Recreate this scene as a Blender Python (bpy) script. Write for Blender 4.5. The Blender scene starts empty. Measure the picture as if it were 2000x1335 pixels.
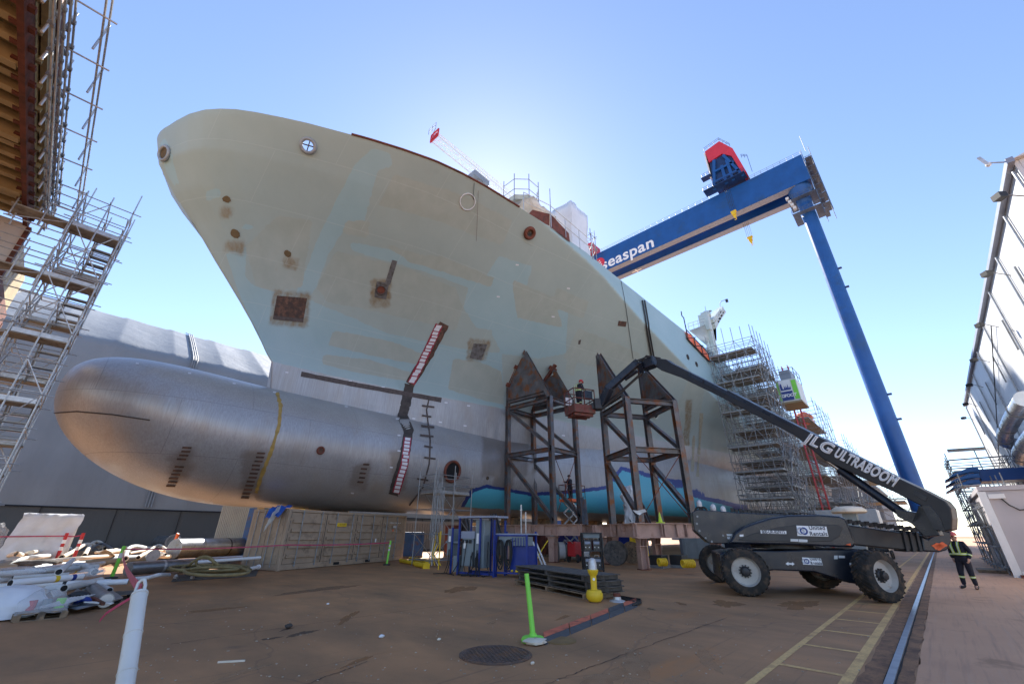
SKY_S, SUN_S, EXPO, SKY_D, SKY_O, SKY_A, SKY_T = 0.12, 4.2, 1.45, 0.11, 4.0, 0.9, (1.10, .985, .94)
import bpy, math, random
from mathutils import Vector, Matrix
from mathutils.bvhtree import BVHTree
SC = bpy.context.scene
COL = SC.collection
rnd = random.Random(11)
V = Vector
# ---------------------------------------------------------------- survey of the yard
# world: X runs aft along the ship and the crane rail, Y to port across the yard, Z up.
F = 804.0; PI = math.pi; EYE = 1.7
PIT = math.radians(24.83); ROL = math.radians(0.36)
cp, sp, cr, sr = math.cos(PIT), math.sin(PIT), math.cos(ROL), math.sin(ROL)
def _cam(u, v):
    x0 = (u - 1000) / F; d0 = (v - 667.5) / F
    x = x0 * cr + d0 * sr; y = x0 * sr - d0 * cr
    return x, cp - sp * y, sp + cp * y
_x, _y, _z = _cam(1836, 1045); AZ = math.atan2(_x, _y)
ca, sa = math.cos(AZ), math.sin(AZ)
EYEP = V((0, 0, EYE))
def ray(u, v):
    X, Y, Z = _cam(u, v)
    return V((sa * X + ca * Y, sa * Y - ca * X, Z))
def onz(u, v, z=0.0):
    d = ray(u, v); return EYEP + d * ((z - EYE) / d.z)
def ony(u, v, y):
    d = ray(u, v); return EYEP + d * (y / d.y)
def onx(u, v, x):
    d = ray(u, v); return EYEP + d * (x / d.x)
def onk(u, v, k):
    return EYEP + ray(u, v) * k
def onpl(u, v, P, n):
    d = ray(u, v); return EYEP + d * ((P - EYEP).dot(n) / d.dot(n))
def vert(u, v, P):           # height on the plumb line through P seen at this image point
    d = ray(u, v); n = V((P[0], P[1])).length
    return EYE + d.z * n / V((d.x, d.y)).length

# ---------------------------------------------------------------- objects
ORIG = {}
def tag(o, label=None, cat=None, group=None, kind=None):
    if label: o['label'] = label
    if cat: o['category'] = cat
    if group: o['group'] = group
    if kind: o['kind'] = kind
    return o
def thing(name, label, cat, loc=(0, 0, 0), group=None):
    o = bpy.data.objects.new(name, None); COL.objects.link(o)
    o.empty_display_size = 0.3
    o.location = loc; ORIG[o.name] = V(loc)
    return tag(o, label, cat, group)
class MB:
    def __init__(s): s.v = []; s.f = []; s.uv = None
    def add(s, vs, fs):
        b = len(s.v); s.v += [V(p) for p in vs]; s.f += [tuple(b + i for i in f) for f in fs]; return s
    def box(s, lo, hi):
        (a, b, c), (d, e, f) = lo, hi
        return s.add([(a,b,c),(d,b,c),(d,e,c),(a,e,c),(a,b,f),(d,b,f),(d,e,f),(a,e,f)],
            [(3,2,1,0),(4,5,6,7),(0,1,5,4),(1,2,6,5),(2,3,7,6),(3,0,4,7)])
    def obox(s, c, ax, h):
        c = V(c); X, Y, Z = [V(a) * k for a, k in zip(ax, h)]
        vs = [c + X*i + Y*j + Z*k for k in (-1,1) for i, j in ((-1,-1),(1,-1),(1,1),(-1,1))]
        return s.add(vs, [(3,2,1,0),(4,5,6,7),(0,1,5,4),(1,2,6,5),(2,3,7,6),(3,0,4,7)])
    def beam(s, p, q, w, h, up=(0,0,1)):
        p = V(p); q = V(q); d = (q - p); L = d.length; d.normalize(); u = V(up)
        if abs(d.dot(u)) > .98: u = V((1,0,0))
        x = d.cross(u).normalized(); u = x.cross(d)
        return s.obox((p + q) / 2, (d, x, u), (L/2, w/2, h/2))
    def ibeam(s, p, q, w, h, t=.03, up=(0,0,1)):
        p = V(p); q = V(q); d = (q - p); L = d.length; d.normalize(); u = V(up)
        if abs(d.dot(u)) > .98: u = V((1,0,0))
        x = d.cross(u).normalized(); u = x.cross(d); c = (p + q) / 2
        s.obox(c + u*(h/2 - t/2), (d,x,u), (L/2, w/2, t/2)); s.obox(c - u*(h/2 - t/2), (d,x,u), (L/2, w/2, t/2))
        return s.obox(c, (d,x,u), (L/2, t/2, h/2 - t))
    def tube(s, p, q, r, n=6, r2=None, cap=True):
        p = V(p); q = V(q); r2 = r if r2 is None else r2; d = (q - p).normalized()
        u = V((0,0,1)) if abs(d.z) < .95 else V((1,0,0))
        x = d.cross(u).normalized(); y = d.cross(x)
        vs = []
        for c, k in ((p, r), (q, r2)):
            vs += [c + x*(k*math.cos(2*PI*i/n)) + y*(k*math.sin(2*PI*i/n)) for i in range(n)]
        fs = [(i, (i+1) % n, n + (i+1) % n, n + i) for i in range(n)]
        if cap: fs += [tuple(range(n-1, -1, -1)), tuple(range(n, 2*n))]
        return s.add(vs, fs)
    def path(s, pts, r, n=6, closed=False):
        P = [V(p) for p in pts]; m = len(P); vs = []; x = None
        for i in range(m):
            d = ((P[(i+1) % m] if closed or i < m-1 else P[i]) - (P[i-1] if closed or i > 0 else P[i])).normalized()
            if x is None: x = d.orthogonal().normalized()
            x = (x - d * x.dot(d)).normalized(); y = d.cross(x)
            rr = r[i] if isinstance(r, (list, tuple)) else r
            vs += [P[i] + x*(rr*math.cos(2*PI*k/n)) + y*(rr*math.sin(2*PI*k/n)) for k in range(n)]
        fs = [(i*n+k, i*n+(k+1) % n, ((i+1) % m)*n+(k+1) % n, ((i+1) % m)*n+k) for i in range(m if closed else m-1) for k in range(n)]
        if not closed: fs += [tuple(range(n-1,-1,-1)), tuple((m-1)*n+k for k in range(n))]
        return s.add(vs, fs)
    def lathe(s, prof, o, ax=(0,0,1), n=16, cap=True):
        o = V(o); ax = V(ax).normalized(); x = ax.orthogonal().normalized(); y = ax.cross(x); vs = []
        for r, h in prof: vs += [o + ax*h + x*(r*math.cos(2*PI*k/n)) + y*(r*math.sin(2*PI*k/n)) for k in range(n)]
        m = len(prof)
        fs = [(i*n+k, i*n+(k+1) % n, (i+1)*n+(k+1) % n, (i+1)*n+k) for i in range(m-1) for k in range(n)]
        if cap: fs += [tuple(range(n-1,-1,-1)), tuple((m-1)*n+k for k in range(n))]
        return s.add(vs, fs)
    def prism(s, pts, off):
        P = [V(p) for p in pts]; n = len(P); off = V(off)
        return s.add(P + [p + off for p in P], [tuple(range(n-1,-1,-1)), tuple(range(n, 2*n))] + [(i, (i+1) % n, n+(i+1) % n, n+i) for i in range(n)])
    def grid(s, rows):
        m = len(rows[0]); b = [p for r in rows for p in r]
        return s.add(b, [(i*m+j, i*m+j+1, (i+1)*m+j+1, (i+1)*m+j) for i in range(len(rows)-1) for j in range(m-1)])
    def slab(s, rows, th):       # a sheet with thickness along -normal given as a vector
        th = V(th); m = len(rows[0]); n = len(rows); s.grid(rows); s.grid([[V(p) + th for p in r][::-1] for r in rows])
        edge = [rows[0][j] for j in range(m)] + [rows[i][m-1] for i in range(1, n)] + [rows[n-1][j] for j in range(m-2,-1,-1)] + [rows[i][0] for i in range(n-2,0,-1)]
        k = len(edge); return s.add([V(p) for p in edge] + [V(p) + th for p in edge], [(i, k+i, k+(i+1) % k, (i+1) % k) for i in range(k)])
    def build(s, name, mat, parent=None, smooth=None, bevel=0, sub=0):
        me = bpy.data.meshes.new(name)
        if parent is not None: o0 = ORIG[parent.name]
        else:
            n = len(s.v); o0 = V((sum(p.x for p in s.v)/n, sum(p.y for p in s.v)/n, min(p.z for p in s.v)))
        me.from_pydata([tuple(p - o0) for p in s.v], [], s.f); me.update()
        ob = bpy.data.objects.new(name, me); COL.objects.link(ob); ORIG[ob.name] = o0
        me.materials.append(M(mat) if isinstance(mat, str) else mat)
        if parent is not None: ob.parent = parent
        else: ob.location = o0
        if smooth is not None:
            me.polygons.foreach_set('use_smooth', [True] * len(me.polygons))
            if smooth < 180: me.set_sharp_from_angle(angle=math.radians(smooth))
        if bevel:
            m = ob.modifiers.new('b', 'BEVEL'); m.width = bevel; m.segments = 2; m.limit_method = 'ANGLE'
        if sub: m = ob.modifiers.new('s', 'SUBSURF'); m.levels = m.render_levels = sub
        return ob
def dup(root, loc, rz=0, label=None, group=None):
    r = root.copy(); COL.objects.link(r); r.location = loc; r.rotation_euler = (0, 0, rz)
    if label: r['label'] = label
    if group: r['group'] = group
    for ch in list(root.children):
        c = ch.copy(); COL.objects.link(c); c.parent = r
        for g in ch.children:
            d = g.copy(); COL.objects.link(d); d.parent = c
    return r
def text(body, size, P, X, Up, mat, parent, ext=.01, bold=0, name='lettering', shear=0, align='CENTER', w=1, outline=None, fit=None):
    cu = bpy.data.curves.new(name, 'FONT'); cu.body = body; cu.size = size; cu.extrude = ext; cu.offset = bold
    cu.align_x = align; cu.align_y = 'CENTER'; cu.shear = shear; cu.space_character = w
    if outline: cu.dimensions = '2D'; cu.fill_mode = 'NONE'; cu.extrude = 0; cu.bevel_depth = outline; cu.bevel_resolution = 0; cu.resolution_u = 4
    o = bpy.data.objects.new(name, cu); COL.objects.link(o)
    X = V(X).normalized(); Up = V(Up); Z = X.cross(Up).normalized(); Y = Z.cross(X)
    Mx = Matrix((X, Y, Z)).transposed().to_4x4(); Mx.translation = V(P) - ORIG[parent.name]
    o.parent = parent; o.matrix_local = Mx; ORIG[o.name] = V(P)
    cu.materials.append(M(mat))
    me = bpy.data.meshes.new_from_object(o)
    if fit:
        xs = [v.co.x for v in me.vertices]; k = fit / (max(xs) - min(xs)); m0 = (max(xs) + min(xs)) / 2
        for v in me.vertices: v.co.x = (v.co.x - m0) * k
    k = bpy.data.objects.new(name, me); COL.objects.link(k); k.parent = parent; k.matrix_local = Mx
    ORIG[k.name] = V(P); bpy.data.objects.remove(o); bpy.data.curves.remove(cu)
    return k

# ---------------------------------------------------------------- materials
MATS = {}
class NT:
    def __init__(s, t): s.t = t
    def n(s, typ, **kw):
        nd = s.t.nodes.new(typ)
        for k, v in kw.items():
            if k.startswith('i_'): nd.inputs[k[2:].replace('_', ' ')].default_value = v
            else: setattr(nd, k, v)
        return nd
    def l(s, a, b): s.t.links.new(a, b)
    def noise(s, vec, scale, detail=4, rough=.6):
        n = s.n('ShaderNodeTexNoise'); n.inputs['Scale'].default_value = scale; n.inputs['Detail'].default_value = detail
        n.inputs['Roughness'].default_value = rough; s.l(vec, n.inputs['Vector']); return n.outputs['Fac']
    def map(s, vec, scale=(1,1,1), rot=(0,0,0), loc=(0,0,0)):
        n = s.n('ShaderNodeMapping'); n.inputs['Scale'].default_value = scale; n.inputs['Rotation'].default_value = rot
        n.inputs['Location'].default_value = loc; s.l(vec, n.inputs['Vector']); return n.outputs[0]
    def ramp(s, fac, a, b, ca=0, cb=1):
        n = s.n('ShaderNodeMapRange'); n.inputs[1].default_value = a; n.inputs[2].default_value = b
        n.inputs[3].default_value = ca; n.inputs[4].default_value = cb; s.l(fac, n.inputs[0]); return n.outputs[0]
    def mix(s, fac, a, b, mode='MIX'):
        n = s.n('ShaderNodeMix', data_type='RGBA', blend_type=mode)
        for val, i in ((fac, 0), (a, 6), (b, 7)):
            if isinstance(val, (int, float)): n.inputs[i].default_value = val
            elif isinstance(val, tuple): n.inputs[i].default_value = (*val, 1)
            else: s.l(val, n.inputs[i])
        return n.outputs[2]
    def math(s, op, a, b=None, clamp=False):
        n = s.n('ShaderNodeMath', operation=op); n.use_clamp = clamp
        for val, i in ((a, 0), (b, 1)):
            if val is None: continue
            if isinstance(val, (int, float)): n.inputs[i].default_value = val
            else: s.l(val, n.inputs[i])
        return n.outputs[0]
def newmat(name):
    m = bpy.data.materials.new(name); m.use_nodes = True; t = NT(m.node_tree)
    p = m.node_tree.nodes['Principled BSDF']; tc = t.n('ShaderNodeTexCoord').outputs['Object']
    MATS[name] = m; return m, t, p, tc
def mat(name, c, rough=.6, metal=0, var=.14, sc=3, c2=None, amt=.5, sc2=1.2, bump=0, bsc=30, streak=False, alpha=None):
    m, t, p, tc = newmat(name)
    v = t.map(tc, (1, 1, .12)) if streak else tc
    f = t.noise(v, sc, 5)
    lo = tuple(x * (1 - var) for x in c); hi = tuple(min(1, x * (1 + var)) for x in c)
    col = t.mix(t.ramp(f, .3, .7), lo, hi)
    if c2:
        g = t.noise(tc, sc2, 6, .65); col = t.mix(t.ramp(g, 1 - amt - .06, 1 - amt + .08), col, c2)
    t.l(col, p.inputs['Base Color'])
    p.inputs['Metallic'].default_value = metal
    t.l(t.ramp(t.noise(tc, sc * 2.3), .2, .8, max(.05, rough - .1), min(1, rough + .1)), p.inputs['Roughness'])
    if bump:
        b = t.n('ShaderNodeBump'); b.inputs['Strength'].default_value = bump; b.inputs['Distance'].default_value = .02
        t.l(t.noise(tc, bsc, 4), b.inputs['Height']); t.l(b.outputs[0], p.inputs['Normal'])
    if alpha is not None:
        p.inputs['Alpha'].default_value = alpha
    return m
def M(n): return MATS[n]
RUST = (.13, .05, .025)
mat('galv', (.52, .52, .52), .42, .5, .2, 6)
mat('galv_dull', (.27, .28, .29), .5, .5, .25, 6, (.2, .17, .14), .4, 3)
mat('plank', (.30, .27, .22), .7, 0, .3, 2, (.16, .13, .1), .45, 3)
mat('alu_deck', (.36, .36, .35), .5, .5, .2, 3)
mat('dark_steel', (.115, .112, .118), .5, .35, .35, 1.5, (.20, .075, .028), .45, 1.6, .2)
mat('rust_red', (.16, .045, .026), .75, 0, .3, 3, (.08, .03, .02), .45, 2)
mat('pink_steel', (.46, .29, .23), .65, 0, .16, 1.5, (.30, .15, .10), .38, 2.5)
mat('blue_gantry', (.010, .085, .30), .42, 0, .14, .4, (.018, .075, .21), .4, .25)
mat('blue_dark', (.012, .04, .13), .45, 0, .2, 1)
mat('grey_under', (.27, .30, .38), .5, 0, .1, 1)
mat('trolley_red', (.62, .035, .06), .45, 0, .1, .5)
mat('stain_tan', (.37, .34, .26), .6, 0, .2, 3, (.30, .25, .16), .4, 3); mat('white_paint', (.78, .78, .78), .5, 0, .06, 2)
mat('hull_lip', (.45, .47, .40), .5); mat('white_dirty', (.66, .66, .64), .55, 0, .12, 2, (.42, .40, .36), .35, 1.5)
mat('cream', (.70, .62, .50), .5, 0, .12, 2, (.5, .38, .26), .36, 2.2)
mat('yellow', (.78, .52, .02), .5, 0, .12, 2, (.45, .3, .05), .3, 4)
mat('black', (.022, .022, .024), .5, 0, .2, 4)
mat('machine', (.011, .015, .026), .3, 0, .3, 1.2, (.028, .03, .036), .4, 2.5, .05)
mat('machine_grey', (.020, .021, .024), .42, 0, .2, 1.5)
mat('rubber', (.022, .020, .018), .85, 0, .3, 6, (.085, .055, .035), .45, 5, .4, 40)
mat('rim_white', (.46, .43, .39), .5, 0, .12, 3, (.34, .18, .10), .33, 4)
mat('chrome', (.8, .8, .82), .15, 1, .03, 2)
mat('letter', (.88, .88, .88), .5, 0, .02, 2)
mat('letter_dark', (.02, .025, .05), .5, 0, .02, 2)
mat('letter_blue', (.03, .06, .25), .5, 0, .02, 2)
mat('silver', (.5, .52, .56), .4, .3, .06, 2)
mat('container', (.36, .265, .185), .55, 0, .12, 1.2, (.20, .145, .10), .4, 1.8, .06, 12)
mat('gasket', (.015, .015, .015), .7, 0, .1, 2)
mat('green_post', (.24, .72, .08), .5, 0, .06, 2)
mat('post_white', (.62, .62, .58), .45, 0, .08, 3, (.5, .47, .42), .35, 6, .05)
mat('tape', (.40, .03, .09), .45, 0, .3, 8)
mat('red', (.5, .02, .025), .45, 0, .1, 3)
mat('orange', (.85, .14, .03), .5, 0, .1, 3)
mat('blue_cab', (.008, .03, .22), .45, 0, .15, 2)
mat('grey_cab', (.20, .24, .26), .5, 0, .12, 2)
mat('cable_black', (.012, .012, .013), .55, 0, .2, 4)
mat('hose', (.22, .17, .075), .7, 0, .25, 6)
mat('wood', (.23, .16, .10), .8, 0, .3, 4, (.10, .08, .06), .45, 5, .3, 30)
mat('wood_grey', (.115, .10, .088), .85, 0, .35, 5, (.055, .05, .045), .45, 4, .4, 30)
mat('pipe_steel', (.30, .31, .33), .38, .8, .2, 2.2, (.2, .2, .21), .4, 3)
mat('tarp', (.72, .73, .76), .5, 0, .08, 2)
mat('shrink', (.74, .76, .80), .35, 0, .08, 1, (.55, .5, .42), .3, 1)
mat('film', (.75, .77, .8), .2, 0, .05, 3, alpha=.28)
mat('ramp_red', (.60, .15, .075), .7, 0, .25, 4, (.16, .07, .05), .4, 3, .2)
mat('ramp_grey', (.075, .075, .078), .8, 0, .25, 4, None, .5, 1, .2)
mat('iron', (.13, .085, .065), .7, .2, .3, 5, (.2, .1, .05), .45, 4)
mat('skin', (.45, .26, .19), .55, 0, .08, 6)
mat('navy', (.012, .013, .024), .85, 0, .25, 8)
mat('hivis', (.55, .72, .05), .6, 0, .08, 10)
mat('reflect', (.62, .63, .62), .4, 0, .05, 8)
mat('boot', (.018, .016, .015), .6, 0, .2, 8)
mat('helmet', (.55, .09, .085), .35, 0, .15, 6)
mat('rail_steel', (.30, .32, .36), .36, .8, .12, 2)
mat('trailer', (.46, .43, .45), .5, 0, .05, 1, (.40, .38, .40), .35, .8)
mat('grey_blue', (.26, .29, .33), .5, .2, .12, 1)
mat('dark_gap', (.008, .008, .01), .9, 0, .1, 2)
mat('glass', (.05, .08, .1), .1, 0, .05, 2)
mat('brick_far', (.16, .17, .19), .7, 0, .12, .5)
mat('tan_panel', (.36, .27, .15), .6, 0, .15, .6, (.25, .18, .10), .4, .5)
def lerp(a, b, k): return a + (b - a) * k
# ---------------------------------------------------------------- camera, light
cam = bpy.data.cameras.new('camera'); co = bpy.data.objects.new('camera', cam); COL.objects.link(co)
cam.sensor_width = 36; cam.lens = F / 2000 * 36; cam.clip_start = .05; cam.clip_end = 5000
_f = ray(1000, 667.5).normalized(); _r = (ray(1100, 667.5) - ray(900, 667.5)).normalized(); _u = _r.cross(_f)
mw = Matrix((_r, _u, -_f)).transposed().to_4x4(); mw.translation = EYEP; co.matrix_world = mw; SC.camera = co
SUND = ray(958, 415).normalized()
W = bpy.data.worlds.new('World'); SC.world = W; W.use_nodes = True
wt = NT(W.node_tree); sky = wt.n('ShaderNodeTexSky', sky_type='NISHITA', sun_disc=False)
sky.sun_elevation = math.asin(SUND.z); sky.sun_rotation = math.atan2(SUND.x, SUND.y)
sky.air_density = SKY_A; sky.dust_density = SKY_D; sky.ozone_density = SKY_O; sky.altitude = 10
bg = W.node_tree.nodes['Background']; bg.inputs[1].default_value = SKY_S; wt.l(wt.mix(1.0, sky.outputs[0], SKY_T, 'MULTIPLY'), bg.inputs[0])
sl = bpy.data.lights.new('sun', 'SUN'); sl.energy = SUN_S; sl.angle = math.radians(.5); sl.color = (1, .95, .87)
so = bpy.data.objects.new('sun', sl); COL.objects.link(so); so.rotation_euler = SUND.to_track_quat('Z', 'Y').to_euler(); so.location = SUND * 200
SC.view_settings.view_transform = 'Standard'; SC.view_settings.look = 'None'; SC.view_settings.exposure = EXPO
SC.render.engine = 'CYCLES'; SC.cycles.use_denoising = True; SC.cycles.max_bounces = 6; SC.cycles.transparent_max_bounces = 8
SC.cycles.sample_clamp_indirect = 8

# ---------------------------------------------------------------- the ground
def ground_mat():
    m, t, p, tc = newmat('asphalt')
    big = t.noise(tc, .12, 5, .6); mid = t.noise(t.map(tc, (1, .45, 1), (0, 0, .7)), .9, 6, .62); fine = t.noise(tc, 34, 4, .7)
    c = t.mix(t.ramp(big, .3, .7), (.59, .285, .112), (.36, .18, .074))
    c = t.mix(t.ramp(mid, .35, .75), c, (.21, .115, .05))
    c = t.mix(t.ramp(t.noise(t.map(tc, (.6, 2.2, 1), (0, 0, -.5)), .55, 5, .55), .60, .72), c, (.44, .185, .055))     # rust wash
    c = t.mix(t.ramp(t.noise(tc, .5, 3, .5), .70, .76, 0, .75), c, (.06, .045, .035))    # oil
    c = t.mix(t.ramp(t.noise(tc, 2.6, 8, .8), .70, .73, 0, .5), c, (.40, .28, .19))       # pale scuffs
    s = t.noise(t.map(tc, (.25, 7, 1), (0, 0, .25)), 1.1, 6, .6); c = t.mix(t.ramp(s, .6, .72, 0, .4), c, (.075, .05, .034))
    sp = t.n('ShaderNodeTexVoronoi', feature='DISTANCE_TO_EDGE'); sp.inputs['Scale'].default_value = .16
    wob = t.n('ShaderNodeVectorMath', operation='ADD'); t.l(tc, wob.inputs[0]); nn = t.n('ShaderNodeTexNoise'); nn.inputs['Scale'].default_value = .8
    t.l(tc, nn.inputs['Vector']); t.l(nn.outputs['Color'], wob.inputs[1]); t.l(wob.outputs[0], sp.inputs['Vector'])
    c = t.mix(t.ramp(sp.outputs['Distance'], .001, .004, .3, 0), c, (.06, .045, .035))   # cracks
    c = t.mix(t.ramp(fine, .25, .8, .0, .3), c, (.30, .2, .13))
    t.l(c, p.inputs['Base Color']); t.l(t.ramp(big, .3, .7, .62, .85), p.inputs['Roughness'])
    b = t.n('ShaderNodeBump'); b.inputs['Strength'].default_value = .35; b.inputs['Distance'].default_value = .01
    t.l(t.math('ADD', fine, t.math('MULTIPLY', mid, 2.5)), b.inputs['Height']); t.l(b.outputs[0], p.inputs['Normal'])
    m, t, p, tc = newmat('slab')
    c = t.mix(t.ramp(t.noise(tc, .5, 5), .3, .7), (.62, .33, .175), (.47, .245, .13))
    for rz, sc, col in ((.5, 1.6, (.20, .11, .065)), (-.25, 2.3, (.18, .10, .06)), (1.1, 1.3, (.46, .31, .22))):
        c = t.mix(t.ramp(t.noise(t.map(tc, (.18, 5, 1), (0, 0, rz)), sc, 5, .6), .55, .78, 0, .5), c, col)
    c = t.mix(t.ramp(t.noise(tc, .8, 5), .60, .7, 0, .7), c, (.25, .12, .045))
    c = t.mix(t.ramp(t.noise(tc, 40, 3), .3, .8, 0, .3), c, (.42, .34, .3))
    t.l(c, p.inputs['Base Color']); p.inputs['Roughness'].default_value = .8
    b = t.n('ShaderNodeBump'); b.inputs['Strength'].default_value = .3; b.inputs['Distance'].default_value = .01
    t.l(t.noise(tc, 30, 4), b.inputs['Height']); t.l(b.outputs[0], p.inputs['Normal'])
    for nm, a, b_, th in (('trench', (.30, .15, .07), (.08, .04, .025), .55), ('yellow_line', (.74, .47, .18), (.40, .22, .10), .58), ('white_line', (.3, .27, .23), (.10, .08, .065), .5)):
        m, t, p, tc = newmat(nm)
        c = t.mix(t.ramp(t.noise(tc, 3, 7, .75), th - .12, th + .12), a, b_); c = t.mix(t.ramp(t.noise(tc, 30, 4, .7), .45, .7, 0, .6), c, b_)
        t.l(c, p.inputs['Base Color']); p.inputs['Roughness'].default_value = .85
ground_mat()
def sheet(name, x0, x1, y0, y1, z, m):
    o = MB().add([(x0, y0, z), (x1, y0, z), (x1, y1, z), (x0, y1, z)], [(0, 1, 2, 3)]).build(name, m); return tag(o, kind='structure')
sheet('ground', -600, 1500, -900, 900, 0, 'asphalt')
sheet('pavement', -60, 420, -60, .755, .004, 'slab')
def wavy(name, y0, y1, z, m, amp):
    xs = [-8 + i * .35 for i in range(330)]
    o = MB().grid([[V((x, y0 + rnd.uniform(-amp, amp), z)) for x in xs], [V((x, y1 + rnd.uniform(-amp, amp), z)) for x in xs]]).build(name, m)
    for pl in o.data.polygons: pass
    o.data.flip_normals(); return tag(o, kind='structure')
wavy('rail_bed', .76, 1.30, .004, 'trench', .025)
wavy('rail_gap', .925, 1.055, .008, 'dark_gap', .006)
mk = MB()
def strip(a, b, w, z=.004):
    a = V(a); b = V(b); d = (b - a).normalized(); n = V((-d.y, d.x)) * (w / 2)
    mk.add([(a.x-n.x, a.y-n.y, z), (b.x-n.x, b.y-n.y, z), (b.x+n.x, b.y+n.y, z), (a.x+n.x, a.y+n.y, z)], [(3, 2, 1, 0)] if False else [(0, 1, 2, 3)])
strip((2, 2.26), (90, 2.26), .10); strip((2, 1.40), (90, 1.40), .13)
for i in range(52): strip((4.75 + 1.63 * i, 1.465), (4.75 + 1.63 * i, 2.21), .11)
tag(mk.build('road_marking', 'yellow_line'), kind='structure')
mk = MB()
for a, b in (((1230, 1118), (1420, 1128)), ((1385, 1140), (1460, 1120)), ((1600, 1100), (1800, 1085))):
    strip(onz(*a).to_2d(), onz(*b).to_2d(), .08)
tag(mk.build('road_marking', 'white_line'), kind='structure')
mk = MB()
for a, b in (((330, 1258), (430, 1243)), ((430, 1243), (1010, 1161)), ((1068, 1335), (1210, 1280)), ((1210, 1280), (1420, 1205)), ((1010, 1161), (1200, 1135)), ((600, 1335), (720, 1290))):
    P = [onz(lerp(a[0], b[0], i/24), lerp(a[1], b[1], i/24)) + V((rnd.uniform(-.025,.025), rnd.uniform(-.025,.025), 0)) for i in range(25)]
    for q0, q1 in zip(P[:-1], P[1:]): strip(q0.to_2d(), q1.to_2d(), rnd.uniform(.006, .02), .0045)
tag(mk.build('pavement_joint', 'joint_dark' if 'joint_dark' in MATS else mat('joint_dark', (.085, .055, .036), .9), None), kind='structure')
r_ = MB().box((-20, .945, .009), (200, 1.035, .03)); r_.box((-20, .97, 0), (200, 1.01, .01))
tag(r_.build('crane_rail', 'rail_steel'), 'polished steel crane rail set in a rusty slot beside the pavement', 'rail')

mat('oil_stain', (.08, .055, .04), .6, 0, .4, 3, alpha=.6); mat('rust_stain', (.40, .17, .045), .85, 0, .35, 3, (.26, .13, .055), .5, 2, alpha=.4); mat('pale_wear', (.56, .35, .19), .85, 0, .3, 2, (.38, .22, .11), .5, 3, alpha=.35); mat('asphalt_patch', (.20, .125, .07), .85, 0, .35, 3, (.14, .09, .055), .45, 2, alpha=.4)
def stain(u, v, a, b, m, seed, rot=0):
    rr = random.Random(seed); c = onz(u, v); ph = [rr.uniform(0, 6.3) for _ in range(5)]; P = []
    for i in range(64):
        t = 2*PI*i/64; k = 1 + .22*math.sin(2*t + ph[0]) + .16*math.sin(3*t + ph[1]) + .12*math.sin(5*t + ph[2]) + .09*math.sin(9*t + ph[3]) + .07*math.sin(16*t + ph[4]) + rr.uniform(-.05, .05)
        x, y = a*k*math.cos(t), b*k*math.sin(t); P.append(c + V((x*math.cos(rot) - y*math.sin(rot), x*math.sin(rot) + y*math.cos(rot), .0022 + .00002*(seed % 60))))
    mb = MB(); mb.v = P + [c + V((0, 0, .0022 + .00002*(seed % 60)))]; mb.f = [(i, (i+1) % 64, 64) for i in range(64)]
    tag(mb.build('ground_stain', m), kind='structure')
for i, (u, v, a, b, m, r) in enumerate(((590,1236,.26,.12,'oil_stain',.3), (530,1246,.14,.08,'oil_stain',0), (560,1228,.18,.05,'oil_stain',.6), (1420,1178,.7,.3,'rust_stain',.2), (1330,1178,.25,.12,'rust_stain',.9), (1240,1310,.9,.22,'pale_wear',.5), (1180,1325,.5,.2,'pale_wear',.2), (420,1190,.6,.16,'rust_stain',.1), 
    (680,1205,.7,.1,'rust_stain',.9), (1560,1180,.9,.4,'rust_stain',.1), (480,1310,.3,.1,'pale_wear',.4), (1100,1205,.3,.08,'rust_stain',.2), (960,1215,.2,.07,'pale_wear',.3), (1380,1285,.6,.13,'pale_wear',.55), (700,1290,.3,.06,'rust_stain',.5), (630,1150,1.2,.4,'asphalt_patch',.2), (900,1150,1.0,.35,'rust_stain',.5))): stain(u, v, a, b, m, i + 3, r)
rr_ = random.Random(77); gr = MB()
for i in range(420):
    u, v = rr_.uniform(150, 1700), rr_.uniform(1165, 1330); c = onz(u, v); s = rr_.uniform(.006, .02); t = rr_.uniform(0, 6); gr.prism([c + V((s*math.cos(t + k*2.1)*rr_.uniform(.5,1.3), s*math.sin(t + k*2.1)*rr_.uniform(.5,1.3), .003)) for k in range(3)], (0, 0, s*.5))
tag(gr.build('grit', 'pale_grit' if 'pale_grit' in MATS else mat('pale_grit', (.40, .33, .26), .8, 0, .5, 2)), 'pale grit and chips scattered over the brown asphalt', 'grit', None, 'stuff')
# ---------------------------------------------------------------- the ship
YC = 26.5; ZT = 22.5; ZTL = None; ZW = 11.0; XE = 118.0
def lut(tab):
    xs = [a for a, b in tab]; ys = [b for a, b in tab]
    def f(x):
        if x <= xs[0]: return ys[0]
        for i in range(1, len(xs)):
            if x <= xs[i]:
                k = (x - xs[i-1]) / (xs[i] - xs[i-1]); return ys[i-1] + k * (ys[i] - ys[i-1])
        return ys[-1]
    return f
DK = lut([(-2.05,0),(-2.0,.45),(-1.9,.85),(-1.74,1.29),(-1.51,2.0),(-1.12,3.0),(-.6,3.92),(-.04,4.6),(.54,5.18),(1.36,5.8),(2.44,6.51),(3.55,7.19),(4.98,7.96),(6.46,8.75),(8.19,9.56),(10.08,10.33),(11.76,10.78),(13.67,11.13),(15.89,11.39),(18.91,11.7),(24,12),(200,12)])
WL = lut([(6.9,0),(6.95,.06),(10.3,.28),(15.2,1.05),(18.3,1.85),(23.6,3.0),(30.5,4.25),(40,6.05),(48.8,7.85),(54.4,9.15),(62,10.5),(70,11.4),(85,11.97),(200,12)])
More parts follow.
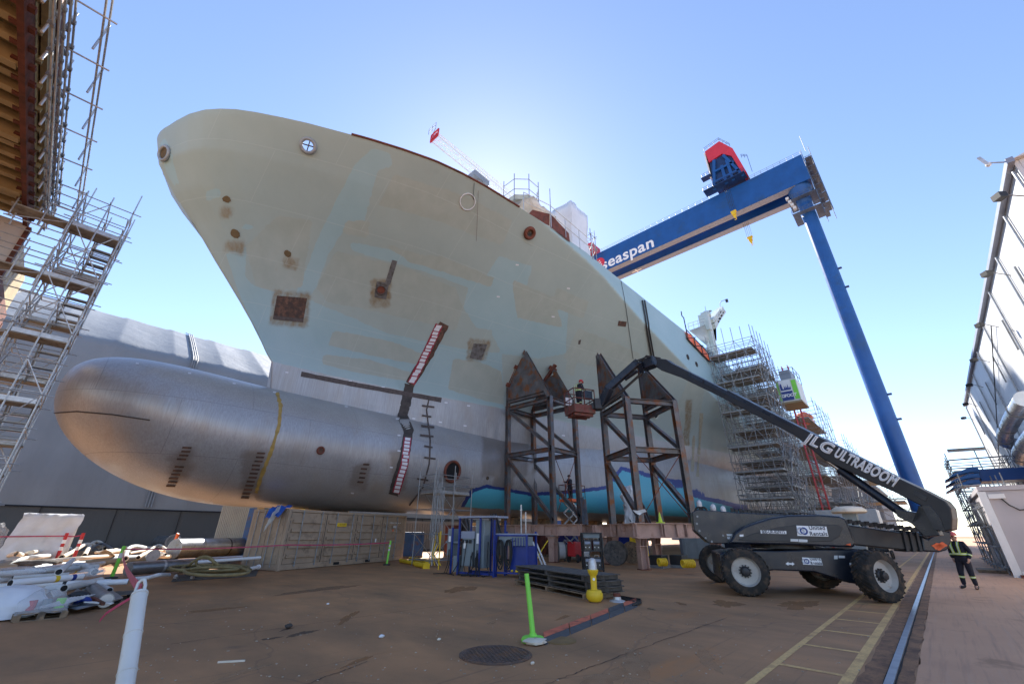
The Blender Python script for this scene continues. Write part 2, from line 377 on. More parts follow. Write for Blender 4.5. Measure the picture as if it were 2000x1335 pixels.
ST = lut([(8.5,7.2),(9.44,7.15),(10.95,6.86),(11.42,6.43),(12.65,5.56),(14.47,4.01),(16.09,2.53),(17.82,1.04),(19.2,-.33),(20.7,-1.48),(22.27,-2.02),(22.5,-2.05)])
ZK = lut([(19,22.5),(26.5,21.4),(32.2,19.8),(41,18),(47.3,16.5),(56,14.8),(66,12.6),(80,11.6),(200,11.6)])
def sstep(a, b, x):
    k = min(1, max(0, (x - a) / (b - a))); return k * k * (3 - 2 * k)
def hb(x, z):                   # half breadth of the shell
    if z < ZW:
        x0 = ST(z); q = (x - x0) / (XE - x0)
        return max(0, WL(lerp(6.9, XE, q))) * (1 - .28 * ((ZW - z) / 5.5) ** 2 * sstep(10, 30, x)) if q > 0 else 0
    x0 = ST(z); q = (x - x0) / (XE - x0)
    if q <= 0: return 0
    zk = ZK(x); t = min(1, (z - ZW) / (zk - ZW)); w = t ** 1.5
    return (1 - w) * WL(lerp(6.9, XE, q)) + w * DK(lerp(-2.05, XE, q))
def qs(n0, n1):
    a = [(i / n0) ** 2 * 2.2 for i in range(n0)]; b = [2.2 + i * .13 for i in range(int(58 / .13))]; c = [60.2 + (XE + 2 - 60.2) * i / n1 for i in range(n1 + 1)]
    return [min(1, d / (XE + 2)) for d in a + b + c]
ZS = [5.5, 7, 8.2, 9, 9.6, 10.2, 10.6, 10.85] + [ZW + i * (ZT - ZW) / 88 for i in range(89)]
Q = qs(44, 24)
def shell(sgn, Q, ZS):
    rows = []
    for z in ZS:
        x0 = ST(z); rows.append([V((x0 + q * (XE - x0), YC + sgn * hb(x0 + q * (XE - x0) if q > 0 else x0, z), z)) for q in Q])
    return rows
near = shell(-1, Q, ZS); far = shell(1, qs(10, 8)[::6] + [1], ZS[::8])
BL = 8.57; BX = -1.14
WB = lut([(7.4,4.07),(14,3.75),(20,3.5),(24,3.65),(30,4.4),(40,6.2),(48,7.75),(55,9.1),(70,11.3),(85,11.9),(200,11.95)])
def bsec(x, n):
    d = x - BX; u = max(0, 1 - d / BL)
    k = (1 - u ** 2.585) ** (1 / 2.396) if d < BL else 1
    ry = 4.07 if d < BL else WB(x); zc = 6.03 + 1.464 * u * u
    g = sstep(16, 50, x); ex = 2 + 2.2 * g; rt = 3.16 + 2.4 * g; pts = []
    for i in range(n):
        th = 2 * PI * i / n - PI / 2; c, s = math.cos(th), math.sin(th)
        pts.append(V((x, YC - k * ry * math.copysign(abs(c) ** (2/ex), c), zc + k * (rt if s > 0 else 3.16) * math.copysign(abs(s) ** (2/ex), s))))
    return pts
bx = [BX + (i / 40) ** 2 * 6 + .0005 for i in range(40)] + [BX + 6 + i * .14 for i in range(370)] + [57.5 + i * 6 for i in range(11)]
brow = [bsec(x, 190) for x in bx]

def hull_mats():
    for nm in ('hull_paint', 'bare_steel'):
        m, t, p, tc = newmat(nm)
        at = t.n('ShaderNodeVertexColor', layer_name='paint'); sep = t.n('ShaderNodeSeparateColor'); t.l(at.outputs[0], sep.inputs[0])
        geo = t.n('ShaderNodeNewGeometry'); pos = geo.outputs['Position']
        xyz = t.n('ShaderNodeSeparateXYZ'); t.l(pos, xyz.inputs[0])
        wob = t.noise(pos, 1.1, 5, .6)
        def mask(ch, soft=.07):
            return t.ramp(t.math('ADD', sep.outputs[ch], t.math('MULTIPLY', t.math('SUBTRACT', wob, .5), .7)), .5 - soft, .5 + soft)
        streak = t.noise(t.map(pos, (2.2, 2.2, .10)), 1.6, 6, .62)
        cloud = t.noise(pos, .35, 5, .6)
        # bare plate: fine vertical grinding marks over cloudy mill steel
        grind = t.noise(t.map(pos, (14, 14, .22)), 1.3, 4, .7)
        bare = t.mix(t.ramp(cloud, .3, .7), (.37, .37, .385), (.49, .49, .51))
        bare = t.mix(t.ramp(grind, .3, .75, 0, .75), bare, (.25, .24, .24))
        bare = t.mix(t.ramp(t.noise(t.map(pos, (1, 1, .3)), .7, 5), .52, .74, 0, .42), bare, (.36, .28, .20))
        br = t.n('ShaderNodeTexBrick', offset=.5); br.inputs['Scale'].default_value = 1; br.inputs['Mortar Size'].default_value = .016
        br.inputs['Brick Width'].default_value = 5.6; br.inputs['Row Height'].default_value = 2.35; br.inputs['Mortar Smooth'].default_value = .3
        cx = t.n('ShaderNodeCombineXYZ'); t.l(xyz.outputs[0], cx.inputs[0]); t.l(t.math('ADD', xyz.outputs[2], t.math('MULTIPLY', xyz.outputs[0], -.006)), cx.inputs[1]); t.l(cx.outputs[0], br.inputs['Vector'])
        seam = br.outputs['Fac']
        if nm == 'hull_paint':
            a = t.mix(t.ramp(cloud, .3, .7), (.315, .382, .372), (.36, .427, .412))
            a = t.mix(t.ramp(streak, .45, .75, 0, .4), a, (.355, .415, .39))
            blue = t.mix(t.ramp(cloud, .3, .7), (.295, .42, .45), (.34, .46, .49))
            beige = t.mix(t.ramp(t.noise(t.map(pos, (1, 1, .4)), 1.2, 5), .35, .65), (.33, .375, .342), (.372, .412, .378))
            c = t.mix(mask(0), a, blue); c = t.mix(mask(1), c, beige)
            c = t.mix(t.math('MULTIPLY', mask(2, .4), t.ramp(streak, .3, .7, .25, 1)), c, (.22, .15, .075))
            c = t.mix(t.ramp(t.noise(t.map(pos, (3, 3, .16)), .9, 6, .7), .64, .80, 0, .35), c, (.30, .25, .16))
            c = t.mix(t.math('MULTIPLY', seam, .34), c, (.50, .55, .54))
            edge = t.ramp(t.math('ADD', xyz.outputs[2], t.math('MULTIPLY', wob, .16)), ZW + .07, ZW + .10)
            c = t.mix(edge, bare, c); rough = t.mix(edge, (.42,)*3, (.52,)*3); met = t.math('MULTIPLY', t.math('SUBTRACT', 1, edge), .3)
            t.l(met, p.inputs['Metallic'])
        else:
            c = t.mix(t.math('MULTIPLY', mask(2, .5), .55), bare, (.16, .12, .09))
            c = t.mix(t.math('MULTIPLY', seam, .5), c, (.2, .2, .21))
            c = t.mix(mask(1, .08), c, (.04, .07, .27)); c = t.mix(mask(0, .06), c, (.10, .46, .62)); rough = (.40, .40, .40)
            t.l(t.math('MULTIPLY', t.math('SUBTRACT', 1, mask(0)), .35), p.inputs['Metallic'])
        t.l(c, p.inputs['Base Color'])
        if isinstance(rough, tuple): p.inputs['Roughness'].default_value = .40
        else: t.l(rough, p.inputs['Roughness'])
        b = t.n('ShaderNodeBump'); b.inputs['Strength'].default_value = .35; b.inputs['Distance'].default_value = .05
        t.l(t.math('ADD', t.math('MULTIPLY', seam, .35), t.math('MULTIPLY', t.noise(pos, .55, 3), .9)), b.inputs['Height']); t.l(b.outputs[0], p.inputs['Normal'])
hull_mats()
ship = thing('ship', 'unfinished grey green ship hull with a bare steel bulbous bow', 'ship', (8, YC, 0))
HB = MB(); HB.grid(near); HB.grid([r[::-1] for r in far])
HB.grid([[near[-1][-1]] + [V((XE, y, 22.5)) for y in (20, 33)] + [far[-1][-1]], [near[8][-1]] + [V((XE, y, 11)) for y in (20, 33)] + [far[1][-1]]])
bvU = BVHTree.FromPolygons([tuple(v) for r in near for v in r], [(i*len(Q)+j, i*len(Q)+j+1, (i+1)*len(Q)+j+1, (i+1)*len(Q)+j) for i in range(len(near)-1) for j in range(len(Q)-1)])
BB = MB()
n_ = 190
for r in brow: BB.v += r
BB.f = [(i*n_+j, (i+1)*n_+j, (i+1)*n_+(j+1) % n_, i*n_+(j+1) % n_) for i in range(len(brow)-1) for j in range(n_)]
bvB = BVHTree.FromPolygons([tuple(v) for v in BB.v], BB.f)
def hs(u, v):                    # the point of the shell seen there, and its outward normal
    d = ray(u, v).normalized(); best = None
    for b in (bvU, bvB):
        h = b.ray_cast(EYEP, d)
        if h[0] is not None and (best is None or h[3] < best[2]): best = (h[0], h[1], h[3])
    if best is None: return None
    p, n, _ = best
    if n.dot(d) > 0: n = -n
    return p, n
def onhull(u, v, off=.02):
    h = hs(u, v); return None if h is None else h[0] + h[1] * off
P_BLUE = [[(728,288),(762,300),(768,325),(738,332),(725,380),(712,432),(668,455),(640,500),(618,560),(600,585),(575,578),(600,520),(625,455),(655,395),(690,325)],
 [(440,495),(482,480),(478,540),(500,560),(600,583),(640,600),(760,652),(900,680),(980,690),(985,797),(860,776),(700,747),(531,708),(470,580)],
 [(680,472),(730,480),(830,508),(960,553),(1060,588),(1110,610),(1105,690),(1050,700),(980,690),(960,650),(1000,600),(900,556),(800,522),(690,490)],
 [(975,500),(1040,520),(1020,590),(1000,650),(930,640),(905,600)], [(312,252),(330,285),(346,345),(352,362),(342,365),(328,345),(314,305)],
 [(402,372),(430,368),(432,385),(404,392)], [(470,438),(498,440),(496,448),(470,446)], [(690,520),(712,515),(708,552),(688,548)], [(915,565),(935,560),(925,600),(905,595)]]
P_BEIGE = [[(650,645),(760,665),(825,690),(820,712),(740,697),(640,674)], [(632,692),(720,702),(805,727),(795,744),(700,728),(628,710)],
 [(885,700),(935,705),(980,725),(985,790),(940,780),(875,760)], [(675,430),(722,432),(718,466),(668,455)], [(740,470),(820,498),(860,500),(965,542),(958,560),(800,512)],
 [(655,490),(790,522),(890,562),(905,600),(890,645),(700,600),(640,590),(618,560)], [(770,340),(900,380),(1000,430),(980,480),(850,430),(740,400)],
 [(1000,545),(1080,580),(1100,640),(1010,620)], [(1085,560),(1150,590),(1140,622),(1080,600)], [(1130,640),(1250,690),(1250,740),(1100,700)],
 [(1345,740),(1375,760),(1370,800),(1340,870),(1310,880),(1320,800)], [(545,420),(610,430),(590,560),(540,570),(500,560),(480,480)], [(1108,700),(1128,700),(1120,735),(1105,730)]]
P_DARK = [[(533,566),(608,572),(600,640),(526,634)], [(725,545),(765,545),(762,600),(722,600)], [(1340,780),(1352,780),(1348,870),(1336,870)], [(432,400),(455,405),(452,425),(430,425)],
 [(440,470),(480,472),(474,498),(440,490)], [(553,500),(585,505),(580,528),(552,522)], [(915,660),(960,665),(948,705),(910,705)]]
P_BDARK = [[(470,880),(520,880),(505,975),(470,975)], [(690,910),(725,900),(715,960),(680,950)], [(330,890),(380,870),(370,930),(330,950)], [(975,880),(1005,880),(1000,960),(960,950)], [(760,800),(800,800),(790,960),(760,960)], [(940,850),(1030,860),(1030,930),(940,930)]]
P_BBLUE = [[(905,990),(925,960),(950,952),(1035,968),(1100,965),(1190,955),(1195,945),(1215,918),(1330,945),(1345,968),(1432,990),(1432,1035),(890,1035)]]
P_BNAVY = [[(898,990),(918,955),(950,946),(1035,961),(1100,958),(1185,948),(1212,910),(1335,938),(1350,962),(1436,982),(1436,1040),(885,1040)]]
def topoly(pp, b):
    out = []
    for poly in pp:
        q = []
        for i, a in enumerate(poly):
            c = poly[(i + 1) % len(poly)]
            for k in (0, .5):
                h = b.ray_cast(EYEP, ray(lerp(a[0], c[0], k), lerp(a[1], c[1], k)).normalized())
                if h[0] is not None: q.append((h[0].x, h[0].z))
        if len(q) > 2: out.append((q, min(p[0] for p in q), max(p[0] for p in q), min(p[1] for p in q), max(p[1] for p in q)))
    return out
def inside(polys, x, z):
    for q, a, b, c, d in polys:
        if x < a or x > b or z < c or z > d: continue
        r = False; j = len(q) - 1
        for i in range(len(q)):
            (x1, z1), (x2, z2) = q[i], q[j]
            if (z1 > z) != (z2 > z) and x < (x2 - x1) * (z - z1) / (z2 - z1) + x1: r = not r
            j = i
        if r: return 1.0
    return 0.0
def paint(ob, sets, nearside):
    L = [topoly(s, b) for s, b in sets]; me = ob.data; o0 = ORIG[ob.name]
    a = me.color_attributes.new('paint', 'FLOAT_COLOR', 'POINT'); buf = []
    for v in me.vertices:
        x, y, z = v.co + o0
        c = [sum(inside(l, x + a, z + b) for a, b in ((.1,.05),(-.1,-.05),(.05,-.1),(-.05,.1),(0,0))) / 5 for l in L] if y < YC + .01 and x < 62 else [0.0] * len(L)
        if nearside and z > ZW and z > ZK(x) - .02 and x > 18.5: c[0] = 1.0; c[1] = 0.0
        buf += [*c, 1.0]
    a.data.foreach_set('color', buf)
# openings cut through the bulwark: drop the faces inside them
HOLES = [(onhull(602, 285, 0), .33)]
keep = []
for f in HB.f:
    c = (HB.v[f[0]] + HB.v[f[2]]) / 2
    if not any((c - p).length < r for p, r in HOLES): keep.append(f)
HB.f = keep
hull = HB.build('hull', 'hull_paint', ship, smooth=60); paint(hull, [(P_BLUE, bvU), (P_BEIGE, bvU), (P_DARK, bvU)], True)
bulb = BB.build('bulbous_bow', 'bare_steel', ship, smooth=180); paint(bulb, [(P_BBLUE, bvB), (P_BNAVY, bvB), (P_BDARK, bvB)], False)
dk = MB(); dxs = [-1.2 + i * 1.2 for i in range(99)]
dk.grid([[V((x, YC + k * hb(x, 21.2), 21.2)) for x in dxs] for k in (-1, 0, 1)]); dk.build('deck', 'grey_blue', ship)

def decal(pts, name, m, nx=6, ny=6, off=.015, par=None):
    (a, b, c, d) = [V(p) for p in pts]; rows = []
    for i in range(ny + 1):
        l = a.lerp(d, i / ny); r = b.lerp(c, i / ny); row = []
        for j in range(nx + 1):
            q = l.lerp(r, j / nx); p = onhull(q.x, q.y, off)
            if p is None: return None
            row.append(p)
        rows.append(row)
    mb = MB(); mb.grid(rows); return mb.build(name, m, par or ship, smooth=180)
def px_path(pts, n=8):
    out = []
    for a, b in zip(pts[:-1], pts[1:]):
        for k in range(n): out.append((lerp(a[0], b[0], k/n), lerp(a[1], b[1], k/n)))
    return out + [pts[-1]]
def ribbon(pts, w, name, m, off=.012, par=None, n=8, jit=0):
    P = px_path(pts, n); L, R = [], []
    for i, p in enumerate(P):
        a = P[max(0, i-1)]; b = P[min(len(P)-1, i+1)]; d = V((b[0]-a[0], b[1]-a[1])).normalized()
        ww = w * (1 + rnd.uniform(-jit, jit)) / 2; nn = (-d.y * ww, d.x * ww)
        l = onhull(p[0]+nn[0], p[1]+nn[1], off); r = onhull(p[0]-nn[0], p[1]-nn[1], off)
        if l is None or r is None: continue
        L.append(l); R.append(r)
    return MB().grid([L, R]).build(name, m, par or ship, smooth=180)
def hline(pts, r, name, m, off=.03, n=8):
    P = [onhull(*p, off) for p in px_path(pts, n)]; P = [p for p in P if p is not None]
    return MB().path(P, r, 6).build(name, m, ship, smooth=60)
def ringat(u, v, r, name='port', ring='rust_red', disc='dark_gap', tubr=.06, n=28, open_=False, off=.02, depth=0.0):
    p, nm = hs(u, v); mb = MB(); x = nm.orthogonal().normalized(); y = nm.cross(x)
    if disc and not open_:
        rr = .7 * r; mb2 = MB().lathe([(r, off), (r*.98, off+.01)], p, nm, n); o = mb2.build(name, disc, ship, smooth=30)
    else: o = None
    t = MB().path([p + nm*(off + tubr*.3) + (x*math.cos(2*PI*i/n) + y*math.sin(2*PI*i/n))*r for i in range(n)], tubr, 8, True)
    q = t.build('rim' if o else name, ring, o if o else ship, smooth=180); return o or q
mat('seam_dark', (.055, .045, .042), .7, .1, .35, 3); mat('rust_plate', (.12, .06, .04), .8, 0, .45, 3, (.055, .035, .03), .5, 5, .2)
mat('burnt', (.085, .065, .06), .7, .1, .35, 6); mat('weld_grey', (.16, .16, .165), .5, .3, .25, 4, (.09, .075, .065), .45, 3); mat('ochre', (.36, .235, .06), .6, 0, .3, 3, (.26, .2, .1), .4, 4)
mat('label_white', (.68, .68, .72), .5, 0, .04, 2); mat('tape_red', (.30, .02, .05), .5, 0, .15, 4); mat('hole_brown', (.13, .085, .04), .8, 0, .25, 2)
# marks and openings
decal([(541,577),(600,582),(592,628),(533,622)], 'rust_patch', 'rust_plate', 8, 8)
decal([(535,616),(593,622),(592,629),(533,623)], 'steel_bar', 'burnt', 8, 2, .05)
decal([(925,670),(952,672),(940,703),(917,699)], 'primer_patch', 'weld_grey', 5, 5)
decal([(766,507),(776,510),(762,556),(752,553)], 'scorched_strip', 'weld_grey', 2, 6)
decal([(736,549),(760,552),(754,584),(731,580)], 'doubler_plate', 'weld_grey', 4, 4, .03); ringat(744, 566, .30, 'sea_chest', 'burnt', 'rust_red', .05, off=.05)
ribbon([(868,632),(838,690),(800,750)], 19, 'scorched_seam', 'rust_plate', jit=.12)
ribbon([(800,750),(792,790),(786,812),(798,840),(790,890),(775,940),(768,966)], 19, 'ground_seam', 'seam_dark', jit=.1)
ribbon([(588,730),(700,752),(862,781)], 9, 'scorched_seam', 'burnt', .02, jit=.12)
for path, nb in (([(858,634),(832,690),(803,748)], 17), ([(796,854),(790,905),(773,962)], 15)):
    ribbon(path, 15, 'tape_border', 'tape_red', .024)
    P = px_path(path, 30)
    for i in range(nb):
        a = P[int((i + .12) / nb * (len(P)-1))]; b = P[int((i + .9) / nb * (len(P)-1))]; w = 5.2; k = rnd.uniform(-1.2, 1.2)
        decal([(a[0]-w+k, a[1]), (a[0]+w+k, a[1]+1.4), (b[0]+w+k, b[1]+1.4), (b[0]-w+k, b[1])], 'paper_label', 'label_white', 3, 2, .036)
hline([(838,778),(833,800),(840,860),(838,905),(826,950),(800,985)], .05, 'weld_seam', 'burnt')
for u, v, w in ((833,792,13), (830,811,10), (832,832,14), (830,850,14), (833,871,9), (836,893,12), (822,934,12)):
    decal([(u-w+4, v-2), (u+w+2, v+1), (u+w+2, v+4.5), (u-w+4, v+1.5)], 'fit_up_bar', 'burnt', 4, 1, .05)
ribbon([(541,766),(548,792),(545,830),(530,880),(510,930),(500,962)], 7, 'ochre_band', 'ochre', jit=.35)
hline([(107,806),(150,803),(220,809),(293,820)], .028, 'weld_seam', 'seam_dark', .01)
for n, (a, b), w in ((11, ((366,873),(335,947)), 9), (12, ((510,884),(480,970)), 8), (5, ((715,906),(704,940)), 6)):
    for i in range(n):
        if n == 11 and i == 4: continue
        u = lerp(a[0], b[0], i/(n-1)) + rnd.uniform(-1.2, 1.2); v = lerp(a[1], b[1], i/(n-1)); 
        decal([(u-w, v-2), (u+w, v-1), (u+w-1.5, v+2.4), (u-w-1.5, v+1.6)], 'fit_up_bar', 'rust_plate', 4, 1, .03)
ringat(626, 879, .17, 'drain_plug', 'rust_red', 'rust_plate', .05); ringat(883, 920, .66, 'thruster_tunnel', 'rust_red', 'dark_gap', .09)
ringat(952, 933, .10, 'drain_plug', 'burnt', 'hole_brown', .03)
ringat(602, 285, .37, 'fairlead', 'fair_grey' if 'fair_grey' in MATS else mat('fair_grey', (.30, .31, .33), .5, .3, .15, 3), None, .10, open_=True); ringat(322, 300, .40, 'fairlead', 'fair_grey', 'hole_brown', .09)
p_, n_2 = hs(602, 285); cr_ = MB()
cr_.beam(p_ + V((0,-.05,-.4)), p_ + V((0,-.05,.4)), .05, .05); cr_.beam(p_ + V((-.35,.12,0)), p_ + V((.35,-.2,0)), .05, .05); cr_.build('fairlead_bar', 'burnt', ship)
ringat(1034, 455, .36, 'mooring_port', 'rust_red', 'hole_brown', .14); ringat(1034, 457, .17, 'mooring_port_core', 'burnt', 'black', .03, off=.05)
ringat(913, 394, .52, 'closed_port', 'label_white', None, .035, open_=True)
for u, v, r in ((443,389,.19), (460,456,.24), (562,495,.19)):
    p, n = hs(u, v); x = n.orthogonal().normalized(); y = n.cross(x); MB().prism([p + n*.02 + (x*math.cos(t) + y*math.sin(t)*1.15)*r*rnd.uniform(.85,1.1) for t in [q_*PI/9 for q_ in range(18)]], n*.004).build('anchor_opening', 'hole_brown', ship)
decal([(1208,626),(1224,628),(1222,638),(1206,636)], 'rust_patch', 'rust_plate', 3, 3); decal([(1130,664),(1135,663),(1133,672),(1129,672)], 'rust_patch', 'burnt', 2, 2)
for u, v in ((1343,697), (1360,711)): ringat(u, v, .28, 'porthole', 'burnt', 'dark_gap', .04)
ringat(1281, 812, .3, 'porthole', 'hull_lip', 'dark_gap', .07)
hline([(1212,548),(1222,600),(1236,700)], .02, 'hanging_cable', 'black', .05); hline([(934,372),(930,470)], .008, 'hanging_cable', 'rust_red', .05); hline([(926,352),(924,390)], .015, 'hanging_cable', 'black', .05)
for d in (-2.2, 2.2): hline([(1255+d,587),(1264+d,640),(1274+d,697)], .07, 'hanging_bar', 'black', .1)
decal([(963,812),(976,814),(974,848),(961,846)], 'pale_patch', 'label_white', 2, 3, .012) if False else None
for u, v in ((560,727),(684,744),(748,756),(806,768),(871,786),(915,792),(676,794),(742,806),(808,817),(860,824),(908,831),(776,818),(779,850),(779,880),(268,710),(370,729),(457,749),(536,766),(1010,517),(1110,563),(973,579),(1080,618),(764,912),(688,962),(1100,850),(1120,880)):
    decal([(u-3, v-1.6), (u+3, v-1), (u+3, v+1.6), (u-3, v+1)], 'survey_target', 'label_white', 1, 1, .02)
for a in ([(1370,806),(1362,930)],[(1355,850),(1352,920)]): ribbon(a, 5, 'stain_strip', 'stain_tan', jit=.5)
edge = [near[-1][j] for j in range(len(Q)) if 5.5 < near[-1][j].x < 17]
MB().path([p + V((0,-.02,.03)) for p in edge[::4]], .07, 6).build('bulwark_edge', 'rust_red', ship)
# ---------------------------------------------------------------- gantry crane over the ship
gc = thing('gantry_crane', 'huge blue gantry crane with a red hoist house on its girder', 'crane', (95, .97, 0))
GX = 95.0; G1 = 73.9; G2 = 81.3
def rails(mb, P, h=1.1, n=None, r=.035):
    for a, b in zip(P[:-1], P[1:]):
        a = V(a); b = V(b); L = (b - a).length; k = n or max(1, int(L / 1.6))
        for hh in (h, h * .55): mb.tube(a + V((0,0,hh)), b + V((0,0,hh)), r, 5)
        for i in range(k + 1): q = a.lerp(b, i / k); mb.tube(q, q + V((0,0,h)), r, 5)
for x in (GX, 100.3):
    g = MB().box((x, -1.6, G1), (x + 2.15, 78, G2)).build('girder', 'blue_gantry', gc)
    MB().box((x + .08, 1.4, G1 - .06), (x + 2.07, 77.9, G1 - .004)).build('bottom_flange', 'grey_under', g)
    rl = MB(); rails(rl, [(x + .2, -1.5, G2), (x + .2, 9.5, G2)], n=8); rails(rl, [(x + .2, 19, G2), (x + .2, 77, G2)], n=32); rl.build('guard_rail', 'galv_dull', g)
MB().box((97.15, -1.6, G1 + .5), (100.3, -.6, G2 - .5)).build('end_tie', 'blue_gantry', gc)
leg = MB().tube((97.5, .97, 3), (97.5, .97, 69.5), 1.32, 40).build('leg', 'blue_gantry', gc, smooth=40)
MB().lathe([(1.34, 0), (1.42, .05), (1.42, .3), (1.34, .35)], (97.5, .97, 8), n=40).build('collar', 'blue_dark', leg, smooth=30)
MB().tube((97.5, .97, 69.5), (97.5, .97, 74.0), 1.32, 32, 2.3).build('leg_head', 'blue_gantry', leg, smooth=40)
for z, sd in ((20, -1), (24.5, -1), (47, -1), (51.5, -1)): MB().beam((97.5, .97 + sd*1.25, z), (97.5, .97 + sd*1.9, z), .3, .35).build('lug', 'blue_dark', leg)
l2 = MB().beam((99, 76, 2.5), (99, 76, G1), 5, 3).build('leg', 'blue_gantry', gc)
MB().beam((91, .97, 1.6), (104, .97, 1.6), 1.6, 1.8).build('bogie', 'blue_dark', gc); MB().beam((91, 76, 1.2), (107, 76, 1.2), 1.6, 2.4).build('bogie', 'blue_dark', gc)
wk = MB()
for z, w in ((70.4, 2.7), (66.4, 2.7)):
    wk.box((97.5 - w, .97 - w, z), (97.5 + w, .97 - 1.4, z + .12)); wk.box((97.5 - w, .97 + 1.4, z), (97.5 + w, .97 + w, z + .12)); wk.box((97.5 - w, .97 - 1.4, z), (97.5 - 1.4, .97 + 1.4, z + .12))
    rails(wk, [(97.5 - w, .97 + w, z), (97.5 - w, .97 - w, z), (97.5 + w, .97 - w, z)], n=5, r=.05)
for i in range(12):
    z = 65 + i * 1.35; wk.box((95.2, -3.1 if i % 2 else -2.5, z), (98.8, -1.9 if i % 2 else -1.7, z + .12))
for y in (-3.2, -1.75): wk.tube((95, y, 64), (95, y, 82.5), .07, 5); wk.tube((99, y, 64), (99, y, 82.5), .07, 5)
rails(wk, [(95, -1.7, 79), (95, -3.2, 79), (99, -3.2, 79)], n=3, r=.05)
wk.build('stair_platform', 'walk_blue' if 'walk_blue' in MATS else mat('walk_blue', (.07, .11, .18), .6, 0, .3, 2), gc)
MB().tube((95.6, -2.6, 82), (95.6, -2.6, 87), .06, 5).build('antenna', 'galv_dull', gc)
for i in range(4): MB().box((94.4 - .1*i, 3.3 - .25*i, 70.6 - 1.1*i), (95.0, 3.9 - .25*i, 71.2 - 1.1*i)).build('floodlight', 'white_dirty', gc)

text('seaspan', 5.2, onx(1224, 496, GX - .02), (0, -1, 0), (0, 0, 1), 'letter', gc, .02, .10, w=1.06)
lg = MB().lathe([(1.9, 0), (1.9, .05)], (GX - .06, 52.9, 77.4), (1, 0, 0), 28).build('emblem', 'trolley_red', gc); lg2 = MB()
for a in range(3): lg2.beam((GX - .09, 54 - .2*a, 76.4 + .8*a), (GX - .09, 51.9 + .3*a, 76.7 + .8*a), .35, .03, (1,0,0))
lg2.build('emblem_wave', 'letter', gc)
cx_ = MB(); cx_.box((101.2, 42.6, G1 - .12), (101.6, 45.6, G1 - .07)); cx_.box((100.4, 43.9, G1 - .16), (102.4, 44.3, G1 - .125)); cx_.build('cross_mark', 'letter', gc)
MB().box((92, 53.2, G2), (97, 58.8, G2 + 2.8)).build('machine_house', 'trolley_red', gc)
# hoist trolley
hd = MB(); O = (11.5, 0, 0)
outer = [(16.9,95.4),(13.0,96.2),(10.6,91.6),(9.3,82.6),(10.2,82.6),(11.3,89.4),(13.2,91.7),(16.6,91.2)]
hd.prism([(93.2, y, z) for y, z in outer], (12, 0, 0)); hd.build('hoist_house', 'trolley_red', gc)
MB().prism([(93.6, y, z) for y, z in [(16.5,91.2),(13.2,91.6),(11.3,89.3),(10.3,83.5),(17.0,83.5)]], (11, 0, 0)).build('trolley_frame', 'blue_dark', gc)
MB().box((93.3, 16.95, 86), (105, 17.3, 95.2)).build('side_panel', 'white_paint', gc)
tb = MB()
for a, b in (((17,82.0),(15.3,91)),((10.2,82.0),(13,91)),((17,84),(10.4,84)),((16,87.2),(11.2,87.2)),((14,82),(14,88)),((12.4,82),(12.6,89))): tb.beam((93.3, *a), (93.3, *b), .7, .6)
tb.build('trolley_bracing', 'blue_gantry', gc)
tr = MB(); rails(tr, [(92.4, 19.4, 82.3), (92.4, 9.6, 82.3)], n=8, r=.05); rails(tr, [(92.4, 18.9, 86.6), (92.4, 16.8, 86.6)], n=2, r=.05); tr.build('trolley_walkway', 'blue_dark', gc); tr = MB(); rails(tr, [(93.2, 17, 95.6), (93.2, 13, 96.3), (93.2, 11, 92.6)], n=3, r=.05)
MB().box((92.2, 9.6, 82.1), (95, 19.4, 82.3)).build('walkway_floor', 'blue_dark', gc); MB().box((92.2, 16.8, 86.4), (94, 19.2, 86.6)).build('walkway_floor', 'blue_dark', gc); tr.build('roof_rail', 'blue_dark', gc); tr = MB(); rails(tr, [(94, 8.2, 82.3), (94, 8.2, 87), (94, 9.4, 88)], n=2, r=.05); tr.build('trolley_walkway', 'blue_dark', gc)
for (u, v), x, top in (((1434, 418), 94.0, 82), ((1466, 468), 101.2, 82)):
    h = onx(u, v, x); k = MB().box(h + V((-.35,-.42,-.3)), h + V((.35,.42,.5))); k.box(h + V((-.3,-.62,.5)), h + V((.3,.62,.95))); k.prism([h + V((-.2,-.4,-.3)), h + V((-.2,.4,-.3)), h + V((-.2,.12,-1.2)), h + V((-.2,-.12,-1.2))], (.4,0,0))
    k.path([h + V((0, .24*math.cos(a), -1.45 + .28*math.sin(a))) for a in [1.57 + i*.6 for i in range(8)]], .09, 6)
    hk = k.build('hook_block', 'yellow', gc, bevel=.08)
    c = MB()
    for d in (-.55, -.2, .2, .55): c.tube(h + V((0, d, 1.3)), (h.x, h.y + d, top), .035, 4)
    c.build('hoist_rope', 'black', hk)

